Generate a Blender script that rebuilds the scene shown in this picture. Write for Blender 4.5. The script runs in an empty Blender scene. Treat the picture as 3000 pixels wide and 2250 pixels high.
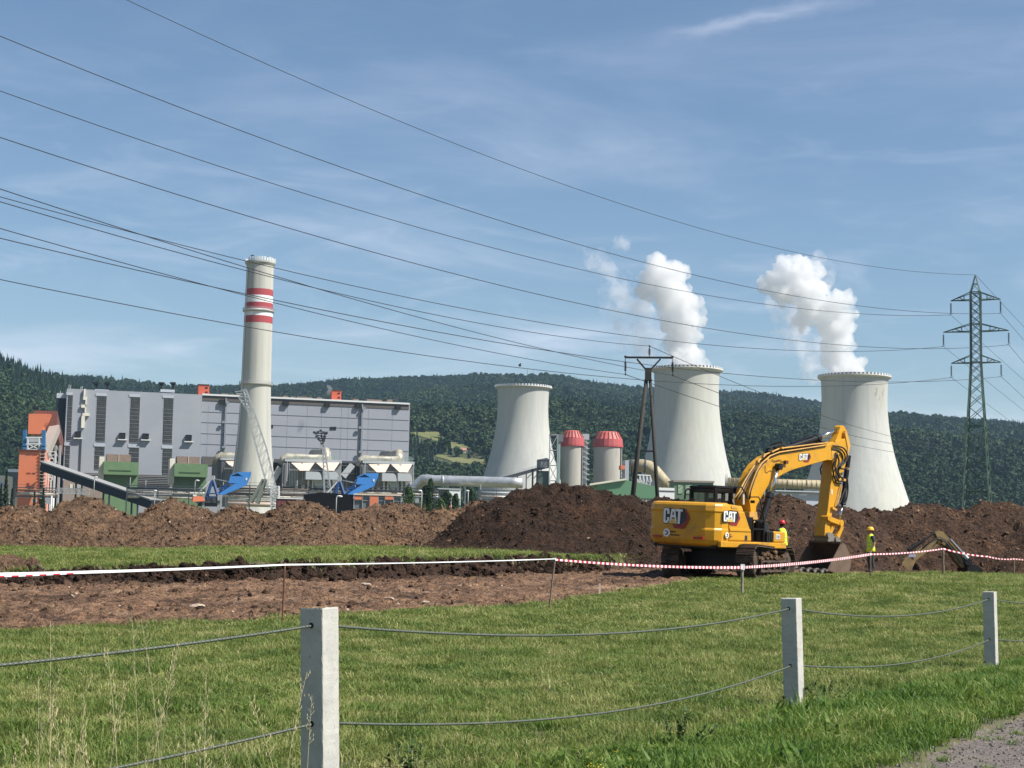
import bpy, bmesh, math, random
import numpy as np
from mathutils import Vector, Matrix
from mathutils.geometry import tessellate_polygon
random.seed(7)
R = math.radians
scene = bpy.context.scene
COL = scene.collection

# ---------------------------------------------------------------- camera
FPX, EYE, PITCH, ROLL = 4800.0, 1.57, math.atan(475/4800), 0.02
Xv = Vector((1, 0, 0)); Uv = Vector((0, -math.sin(PITCH), math.cos(PITCH))); Fv = Vector((0, math.cos(PITCH), math.sin(PITCH)))
cr, sr = math.cos(ROLL), math.sin(ROLL)
camR = Xv*cr + Uv*sr; camU = -Xv*sr + Uv*cr
cam_d = bpy.data.cameras.new('camera'); cam = bpy.data.objects.new('camera', cam_d); COL.objects.link(cam)
cam_d.sensor_width = 36; cam_d.lens = 36*FPX/3000; cam_d.clip_start = 0.1; cam_d.clip_end = 20000
M = Matrix((camR, camU, -Fv)).transposed().to_4x4(); M.translation = (0, 0, EYE)
cam.matrix_world = M
scene.camera = cam

# ---------------------------------------------------------------- sky, sun, exposure
SUN_EL, SUN_AZ = R(50), R(69)      # azimuth counted from -Y towards +X
S = Vector((math.cos(SUN_EL)*math.sin(SUN_AZ), -math.cos(SUN_EL)*math.cos(SUN_AZ), math.sin(SUN_EL)))
w = bpy.data.worlds.new('World'); scene.world = w; w.use_nodes = True
nt = w.node_tree; nt.nodes.clear()
out = nt.nodes.new('ShaderNodeOutputWorld'); bg = nt.nodes.new('ShaderNodeBackground')
sky = nt.nodes.new('ShaderNodeTexSky'); sky.sky_type = 'NISHITA'; sky.sun_disc = False
sky.sun_elevation = SUN_EL; sky.sun_rotation = math.atan2(S.x, S.y)
sky.altitude = 300; sky.air_density = 1.15; sky.dust_density = 0.4; sky.ozone_density = 4.2
bg.inputs['Strength'].default_value = 0.072
# thin veils of cirrus, stretched along the wind, by direction on the dome
tc = nt.nodes.new('ShaderNodeTexCoord')
sep = nt.nodes.new('ShaderNodeSeparateXYZ'); nt.links.new(tc.outputs['Generated'], sep.inputs[0])
def mth(op, a, b=None, clamp=False, tree=None):
    t = tree or nt
    n = t.nodes.new('ShaderNodeMath'); n.operation = op; n.use_clamp = clamp
    for i, v in enumerate((a, b)):
        if v is None: continue
        if isinstance(v, (int, float)): n.inputs[i].default_value = v
        else: t.links.new(v, n.inputs[i])
    return n.outputs[0]
def mapping(src, scale, rot=(0, 0, 0), loc=(0, 0, 0), tree=None):
    t = tree or nt
    n = t.nodes.new('ShaderNodeMapping'); n.inputs['Scale'].default_value = scale; n.inputs['Rotation'].default_value = rot
    n.inputs['Location'].default_value = loc
    t.links.new(src, n.inputs['Vector']); return n.outputs[0]
def noise(src, scale, detail=6, rough=0.55, dist=0.0, tree=None):
    t = tree or nt
    n = t.nodes.new('ShaderNodeTexNoise'); n.inputs['Scale'].default_value = scale; n.inputs['Detail'].default_value = detail
    n.inputs['Roughness'].default_value = rough; n.inputs['Distortion'].default_value = dist
    if src is not None: t.links.new(src, n.inputs['Vector'])
    return n.outputs['Fac']
def rng(src, a, b, c=0.0, d=1.0, tree=None):
    t = tree or nt
    n = t.nodes.new('ShaderNodeMapRange'); n.interpolation_type = 'SMOOTHSTEP'
    for k, v in zip(('From Min', 'From Max', 'To Min', 'To Max'), (a, b, c, d)): n.inputs[k].default_value = v
    t.links.new(src, n.inputs['Value']); return n.outputs[0]
v1 = mapping(tc.outputs['Generated'], (3.2, 3.0, 13), (R(4), R(-16), 0), (0.3, 0.1, 0.45))
c1 = rng(noise(v1, 1.3, 7, 0.56, 0.5), 0.44, 0.76, 0, 0.50)
v2 = mapping(tc.outputs['Generated'], (9, 9, 42), (0, R(-14), 0), (2.3, 0, 1.9))
c2 = rng(noise(v2, 1.0, 8, 0.6, 0.9), 0.48, 0.80, 0, 0.32)
low = rng(sep.outputs['Z'], 0.05, 0.33, 1.0, 0.16)
cl = mth('MULTIPLY', mth('ADD', c1, c2), low, True)
# one thin high streak of cirrus, a band of the dome between two directions
_r = lambda px, py: (Xv*((px-1500)/FPX*cr-(1125-py)/FPX*sr)+Uv*((px-1500)/FPX*sr+(1125-py)/FPX*cr)+Fv).normalized()
s_a = _r(2000, 104); s_b = _r(2520, -12); s_n = s_a.cross(s_b).normalized(); s_m = (s_a+s_b).normalized(); s_t = (s_b-s_a).normalized()
def dotn(v):
    n = nt.nodes.new('ShaderNodeVectorMath'); n.operation = 'DOT_PRODUCT'; n.inputs[1].default_value = v; nt.links.new(tc.outputs['Generated'], n.inputs[0]); return n.outputs['Value']
wob = mth('MULTIPLY', mth('SUBTRACT', noise(mapping(tc.outputs['Generated'], (30, 30, 60)), 1.0, 6, .6), .5), .02)
off_ = mth('ABSOLUTE', mth('ADD', dotn(s_n), wob)); along_ = mth('ABSOLUTE', dotn(s_t))
stk = mth('MULTIPLY', mth('MULTIPLY', rng(off_, 0.0, .008, .26, 0), rng(along_, .02, .085, 1, 0)), rng(noise(mapping(tc.outputs['Generated'], (14, 14, 90)), 1.0, 5, .6), .35, .6, .4, 1))
cl = mth('ADD', cl, stk, True)
mixc = nt.nodes.new('ShaderNodeMix'); mixc.data_type = 'RGBA'; mixc.inputs[7].default_value = (8.6, 8.9, 10.4, 1)
nt.links.new(cl, mixc.inputs[0]); nt.links.new(sky.outputs[0], mixc.inputs[6])
nt.links.new(mixc.outputs[2], bg.inputs['Color']); nt.links.new(bg.outputs[0], out.inputs[0])

sd = bpy.data.lights.new('sun', 'SUN'); sd.energy = 5.0; sd.angle = R(0.53); sd.color = (1.0, 0.955, 0.88)
sun = bpy.data.objects.new('sun', sd); COL.objects.link(sun)
sun.rotation_euler = S.to_track_quat('Z', 'Y').to_euler(); sun.location = (40, -30, 60)
scene.view_settings.view_transform = 'Standard'; scene.view_settings.look = 'None'
scene.view_settings.exposure = 0.62; scene.view_settings.gamma = 1.0
scene.render.engine = 'CYCLES'
cy = scene.cycles
cy.max_bounces = 8; cy.diffuse_bounces = 3; cy.glossy_bounces = 3; cy.transmission_bounces = 4; cy.transparent_max_bounces = 24
cy.volume_bounces = 6; cy.use_denoising = True; cy.use_adaptive_sampling = True; cy.adaptive_threshold = 0.015
try:
    cy.denoiser = 'OPENIMAGEDENOISE'; cy.denoising_input_passes = 'RGB_ALBEDO_NORMAL'
except Exception: pass
cy.sample_clamp_indirect = 8

# ---------------------------------------------------------------- picture measurements turned into places
def ray(px, py):
    dx = (px-1500)/FPX; dy = (1125-py)/FPX
    return Xv*(dx*cr - dy*sr) + Uv*(dx*sr + dy*cr) + Fv
def W(px, py, D):
    d = ray(px, py); t = D/d.y
    return Vector((d.x*t, D, EYE + d.z*t))
def proj(p):
    v = Vector(p) - Vector((0, 0, EYE)); z = v.dot(Fv)
    return 1500 + FPX*v.dot(camR)/z, 1125 - FPX*v.dot(camU)/z
UB = Vector((0.958, 0.287, 0)).normalized()     # the works are laid out along one grid
VB = Vector((-UB.y, UB.x, 0))
class Plane:
    """a vertical plane through (px, D), direction u; p(px,py,back) is the point of the ray on the plane moved back"""
    def __init__(s, px, D, u=UB):
        s.o = W(px, 1500, D); s.u = Vector(u).normalized(); s.n = Vector((-s.u.y, s.u.x, 0))
    def p(s, px, py, back=0.0):
        d = ray(px, py); e = Vector((0, 0, EYE))
        t = (s.o - e).dot(s.n)/d.dot(s.n)
        return e + d*t + s.n*back

# ---------------------------------------------------------------- mesh builder
class MB:
    def __init__(s, xf=None): s.v = []; s.f = []; s.xf = xf; s.smooth = False
    def add(s, vs, fs):
        k = len(s.v)
        for p in vs:
            p = Vector(p); s.v.append(s.xf @ p if s.xf is not None else p)
        s.f += [tuple(i+k for i in f) for f in fs]
    def box(s, c, size, ax=None):
        c = Vector(c); hx, hy, hz = size[0]/2, size[1]/2, size[2]/2
        a, b, d = ax if ax else (Vector((1, 0, 0)), Vector((0, 1, 0)), Vector((0, 0, 1)))
        vs = [c + a*(i*hx) + b*(j*hy) + d*(k*hz) for k in (-1, 1) for j in (-1, 1) for i in (-1, 1)]
        s.add(vs, [(0, 2, 3, 1), (4, 5, 7, 6), (0, 1, 5, 4), (2, 6, 7, 3), (0, 4, 6, 2), (1, 3, 7, 5)]); return s
    def b2(s, x0, x1, y0, y1, z0, z1):
        return s.box(((x0+x1)/2, (y0+y1)/2, (z0+z1)/2), (abs(x1-x0), abs(y1-y0), abs(z1-z0)))
    def bar(s, a, b, w, h=None, up=(0, 0, 1)):
        a, b = Vector(a), Vector(b); h = h or w; d = b-a; L = d.length
        if L < 1e-6: return s
        d.normalize(); u = Vector(up)
        if abs(d.dot(u)) > 0.98: u = Vector((0, 1, 0)) if abs(d.y) < .9 else Vector((1, 0, 0))
        r = d.cross(u).normalized(); u = r.cross(d)
        return s.box((a+b)/2, (L, w, h), (d, r, u))
    def tube(s, pts, r, n=8, caps=True):
        pts = [Vector(p) for p in pts]; m = len(pts); rr = r if isinstance(r, (list, tuple)) else [r]*m
        vs = []; fs = []; pu = None
        for i, p in enumerate(pts):
            t = (pts[min(i+1, m-1)] - pts[max(i-1, 0)]).normalized()
            if pu is None:
                pu = Vector((0, 0, 1)) if abs(t.z) < .9 else Vector((1, 0, 0))
            u = (pu - t*pu.dot(t)).normalized(); pu = u; v = t.cross(u)
            for k in range(n):
                a = 2*math.pi*k/n; vs.append(p + u*(rr[i]*math.cos(a)) + v*(rr[i]*math.sin(a)))
        for i in range(m-1):
            for k in range(n):
                a = i*n+k; b = i*n+(k+1) % n; fs.append((a, b, b+n, a+n))
        if caps: fs.append(tuple(range(n))[::-1]); fs.append(tuple((m-1)*n+k for k in range(n)))
        s.add(vs, fs); return s
    def lathe(s, c, prof, n=32, cap0=True, cap1=True):
        c = Vector(c); vs = []; fs = []
        for r, z in prof:
            for k in range(n):
                a = 2*math.pi*k/n; vs.append(c + Vector((r*math.cos(a), r*math.sin(a), z)))
        m = len(prof)
        for i in range(m-1):
            for k in range(n):
                a = i*n+k; b = i*n+(k+1) % n; fs.append((a, b, b+n, a+n))
        if cap0: fs.append(tuple(range(n))[::-1])
        if cap1: fs.append(tuple((m-1)*n+k for k in range(n)))
        s.add(vs, fs); return s
    def prism(s, poly, off):
        """poly: 3-d points in a plane, extruded by vector off"""
        poly = [Vector(p) for p in poly]; off = Vector(off); n = len(poly)
        tris = tessellate_polygon([poly])
        nn = Vector((0, 0, 0))
        for i in range(n): nn += poly[i].cross(poly[(i+1) % n])
        flip = nn.dot(off) > 0
        vs = poly + [p+off for p in poly]; fs = []
        for t in tris:
            a, b, c = t
            tn = (poly[b]-poly[a]).cross(poly[c]-poly[a])
            if tn.dot(off) > 0: a, b, c = c, b, a
            fs.append((a, b, c)); fs.append((a+n, c+n, b+n))
        for i in range(n):
            j = (i+1) % n; fs.append((i, j, j+n, i+n) if flip else (j, i, i+n, j+n))
        s.add(vs, fs); return s
    def loft(s, rings, cap=True):
        n = len(rings[0]); vs = [p for r_ in rings for p in r_]; fs = []
        for i in range(len(rings)-1):
            for k in range(n):
                a = i*n+k; b = i*n+(k+1) % n; fs.append((a, b, b+n, a+n))
        if cap: fs.append(tuple(range(n))[::-1]); fs.append(tuple((len(rings)-1)*n+k for k in range(n)))
        s.add(vs, fs); return s
    def sphere(s, c, r, n=12, m=8, sc=(1, 1, 1)):
        c = Vector(c); prof = []
        for i in range(m+1):
            a = math.pi*i/m; prof.append((math.sin(a), -math.cos(a)))
        vs = []; fs = []
        for q, z in prof[1:-1]:
            for k in range(n):
                t = 2*math.pi*k/n; vs.append(c + Vector((r*sc[0]*q*math.cos(t), r*sc[1]*q*math.sin(t), r*sc[2]*z)))
        b0 = len(vs); vs.append(c+Vector((0, 0, -r*sc[2]))); vs.append(c+Vector((0, 0, r*sc[2])))
        for i in range(m-2):
            for k in range(n):
                a = i*n+k; b = i*n+(k+1) % n; fs.append((a, b, b+n, a+n))
        for k in range(n):
            fs.append((b0, (k+1) % n, k)); fs.append((b0+1, (m-2)*n+k, (m-2)*n+(k+1) % n))
        s.add(vs, fs); return s
    def truss(s, a, b, w, h, n, t, up=(0, 0, 1)):
        """box truss between a and b: four chords, frames and one diagonal per bay and side"""
        a, b = Vector(a), Vector(b); d = (b-a).normalized(); u = Vector(up)
        if abs(d.dot(u)) > .98: u = Vector((0, 1, 0))
        r = d.cross(u).normalized(); u = r.cross(d)
        cs = [r*(i*w/2)+u*(j*h/2) for i, j in ((-1, -1), (1, -1), (1, 1), (-1, 1))]
        for c in cs: s.bar(a+c, b+c, t)
        for i in range(n+1):
            p = a+(b-a)*(i/n)
            for k in range(4): s.bar(p+cs[k], p+cs[(k+1) % 4], t*.7)
            if i < n:
                q = a+(b-a)*((i+1)/n)
                for k in range(4):
                    k2 = (k+1) % 4
                    (s.bar(p+cs[k], q+cs[k2], t*.7) if i % 2 else s.bar(p+cs[k2], q+cs[k], t*.7))
        return s
    def each(s, name, m, parent=None, smooth=False):
        """every separate solid becomes an object of its own"""
        par = list(range(len(s.v)))
        def fnd(i):
            while par[i] != i: par[i] = par[par[i]]; i = par[i]
            return i
        for f in s.f:
            a = fnd(f[0])
            for j in f[1:]: par[fnd(j)] = a
        G = {}
        for f in s.f: G.setdefault(fnd(f[0]), []).append(f)
        out_ = []
        for fs in G.values():
            ids = sorted({i for f in fs for i in f}); mp = {i: k_ for k_, i in enumerate(ids)}; q = MB()
            q.v = [s.v[i] for i in ids]; q.f = [tuple(mp[i] for i in f) for f in fs]; q.smooth = s.smooth
            out_.append(q.make(name, m, parent, smooth))
        return out_
    def make(s, name, m, parent=None, smooth=False, uv=None):
        o0 = world_of(parent) if parent is not None else None
        if o0 is None:
            xs = [p.x for p in s.v]; ys = [p.y for p in s.v]; zs = [p.z for p in s.v]
            o0 = Vector(((min(xs)+max(xs))/2, (min(ys)+max(ys))/2, min(zs)))
        me = bpy.data.meshes.new(name)
        me.from_pydata([tuple(p-o0) for p in s.v], [], s.f); me.validate(); me.update()
        if isinstance(m, (list, tuple)):
            for q in m: me.materials.append(q)
        else: me.materials.append(m)
        if smooth or s.smooth:
            me.polygons.foreach_set('use_smooth', [True]*len(me.polygons))
        o = bpy.data.objects.new(name, me); COL.objects.link(o)
        if parent is not None: o.parent = parent
        else: o.location = o0
        return o
def world_of(o):
    p = Vector((0, 0, 0))
    while o is not None:
        p = p + o.location; o = o.parent
    return p
def tag(o, label=None, cat=None, group=None, kind=None):
    if label: o['label'] = label
    if cat: o['category'] = cat
    if group: o['group'] = group
    if kind: o['kind'] = kind
    return o
def thing(name, label, cat, loc, group=None):
    o = bpy.data.objects.new(name, None); COL.objects.link(o); o.location = loc; o.empty_display_size = 0.5
    return tag(o, label, cat, group)
def bevel(o, w, seg=2, ang=35):
    m = o.modifiers.new('bevel', 'BEVEL'); m.width = w; m.segments = seg; m.limit_method = 'ANGLE'; m.angle_limit = R(ang)
    return o

# ---------------------------------------------------------------- materials
MATS = {}
def mat(name, col, rough=0.8, metal=0.0, col2=None, ns=1.0, nd=5, lo=0.35, hi=0.65, stretch=(1, 1, 1), bump=0.0, bs=None,
        col3=None, ns3=0.3, lo3=0.5, hi3=0.7, world=True, spec=0.5, bdist=0.02):
    if name in MATS: return MATS[name]
    m = bpy.data.materials.new(name); m.use_nodes = True; t = m.node_tree; p = t.nodes['Principled BSDF']
    p.inputs['Base Color'].default_value = (*col, 1); p.inputs['Roughness'].default_value = rough
    p.inputs['Metallic'].default_value = metal; p.inputs['Specular IOR Level'].default_value = spec
    if world:
        g = t.nodes.new('ShaderNodeNewGeometry'); src = g.outputs['Position']
    else:
        g = t.nodes.new('ShaderNodeTexCoord'); src = g.outputs['Object']
    if col2 is not None:
        v = mapping(src, stretch, tree=t)
        f = rng(noise(v, ns, nd, 0.6, tree=t), lo, hi, tree=t)
        mx = t.nodes.new('ShaderNodeMix'); mx.data_type = 'RGBA'; mx.inputs[6].default_value = (*col, 1); mx.inputs[7].default_value = (*col2, 1)
        t.links.new(f, mx.inputs[0]); oc = mx.outputs[2]
        if col3 is not None:
            f3 = rng(noise(mapping(src, stretch, loc=(7, 3, 1), tree=t), ns3, 4, 0.6, tree=t), lo3, hi3, tree=t)
            m3 = t.nodes.new('ShaderNodeMix'); m3.data_type = 'RGBA'; m3.inputs[7].default_value = (*col3, 1)
            t.links.new(f3, m3.inputs[0]); t.links.new(oc, m3.inputs[6]); oc = m3.outputs[2]
        t.links.new(oc, p.inputs['Base Color'])
    if bump:
        b = t.nodes.new('ShaderNodeBump'); b.inputs['Strength'].default_value = bump; b.inputs['Distance'].default_value = bdist
        t.links.new(noise(src, bs or ns*4, 6, 0.65, tree=t), b.inputs['Height']); t.links.new(b.outputs[0], p.inputs['Normal'])
    MATS[name] = m; return m

# ---------------------------------------------------------------- numpy noise
def _h(ix, iy, seed):
    n = (ix.astype(np.int64)*374761393 + iy.astype(np.int64)*668265263 + seed*974634777) & 0xffffffff
    n = ((n ^ (n >> 13))*1274126177) & 0xffffffff
    return ((n ^ (n >> 16)) & 0xffff)/65535.0
def vn(x, y, seed=0):
    x = np.asarray(x, float); y = np.asarray(y, float)
    ix = np.floor(x); iy = np.floor(y); fx = x-ix; fy = y-iy
    fx = fx*fx*fx*(fx*(fx*6-15)+10); fy = fy*fy*fy*(fy*(fy*6-15)+10)
    a = _h(ix, iy, seed); b = _h(ix+1, iy, seed); c = _h(ix, iy+1, seed); d = _h(ix+1, iy+1, seed)
    return (a*(1-fx)+b*fx)*(1-fy) + (c*(1-fx)+d*fx)*fy
def fbm(x, y, o=4, seed=0, g=0.5):
    s_ = 0; a = 1; n = 0
    for i in range(o):
        s_ = s_ + a*(vn(x, y, seed+i*17)-.5)*2; n += a; a *= g
        x, y = x*1.97*.8-y*1.97*.6+3.1, x*1.97*.6+y*1.97*.8+1.7
    return s_/n
def ss(a, b, x):
    t = np.clip((np.asarray(x, float)-a)/(b-a), 0, 1); return t*t*(3-2*t)
# ================================================================ terrain
YS = [-400, 0, 10, 24, 31, 38, 46, 57, 66, 80, 100, 150, 260, 400, 700, 950, 1250]
ZS = [.05, 0, 0, -.12, -.03, .11, .33, .70, .82, 1.15, 1.7, 2.4, 3, 4, 5, 6, 10]
NB = [(-30, 14), (-8.8, 28.3), (-4.6, 33.0), (1.0, 40.6), (6.6, 54.6), (12.7, 61), (19, 68), (27, 78), (60, 110)]     # grass edge of the stripped bed
BK = [(-40, 36), (-14.4, 46), (-7.3, 50), (0, 56), (3.2, 62), (6, 70), (60, 200)]                                   # bank at the back of the bed
def nb_y(x): return np.interp(x, [p[0] for p in NB], [p[1] for p in NB]) + .5*fbm(np.asarray(x)*.7, np.asarray(x)*0+3, 4, 5)
def bk_y(x): return np.interp(x, [p[0] for p in BK], [p[1] for p in BK]) + .8*fbm(np.asarray(x)*.55, np.asarray(x)*0+9, 4, 8)
RD = Vector((.484, .875)); RN = Vector((.875, -.484))
def road_d(x, y): return (x-2.6)*RN.x + (y-12)*RN.y + .22*fbm(np.asarray(x)*1.1, np.asarray(y)*1.1, 3, 31)      # > 0 on the gravel
def base_z(x, y):
    x = np.asarray(x, float); y = np.asarray(y, float)
    z = np.interp(y, YS, ZS)
    bo = np.interp(x, [-60, -25, -15, -7, 0, 4, 8], [.1, .1, .2, .42, .5, .35, 0])
    z = z + bo*ss(-.5, .05, y-bk_y(x))*(1-ss(110, 200, y))
    z = z + .035*fbm(x*.25, y*.25, 3, 2)*(np.abs(y) < 200)
    return z
def region(x, y):
    x = np.asarray(x, float); y = np.asarray(y, float)
    r = np.zeros(x.shape, int)                                     # 0 field
    r[(y > nb_y(x))] = 1                                            # 1 dirt bed
    strip = (y > bk_y(x)) & (y < 90)
    r[strip] = 2                                                    # 2 grass strip
    r[(road_d(x, y) > 0) & (y < 40)] = 3
    return r
def gz1(x, y): return float(base_z(np.array([x]), np.array([y]))[0])

def grid_mesh(name, X, Y, Z, keep, m, smooth=True, **kw):
    ny, nx = X.shape
    idx = np.arange(nx*ny).reshape(ny, nx)
    q = np.stack([idx[:-1, :-1], idx[:-1, 1:], idx[1:, 1:], idx[1:, :-1]], -1).reshape(-1, 4)
    if keep is not None: q = q[keep.reshape(-1)]
    used = np.unique(q); re = np.full(nx*ny, -1); re[used] = np.arange(len(used)); q = re[q]
    co = np.stack([X, Y, Z], -1).reshape(-1, 3)[used]
    me = bpy.data.meshes.new(name); me.vertices.add(len(co)); me.vertices.foreach_set('co', co.astype(np.float32).ravel())
    me.loops.add(len(q)*4); me.loops.foreach_set('vertex_index', q.astype(np.int32).ravel())
    me.polygons.add(len(q)); me.polygons.foreach_set('loop_start', np.arange(0, len(q)*4, 4, dtype=np.int32))
    me.polygons.foreach_set('loop_total', np.full(len(q), 4, dtype=np.int32))
    me.update(calc_edges=True)
    if smooth: me.polygons.foreach_set('use_smooth', [True]*len(q))
    me.materials.append(m)
    o = bpy.data.objects.new(name, me); COL.objects.link(o)
    return tag(o, **kw) if kw else o

mat('soil_under_grass', (.075, .085, .028), .95, col2=(.10, .085, .04), ns=2.2, nd=7, bump=.5, bs=30)
def dirt_mat(name, a, b, c, s=1.0, bump=1.0):
    m = mat(name, a, .95, col2=b, ns=1.6*s, nd=8, lo=.38, hi=.62, col3=c, ns3=.55*s, lo3=.5, hi3=.72, bump=bump, bs=9*s, bdist=.09, spec=.2)
    t = m.node_tree; p = t.nodes['Principled BSDF']
    bp = p.inputs['Normal'].links[0].from_node; g0 = t.nodes.new('ShaderNodeNewGeometry')
    hh = mth('ADD', mth('MULTIPLY', noise(g0.outputs['Position'], 3.4*s, 4, .7, tree=t), 1.3, tree=t), mth('ADD', mth('MULTIPLY', noise(g0.outputs['Position'], 10*s, 5, .7, tree=t), .55, tree=t), mth('MULTIPLY', rng(noise(g0.outputs['Position'], 6*s, 2, .5, tree=t), .5, .62, tree=t), .12, tree=t), tree=t), tree=t)
    t.links.new(hh, bp.inputs['Height']); bp.inputs['Distance'].default_value = .30
    # small pale stones and dark crumbs scattered through the soil
    g = t.nodes.new('ShaderNodeNewGeometry'); vo = t.nodes.new('ShaderNodeTexVoronoi'); vo.inputs['Scale'].default_value = 5.5
    t.links.new(g.outputs['Position'], vo.inputs['Vector'])
    f = mth('MULTIPLY', rng(vo.outputs['Distance'], .10, .20, 1, 0, tree=t), rng(vo.outputs['Color'], .80, .92, tree=t), tree=t)
    old = p.inputs['Base Color'].links[0].from_socket
    mx = t.nodes.new('ShaderNodeMix'); mx.data_type = 'RGBA'; mx.inputs[7].default_value = (.42, .33, .24, 1)
    t.links.new(f, mx.inputs[0]); t.links.new(old, mx.inputs[6])
    cr_ = rng(noise(g.outputs['Position'], 6.5, 6, .7, tree=t), .32, .6, .45, 1.12, tree=t)
    m2 = t.nodes.new('ShaderNodeMix'); m2.data_type = 'RGBA'; m2.blend_type = 'MULTIPLY'; m2.inputs[0].default_value = 1
    t.links.new(mx.outputs[2], m2.inputs[6]); t.links.new(cr_, m2.inputs[7]); t.links.new(m2.outputs[2], p.inputs['Base Color'])
    return m
dirt_bed_m = dirt_mat('stripped_subsoil', (.32, .185, .108), (.20, .118, .074), (.44, .28, .175))
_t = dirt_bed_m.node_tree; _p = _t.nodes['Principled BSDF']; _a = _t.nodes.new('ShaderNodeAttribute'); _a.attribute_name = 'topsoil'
_x = _t.nodes.new('ShaderNodeMix'); _x.data_type = 'RGBA'; _x.inputs[7].default_value = (.050, .031, .023, 1)  # dark tone for the bank, topsoil colour and painted shade together
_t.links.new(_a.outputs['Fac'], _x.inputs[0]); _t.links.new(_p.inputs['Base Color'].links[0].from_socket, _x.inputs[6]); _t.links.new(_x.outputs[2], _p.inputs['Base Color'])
gravel_m = mat('road_gravel', (.20, .165, .14), .95, col2=(.115, .095, .085), ns=14, nd=8, col3=(.19, .165, .12), ns3=1.2, lo3=.45, hi3=.65, bump=1, bs=38, bdist=.03)
far_ground_m = mat('rough_ground', (.10, .12, .035), .95, col2=(.15, .12, .06), ns=.05, nd=8)

# fine near terrain, cells growing with distance
k = 0.0036
ny = int(math.log(100/5.5)/k)+1
yy = 5.5*np.exp(k*np.arange(ny)); nx = 270
uu = np.linspace(-.52, .50, nx)
Y = np.repeat(yy[:, None], nx, 1); X = uu[None, :]*(Y+3)
Z = base_z(X, Y); reg = region(X, Y)
bed = ss(0, .8, Y-nb_y(X))*(1-ss(-.2, .35, Y-bk_y(X)))
lump = .055*fbm(X*.9, Y*.9, 4, 11) + .06*np.abs(fbm(X*2.6, Y*2.6, 5, 12, .62)) + .03*fbm(X*7, Y*7, 2, 14) - .07
ruts = .05*np.maximum(0, fbm(X*.35+Y*.1, Y*1.9-X*.9, 3, 21))
bank = np.exp(-((Y-bk_y(X))/.75)**2)
Z = Z + bed*(1.5*lump+.7*ruts+.08*np.abs(fbm(X*1.6, Y*1.6, 4, 16))+.10*np.maximum(0, vn(X*4.2, Y*4.2, 18)-.68)/.3) + bank*(.22*fbm(X*2.1, Y*2.1, 4, 41)+.26*np.abs(fbm(X*3.0, Y*3.0, 4, 43, .6)))
Z = Z + (reg == 3)*(-.03+.012*fbm(X*9, Y*9, 3, 51)) - .5*ss(5, 9, -(Y-14))*0
pit = np.exp(-(((X-19.4)/2.9)**2+((Y-70.8)/3.4)**2)**2)      # small pit the far digger works in
Z = Z - .8*pit
rc = reg[:-1, :-1]
NEAR = (X, Y, Z)
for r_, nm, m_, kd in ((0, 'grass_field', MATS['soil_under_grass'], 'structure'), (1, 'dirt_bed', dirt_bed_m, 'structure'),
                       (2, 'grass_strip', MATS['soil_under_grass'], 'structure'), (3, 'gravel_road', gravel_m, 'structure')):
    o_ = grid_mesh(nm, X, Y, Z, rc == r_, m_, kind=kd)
    if r_ == 1:
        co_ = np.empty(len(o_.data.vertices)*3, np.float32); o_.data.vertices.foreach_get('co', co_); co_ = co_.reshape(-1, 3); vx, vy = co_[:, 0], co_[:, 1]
        ts = np.exp(-np.maximum(0, bk_y(vx)-.35-vy+.6*fbm(vx*1.3, vy*1.3, 3, 62))**2/.9)*.95  # band along the bank: topsoil plus the bank's shade as colour
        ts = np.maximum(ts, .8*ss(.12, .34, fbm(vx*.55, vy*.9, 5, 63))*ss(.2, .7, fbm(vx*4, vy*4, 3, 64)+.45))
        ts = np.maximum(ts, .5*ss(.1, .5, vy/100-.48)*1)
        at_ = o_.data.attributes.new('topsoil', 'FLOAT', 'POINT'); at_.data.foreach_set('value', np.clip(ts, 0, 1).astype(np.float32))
def nz(x, y):
    """height of the fine terrain"""
    x = np.atleast_1d(np.asarray(x, float)); y = np.atleast_1d(np.asarray(y, float))
    i = np.clip(np.log(np.maximum(y, 5.6)/5.5)/k, 0, ny-2); j = np.clip((x/(y+3)+.52)/1.02*(nx-1), 0, nx-2)
    i0 = i.astype(int); j0 = j.astype(int); a = i-i0; b = j-j0
    return (Z[i0, j0]*(1-a)*(1-b)+Z[i0+1, j0]*a*(1-b)+Z[i0, j0+1]*(1-a)*b+Z[i0+1, j0+1]*a*b)
def nz1(x, y): return float(nz(x, y)[0])

# wide ground, lower under the fine sheet
gx = np.concatenate([np.linspace(-5800, -400, 28), np.linspace(-380, 380, 96), np.linspace(400, 5800, 28)])
gy = np.concatenate([np.linspace(-380, 0, 14), np.linspace(5, 130, 64), np.linspace(140, 1260, 90), np.linspace(1300, 7400, 30)])
GX, GY = np.meshgrid(gx, gy)
GZ = base_z(GX, GY)
inside = (GY > 4.0) & (GY < 99) & (GX/(GY+3) > -.51) & (GX/(GY+3) < .49)
GZ = GZ - .9*inside - 1.0*(GY > 1400)
grid_mesh('ground', GX, GY, GZ, None, far_ground_m, kind='structure')

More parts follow.
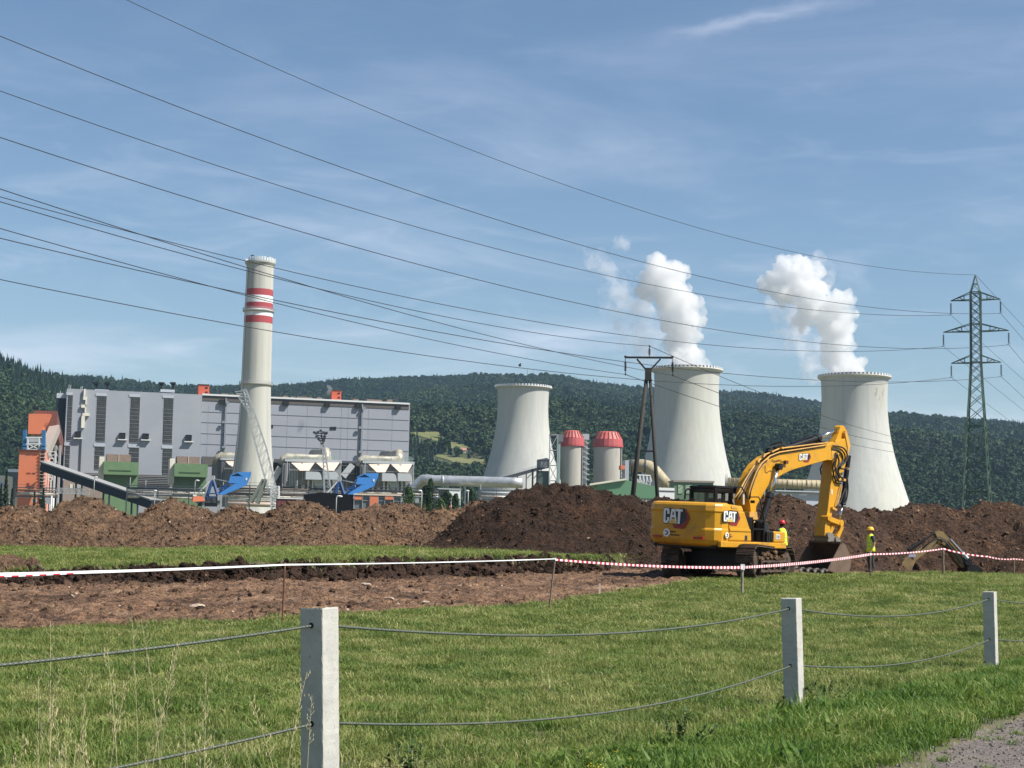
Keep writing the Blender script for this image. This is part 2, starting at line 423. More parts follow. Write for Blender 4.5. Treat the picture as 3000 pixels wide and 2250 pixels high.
# ---------------------------------------------------------------- wooded hills
FR = [(-1400, 1000), (-600, 930), (-200, 985), (0, 1046), (60, 1068), (120, 1092), (180, 1118), (240, 1140), (320, 1165), (420, 1190), (700, 1225), (1000, 1200), (1203, 1186), (1380, 1190), (1500, 1178), (1614, 1166),
      (1820, 1198), (2000, 1208), (2200, 1219), (2400, 1236), (2600, 1258), (2800, 1278), (3000, 1298), (3400, 1330), (4200, 1400)]
BR = [(-1400, 1150), (0, 1135), (200, 1124), (300, 1122), (380, 1126), (440, 1131), (520, 1136), (600, 1134), (700, 1130), (820, 1130), (900, 1124), (1000, 1117), (1100, 1110), (1200, 1105), (1350, 1101), (1440, 1102), (1500, 1106),
      (1600, 1108), (1700, 1116), (1800, 1126), (1920, 1137), (2050, 1143), (2150, 1147), (2250, 1154), (2330, 1166), (2400, 1178), (2500, 1192), (2600, 1207), (2750, 1222), (2900, 1231), (3000, 1241), (3400, 1275), (4200, 1330)]
DF, DB = 2000.0, 4100.0
def ridge(prof, D, tree):
    r_ = []; zz = []
    for px, py in prof:
        p = W(px, py, D); r_.append(p.x/D); zz.append(p.z-tree)
    return r_, zz
fr_r, fr_z = ridge(FR, DF, 13); br_r, br_z = ridge(BR, DB, 14)
def hill_z(x, y):
    x = np.asarray(x, float); y = np.asarray(y, float); q = x/np.maximum(y, 1)
    zf = np.interp(q, fr_r, fr_z); zb = np.interp(q, br_r, br_z)
    f = ss(0, 1, (y-1180)/(DF-1180)); f = .35*np.clip((y-1180)/(DF-1180), 0, 1)+.65*f
    z = 9 + (zf-9)*np.minimum(f, 1)
    b = np.clip((y-DF-120)/(DB-DF-120), 0, 1)
    z2 = zf - 22*ss(0, 250, y-DF)*(1-b) + (zb-zf)*(b**.85)
    z = np.where(y > DF, z2, z)
    z = np.where(y > DB, zb-(y-DB)*.09, z)
    und = fbm(x/260, y/260, 4, 71)*ss(1250, 1600, y)*(1-ss(DF-260, DF-40, y))*16 + fbm(x/420, y/420, 4, 77)*ss(DF+300, DF+800, y)*(1-ss(DB-450, DB-60, y))*34
    return z + und
hy = np.concatenate([np.linspace(1180, 2150, 130), np.linspace(2170, 4300, 110), np.linspace(4350, 7000, 14)])
hx = np.linspace(-1, 1, 240)
HY = np.repeat(hy[:, None], 240, 1); HX = hx[None, :]*(.62*HY+100)
HZ = hill_z(HX, HY)
MEAD = [[(1196, 1268), (1294, 1266), (1296, 1281), (1312, 1295), (1340, 1300), (1380, 1310), (1378, 1322), (1400, 1332), (1425, 1338), (1425, 1346), (1390, 1342), (1376, 1327), (1345, 1320), (1300, 1312), (1268, 1303), (1262, 1290), (1228, 1279), (1196, 1275)],
        [(1270, 1333), (1300, 1334), (1340, 1342), (1424, 1350), (1428, 1361), (1380, 1362), (1325, 1357), (1308, 1349), (1275, 1340)]]
def in_poly(px, py, poly):
    c = np.zeros(px.shape, bool); n = len(poly)
    for i in range(n):
        x0, y0 = poly[i]; x1, y1 = poly[(i+1) % n]
        t = ((y0 > py) != (y1 > py)); xi = (x1-x0)*(py-y0)/((y1-y0) if y1 != y0 else 1e-9)+x0
        c ^= t & (px < xi)
    return c
def projn(x, y, z):
    v = np.stack([x, y, z-EYE], -1); d = v @ np.array(Fv)
    return 1500+FPX*(v @ np.array(camR))/d, 1125-FPX*(v @ np.array(camU))/d
# meadow clearings are patches of the slope; where they lie is found once and kept as plain ground positions
mx_, my_ = np.meshgrid(np.arange(-150, 10, 2.0), np.arange(1350, 2000, 3.0))
ppx, ppy = projn(mx_, my_, hill_z(mx_, my_)+0)
MEADM = (in_poly(ppx, ppy, MEAD[0]) | in_poly(ppx, ppy, MEAD[1]))
def meadow(x, y):
    i = np.round((np.asarray(y)-1350)/3).astype(int); j = np.round((np.asarray(x)+150)/2).astype(int)
    ok = (i >= 0) & (j >= 0) & (i < MEADM.shape[0]) & (j < MEADM.shape[1])
    r_ = np.zeros(np.shape(x), bool); r_[ok] = MEADM[i[ok], j[ok]]; return r_
hill_m = mat('forest_floor', (.035, .05, .018), 1.0, col2=(.055, .06, .025), ns=.02)
meadow_m = mat('hay_meadow', (.15, .145, .055), .95, col2=(.11, .125, .04), ns=.03, nd=6)
grid_mesh('hills', HX, HY, HZ, None, hill_m, kind='structure')
mz = hill_z(mx_, my_)+.6
mb_keep = MEADM[:-1, :-1]
grid_mesh('meadow', mx_, my_, mz, mb_keep, meadow_m, kind='structure')

# ---------------------------------------------------------------- scattering
def scatter(name, P, rot, scl, idx, protos, **kw):
    """one 'stuff' object: instances of the prototype meshes on points"""
    coll = bpy.data.collections.new(name+'_kinds')
    for i, (me, m) in enumerate(protos):
        o = bpy.data.objects.new('%s_kind_%02d' % (name, i), me)
        coll.objects.link(o)
    me = bpy.data.meshes.new(name); me.vertices.add(len(P)); me.vertices.foreach_set('co', np.asarray(P, np.float32).ravel())
    for an, ty, da in (('rot', 'FLOAT_VECTOR', rot), ('scl', 'FLOAT_VECTOR', scl)):
        a = me.attributes.new(an, ty, 'POINT'); a.data.foreach_set('vector', np.asarray(da, np.float32).ravel())
    a = me.attributes.new('idx', 'INT', 'POINT'); a.data.foreach_set('value', np.asarray(idx, np.int32).ravel())
    o = bpy.data.objects.new(name, me); COL.objects.link(o)
    for q in {id(m): m for _, m in protos}.values(): me.materials.append(q)
    ng = bpy.data.node_groups.new(name, 'GeometryNodeTree')
    ng.interface.new_socket('Geometry', in_out='INPUT', socket_type='NodeSocketGeometry')
    ng.interface.new_socket('Geometry', in_out='OUTPUT', socket_type='NodeSocketGeometry')
    gi = ng.nodes.new('NodeGroupInput'); go = ng.nodes.new('NodeGroupOutput')
    ip = ng.nodes.new('GeometryNodeInstanceOnPoints'); ci = ng.nodes.new('GeometryNodeCollectionInfo')
    ci.inputs['Collection'].default_value = coll; ci.inputs['Separate Children'].default_value = True; ci.inputs['Reset Children'].default_value = True
    ip.inputs['Pick Instance'].default_value = True
    def at(n, ty):
        a_ = ng.nodes.new('GeometryNodeInputNamedAttribute'); a_.data_type = ty; a_.inputs['Name'].default_value = n; return a_.outputs[0]
    ng.links.new(gi.outputs[0], ip.inputs['Points']); ng.links.new(ci.outputs[0], ip.inputs['Instance'])
    ng.links.new(at('idx', 'INT'), ip.inputs['Instance Index']); ng.links.new(at('rot', 'FLOAT_VECTOR'), ip.inputs['Rotation'])
    ng.links.new(at('scl', 'FLOAT_VECTOR'), ip.inputs['Scale']); ng.links.new(ip.outputs[0], go.inputs[0])
    md = o.modifiers.new('scatter', 'NODES'); md.node_group = ng
    return tag(o, kind='stuff', **kw)
def pm(name, mb, m, smooth=False):
    me = bpy.data.meshes.new(name); me.from_pydata([tuple(p) for p in mb.v], [], mb.f); me.materials.append(m)
    if smooth: me.polygons.foreach_set('use_smooth', [True]*len(me.polygons))
    me.update(); return me

def leaf_mat(name, a, b, c=None, big=.004, trans=.0, rnd=.5, fine=0.25):
    m = bpy.data.materials.new(name); m.use_nodes = True; t = m.node_tree; p = t.nodes['Principled BSDF']
    p.inputs['Roughness'].default_value = .7; p.inputs['Specular IOR Level'].default_value = .25
    g = t.nodes.new('ShaderNodeNewGeometry'); oi = t.nodes.new('ShaderNodeObjectInfo')
    f = rng(noise(g.outputs['Position'], big, 5, .6, tree=t), .38, .62, tree=t)
    f = mth('ADD', mth('MULTIPLY', f, 1-rnd, tree=t), mth('MULTIPLY', oi.outputs['Random'], rnd, tree=t), tree=t)
    f = mth('ADD', f, mth('MULTIPLY', mth('SUBTRACT', noise(g.outputs['Position'], fine, 2, tree=t), .5, tree=t), .8, tree=t), True, tree=t)
    r_ = t.nodes.new('ShaderNodeValToRGB'); e = r_.color_ramp.elements
    e[0].color = (*a, 1); e[0].position = .1; e[1].color = (*(c or b), 1); e[1].position = .95
    if c: q = e.new(.55); q.color = (*b, 1)
    t.links.new(f, r_.inputs[0]); t.links.new(r_.outputs[0], p.inputs['Base Color'])
    if trans:
        tr = t.nodes.new('ShaderNodeBsdfTranslucent'); t.links.new(r_.outputs[0], tr.inputs[0])
        ms = t.nodes.new('ShaderNodeMixShader'); ms.inputs[0].default_value = trans
        t.links.new(p.outputs[0], ms.inputs[1]); t.links.new(tr.outputs[0], ms.inputs[2])
        t.links.new(ms.outputs[0], t.nodes['Material Output'].inputs[0])
    MATS[name] = m; return m
conif_m = leaf_mat('conifer_needles', (.005, .016, .011), (.010, .028, .015), (.020, .042, .020), .0035)
decid_m = leaf_mat('broadleaf_canopy', (.011, .030, .011), (.022, .050, .016), (.050, .078, .026), .0035)
def conifer_mb(seed, h=20, r=4.2, rings=7, n=9):
    rs = random.Random(seed); mb = MB()
    for i in range(rings):
        z0 = h*(.08+.86*i/rings); rr = r*(1-i/rings)**.8*(.8+.35*rs.random()); hh = h*.27
        vs = []
        for k_ in range(n*2):
            a = math.pi*k_/n+rs.random()*.25; q = rr*(1.0 if k_ % 2 else .55)*(.75+.5*rs.random())
            vs.append((q*math.cos(a), q*math.sin(a), z0-(.5 if k_ % 2 else -.4)*rs.random()*1.4))
        vs.append((rs.uniform(-.3, .3), rs.uniform(-.3, .3), z0+hh)); t_ = len(vs)-1
        mb.add(vs, [(k_, (k_+1) % (2*n), t_) for k_ in range(2*n)])
    return mb
def blob_mb(seed, h=15, r=5.2, clumps=34, leaf=1.5):
    """crown of many small leafy faces spread over lumpy lobes"""
    rs = random.Random(seed); mb = MB(); lob = []
    for i in range(9):
        a = rs.random()*6.28; q = r*.55*rs.random()**.5; z = h*(.38+.45*rs.random()); lob.append((q*math.cos(a), q*math.sin(a), z, r*(.42+.3*rs.random())*(1.1-.5*abs(z/h-.55))))
    lob.append((0, 0, h*.62, r*.7))
    for lx, ly, lz, lr in lob:
        for i in range(clumps):
            d = Vector((rs.gauss(0, 1), rs.gauss(0, 1), rs.gauss(.25, 1))).normalized()
            c = Vector((lx, ly, lz))+d*lr*(.78+.3*rs.random()); c.z = max(c.z, h*.12)
            nn = (d+Vector((rs.gauss(0, .4), rs.gauss(0, .4), rs.gauss(.2, .4)))).normalized()
            u = nn.orthogonal().normalized(); v = nn.cross(u); s_ = leaf*(.6+.7*rs.random()); a = rs.random()*6.28
            u, v = u*math.cos(a)+v*math.sin(a), v*math.cos(a)-u*math.sin(a)
            mb.add([c-u*s_, c-v*s_*.8+nn*.15*s_, c+u*s_, c+v*s_*.9+nn*.2*s_], [(0, 1, 2, 3)])
    return mb
protos = [(pm('spruce_%d' % i, conifer_mb(i), conif_m), conif_m) for i in range(3)] + [(pm('wood_%d' % i, blob_mb(i+20), decid_m), decid_m) for i in range(4)]
def forest(y0, y1, sp, seed, qlo=-.37, qhi=.37, hs=1.0, extra=None):
    r2 = np.random.RandomState(seed); P = []
    ys = np.arange(y0, y1, sp*.9)
    for y in ys:
        xs = np.arange(qlo*y, qhi*y, sp); P.append(np.stack([xs+r2.uniform(-.5, .5, len(xs))*sp, y+r2.uniform(-.5, .5, len(xs))*sp], -1))
    P = np.concatenate(P); x, y = P[:, 0], P[:, 1]
    keep = ~meadow(x, y)
    for dy_ in (8, 16, 24, 34): keep &= ~meadow(x, y+dy_)
    x, y = x[keep], y[keep]; z = hill_z(x, y)
    con = (fbm(x/150, y/150, 3, seed+5)+.35*(r2.rand(len(x))-.5)*2) > np.where(y < 1750, .28, np.where(y < 2300, .12, .25))
    idx = np.where(con, r2.randint(0, 3, len(x)), 3+r2.randint(0, 4, len(x)))
    s_ = hs*(.55+.75*r2.rand(len(x)))*np.where(con, .92, 1.0)
    low_ = np.where(y < 1650, .75, 1.0); s_ = s_*low_
    rot = np.zeros((len(x), 3)); rot[:, 2] = r2.uniform(0, 6.28, len(x))
    return np.stack([x, y, z-.8], -1), rot, np.stack([s_, s_, s_*(.85+.4*r2.rand(len(x)))], -1), idx
fa = forest(1255, 2080, 7.0, 3, hs=.8); fb = forest(2500, 4160, 10.5, 9, hs=.85)
Pf = [np.concatenate([a_, b_]) for a_, b_ in zip(fa, fb)]
scatter('forest', *Pf, protos)
# ================================================================ the power station
conc = mat('board_marked_concrete', (.54, .53, .48), .9, col2=(.46, .46, .42), ns=.12, nd=7, stretch=(1, 1, .25), col3=(.60, .59, .52), ns3=.04, bump=.15, bs=.6, bdist=.3)
conc_dark = mat('grey_concrete', (.44, .43, .39), .9, col2=(.35, .35, .32), ns=.25, nd=8, stretch=(1, 1, .12), col3=(.50, .48, .42), ns3=.08)
red_paint = mat('faded_red_paint', (.34, .055, .065), .8, col2=(.33, .045, .05), ns=.6, stretch=(1, 1, .1), nd=7)
white_paint = mat('white_band_paint', (.72, .72, .72), .8, col2=(.62, .62, .61), ns=.5, stretch=(1, 1, .1))
clad = mat('lilac_grey_cladding', (.285, .303, .335), .55, col2=(.31, .325, .35), ns=.07, nd=4, spec=.3)
clad_b = mat('light_grey_cladding', (.30, .31, .345), .55, col2=(.28, .29, .325), ns=.05, nd=3, spec=.3)
clad_l = mat('pale_cladding', (.40, .42, .46), .5, spec=.3)
line_m = mat('panel_joint', (.19, .20, .23), .8)
brown_band = mat('brown_louvre_band', (.105, .09, .08), .8, col2=(.085, .075, .065), ns=.8)
dark_glass = mat('sooty_glass', (.022, .023, .026), .5, col2=(.035, .035, .036), ns=.35, nd=4)
bar_m = mat('glazing_bar', (.27, .275, .28), .7)
black_m = mat('black_void', (.006, .006, .007), .9)
steel_d = mat('dark_steel', (.055, .06, .07), .6, metal=.2)
steel_g = mat('galvanised_steel', (.40, .42, .43), .55, metal=.25)
steel_w = mat('pale_steelwork', (.60, .61, .60), .6)
orange_m = mat('orange_cladding', (.66, .185, .085), .65, col2=(.60, .19, .095), ns=.15, nd=5)
orange_r = mat('red_orange_cladding', (.56, .10, .045), .65, col2=(.50, .10, .05), ns=.2)
brown_shade_m = mat('brown_and_shade_cladding', (.14, .045, .032), .7)  # orange gallery's shade put into this brown; plain brown on silo parts
green_m = mat('green_sheet', (.11, .19, .085), .65, col2=(.125, .21, .10), ns=.3)
brown_m = mat('brown_box_sheet', (.20, .14, .11), .7, col2=(.24, .17, .13), ns=.5)
cream_m = mat('cream_render', (.66, .63, .52), .75, col2=(.58, .55, .45), ns=.3)
navy_m = mat('navy_gallery_side', (.018, .024, .036), .7, spec=.2)
gall_top = mat('grey_roof_sheet', (.27, .265, .26), .7)
duct_m = mat('weathered_duct', (.44, .41, .33), .45, col2=(.24, .21, .15), ns=.35, nd=6, metal=.15)
alu_m = mat('aluminium_lagging', (.56, .57, .58), .42, metal=.55, col2=(.44, .44, .43), ns=.5, nd=5)
louv_m = mat('peach_louvre', (.74, .60, .48), .6)
redroof = mat('coral_roof_sheet', (.62, .13, .11), .6, col2=(.54, .11, .10), ns=.6)
redskirt = mat('dull_red_sheet', (.40, .075, .075), .7)
blue_m = mat('bright_blue_sheet', (.045, .21, .56), .5)
blue_d = mat('dark_blue_steel', (.018, .055, .15), .5)
pipe_y = mat('yellowed_pipe', (.36, .31, .19), .6, col2=(.25, .165, .085), ns=.3, nd=6, stretch=(3, 3, .6), lo=.45, hi=.7)
brick_m = mat('pale_brick', (.29, .23, .19), .9, col2=(.25, .2, .17), ns=1)
GB = 4.0   # level the works stand on

def fb(mb, PL, x0, y0, x1, y1, b0, b1, zb=None):
    """box on a wall plane between picture measurements, from depth b0 to b1 behind the plane"""
    xm, ym = (x0+x1)/2, (y0+y1)/2
    a = PL.p(x0, ym); b = PL.p(x1, ym); zt = PL.p(xm, y0).z; zl = PL.p(xm, y1).z if zb is None else zb
    c = (a+b)/2; L = abs((b-a).dot(PL.u)); c = c+PL.n*((b0+b1)/2); c.z = (zt+zl)/2
    mb.box(c, (L, abs(b1-b0), abs(zt-zl)), (PL.u, PL.n, Vector((0, 0, 1)))); return mb
def place(PL, px, py, z=GB, back=0):
    p = PL.p(px, py, back); return Vector((p.x, p.y, z))

# ---------------------------------------------------------------- cooling towers
def cooling_tower(label, cx, top_y, D, pts, zb=3.0, stain=None):
    """pts: (py, half width in px) measured down the shell"""
    c = W(cx, top_y, D); sc = D/FPX
    base = Vector((c.x, c.y, zb))
    t = thing('cooling_tower', label, 'cooling tower', base, 'hyperboloid cooling towers')
    prof = []
    for py, hw in pts: prof.append((hw*sc*1.0, W(cx, py, D).z))
    prof = sorted(prof, key=lambda q: q[1])
    # smooth profile by fine interpolation
    zs = [q[1] for q in prof]; rs_ = [q[0] for q in prof]
    N = 60; Zs = np.linspace(zs[0], zs[-1], N); co = np.polyfit(zs, rs_, 4); Rs = np.polyval(co, Zs)
    zt = Zs[-1]; rt = float(Rs[-1])
    mb = MB(); P = [(float(r_), float(z_)-0) for r_, z_ in zip(Rs, Zs)]
    P2 = [(r_-.7, z_) for r_, z_ in reversed(P)]
    mb.lathe((c.x, c.y, 0), P+P2, 112, False, False)
    mb.make('shell', tower_m, t, True)
    rb = float(Rs[0])
    leg = MB()
    for k_ in range(44):
        a = 2*math.pi*k_/44; b_ = a+math.pi/44; d_ = a-math.pi/44
        top = Vector((c.x+rb*math.cos(a), c.y+rb*math.sin(a), Zs[0]+.3))
        for e in (b_, d_): leg.bar(top, (c.x+(rb+2)*math.cos(e), c.y+(rb+2)*math.sin(e), zb-1.5), .7)
    leg.make('column_ring', conc_dark, t)
    rim = MB(); rim.lathe((c.x, c.y, zt), [(rt-.7, -1.2), (rt+.15, -1.2), (rt+1.9, -.2), (rt+1.9, .25), (rt-.7, .25)], 112, False, False)
    rim.make('rim_walkway', conc, t)
    def crenel(name, r0, r1, lo_, hi_, m_):
        n = 56; vs = []; fs = []
        for k_ in range(2*n):
            for e in (.02, .98):
                a = math.pi*(k_+e)/n; h_ = hi_ if k_ % 2 else lo_
                for rr, z_ in ((r1, zt+.2), (r1, zt+h_), (r0, zt+h_), (r0, zt+.2)): vs.append((c.x+rr*math.cos(a), c.y+rr*math.sin(a), z_))
        m__ = 4*n
        for k_ in range(m__):
            for j in range(3): a = k_*4+j; b = ((k_+1) % m__)*4+j; fs.append((a, b, b+1, a+1))
        q = MB(); q.add(vs, fs); q.make(name, m_, t)
    crenel('parapet', rt+1.55, rt+1.75, .35, 1.45, white_paint)
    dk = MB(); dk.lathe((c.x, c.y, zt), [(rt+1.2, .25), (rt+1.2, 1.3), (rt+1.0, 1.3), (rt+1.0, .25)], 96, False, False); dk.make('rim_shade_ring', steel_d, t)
    return t, c, rt, zt
tower_m = mat('tower_shell_concrete', (.45, .45, .42), .9, col2=(.41, .41, .385), ns=.18, nd=8, stretch=(1, 1, .12), col3=(.46, .455, .395), ns3=.035, lo3=.4, hi3=.7, bump=.12, bs=.9, bdist=.3)
# shutter lift lines and streaks on the shells
_t = tower_m.node_tree; _p = _t.nodes['Principled BSDF']; _g = _t.nodes.new('ShaderNodeNewGeometry'); _s = _t.nodes.new('ShaderNodeSeparateXYZ')
_t.links.new(_g.outputs['Position'], _s.inputs[0])
_ln = rng(mth('FRACT', mth('MULTIPLY', _s.outputs['Z'], .62, tree=_t), tree=_t), .0, .16, 0.96, 1.0, tree=_t)
_st = rng(noise(mapping(_g.outputs['Position'], (1, 1, .03), tree=_t), .55, 7, .65, tree=_t), .35, .62, .93, 1.01, tree=_t)
_m = mth('MULTIPLY', _ln, _st, tree=_t)
_x = _t.nodes.new('ShaderNodeMix'); _x.data_type = 'RGBA'; _x.blend_type = 'MULTIPLY'; _x.inputs[0].default_value = 1
_t.links.new(_p.inputs['Base Color'].links[0].from_socket, _x.inputs[6]); _t.links.new(_m, _x.inputs[7]); _t.links.new(_x.outputs[2], _p.inputs['Base Color'])
ct1 = cooling_tower('smallest of the cooling towers, alone without steam, left of the red capped silos', 1533, 1137, 1150,
    [(1137, 77), (1160, 75.5), (1200, 75), (1240, 77), (1280, 82), (1320, 90), (1360, 101), (1390, 110), (1440, 124), (1530, 146)])
ct2 = cooling_tower('steaming cooling tower rising behind the dark wooden power pole', 2012, 1086, 950,
    [(1086, 97), (1120, 95), (1180, 95), (1230, 99), (1280, 106), (1330, 116), (1380, 128), (1420, 138), (1500, 158), (1555, 171)])
ct3 = cooling_tower('steaming cooling tower with brown stains near its rim, behind the digger arm', 2503, 1107, 985,
    [(1107, 98), (1140, 96), (1200, 95.5), (1250, 100), (1300, 108), (1360, 122), (1410, 137), (1470, 157), (1520, 172), (1570, 184)])
# rusty run-off marks on the third shell: a thin skin of stain that follows the wall
def stain_patch(ct, az0, az1, z0, z1):
    t, c, rt, zt = ct
    sh = [o for o in bpy.data.objects if o.parent == t and o.name.startswith('shell')][0]
    return sh
stm = mat('stained_shell', (.30, .25, .19), .95, col2=(.41, .405, .37), ns=.30, nd=8, lo=.34, hi=.50, stretch=(1, 1, .5), bump=.1)
def shell_radius(ct, z):
    t, c, rt, zt = ct
    return c
def add_stain(ct, pts, azc, daz, zlo, zhi, n=26):
    t, c, rt, zt = ct
    zs = [W(2503, py, 985).z for py, _ in pts]; rr = [h*985/FPX for _, h in pts]; co = np.polyfit(zs, rr, 4)
    mb = MB(); vs = []; fs = []
    rs = random.Random(5)
    for i in range(n+1):
        z_ = zlo+(zhi-zlo)*i/n; r_ = float(np.polyval(co, z_))+.03
        w0 = daz*(.35+.65*math.sin(math.pi*min(1, i/n*1.1+.05))**.5)*(.7+.6*rs.random())
        for j in range(9):
            a = azc+(j/8-.5)*w0; vs.append((c.x+r_*math.sin(a), c.y-r_*math.cos(a), z_))
    for i in range(n):
        for j in range(8): a = i*9+j; fs.append((a, a+1, a+10, a+9))
    mb.add(vs, fs); mb.make('stain', stm, t, True)
add_stain(ct3, [(1107, 98), (1140, 96), (1200, 95.5), (1250, 100), (1300, 108), (1360, 122), (1410, 137), (1470, 157), (1520, 172), (1570, 184)], R(52-13), R(30), W(2503, 1205, 985).z, W(2503, 1122, 985).z)

# ---------------------------------------------------------------- chimney
def chimney():
    D = 760; sc = D/FPX
    def at(px, py): return W(px, py, D)
    top = at(763, 762); cx = top.x
    prof = [(770, 40), (900, 41), (1000, 42.5), (1120, 43.5), (1200, 45.5), (1280, 49.5), (1340, 55), (1400, 62), (1440, 68), (1520, 84)]
    PR = sorted([(h*sc, W(745, py, D).z) for py, h in prof], key=lambda q: q[1])
    zs = [q[1] for q in PR]; co = np.polyfit(zs, [q[0] for q in PR], 5)
    rad = lambda z_: float(np.polyval(co, z_))
    t = thing('chimney', 'tall pale concrete chimney with three red painted bands in front of the grey boiler house', 'chimney', (cx, D, GB))
    zt = PR[-1][1]
    mb = MB(); Z_ = np.linspace(GB, zt, 50); mb.lathe((cx, D, 0), [(rad(z_), z_) for z_ in Z_], 64, False, False)
    mb.make('shaft', chim_m, t, True)
    mb = MB(); mb.lathe((cx, D, 0), [(rad(zt)-.8, zt-.6), (rad(zt)-.8, zt-9)], 48, False, True); mb.make('flue_mouth', black_m, t)
    def band(py0, py1, m):
        z1, z0 = W(760, py0, D).z, W(760, py1, D).z
        b = MB(); b.lathe((cx, D, 0), [(rad(z_)+.05, z_) for z_ in np.linspace(z0, z1, 6)], 64, False, False); b.make('painted_band', m, t, True)
    band(850, 869, red_paint); band(869, 889.5, white_paint); band(889.5, 908, red_paint); band(908, 928.5, white_paint); band(928.5, 948.5, red_paint)
    def gallery(py, ext, thick, name):
        z_ = W(760, py, D).z; r_ = rad(z_)
        b = MB(); b.lathe((cx, D, z_), [(r_-.1, -thick*1.6), (r_+.2, -thick*1.6), (r_+ext, -thick*.4), (r_+ext, 0), (r_-.1, 0)], 64, False, False)
        g = b.make(name, conc_dark, t)
        rl = MB()
        for k_ in range(40):
            a = 2*math.pi*k_/40; x_, y_ = cx+(r_+ext-.1)*math.cos(a), D+(r_+ext-.1)*math.sin(a)
            rl.bar((x_, y_, z_), (x_, y_, z_+1.3), .12)
        for h_ in (.7, 1.3):
            rl.tube([(cx+(r_+ext-.1)*math.cos(2*math.pi*k_/40), D+(r_+ext-.1)*math.sin(2*math.pi*k_/40), z_+h_) for k_ in range(41)], .06, 4, False)
        rl.make('railing', steel_g, g)
    gallery(912, .85, .5, 'gallery'); gallery(1127, .9, .4, 'gallery')
    # crown: heavy ledge with a broken row of light plates
    z_ = W(762, 770, D).z; r_ = rad(z_)
    b = MB(); b.lathe((cx, D, z_), [(r_-.1, -1.6), (r_+.1, -1.6), (r_+.8, -.5), (r_+.8, .3), (r_-.9, .3)], 64, False, False); b.make('crown_ledge', conc_dark, t)
    b = MB(); rs = random.Random(3)
    for k_ in range(34):
        if rs.random() < .22: continue
        a = 2*math.pi*k_/34; ca, sa = math.cos(a), math.sin(a); hh = 1.3+.5*rs.random()
        b.box((cx+(r_+.7)*ca, D+(r_+.7)*sa, z_+.3+hh/2), (.15, .9, hh), (Vector((ca, sa, 0)), Vector((-sa, ca, 0)), Vector((0, 0, 1))))
    b.each('crown_plate', steel_w, t)
    b = MB(); b.bar((cx-3.5, D-4, z_+1), (cx-3.5, D-4, z_+3.0), .25); b.box((cx-3.2, D-4, z_+2.8), (1.6, .5, .4)); b.make('aerial', steel_d, t)
    # ladder cage up the shaded side
    a = R(-52); lad = MB(); P = []
    for z_ in np.linspace(GB, zt-3, 40):
        r_ = rad(z_)+.35; P.append((cx+r_*math.sin(a), D-r_*math.cos(a), z_))
    lad.tube(P, .28, 5); lad.make('ladder', steel_w, t)
    return t
chim_m = mat('chimney_concrete', (.44, .435, .385), .9, col2=(.34, .335, .31), ns=.5, nd=8, stretch=(1, 1, .04), lo=.4, hi=.68, col3=(.44, .435, .37), ns3=.05)
chimney()

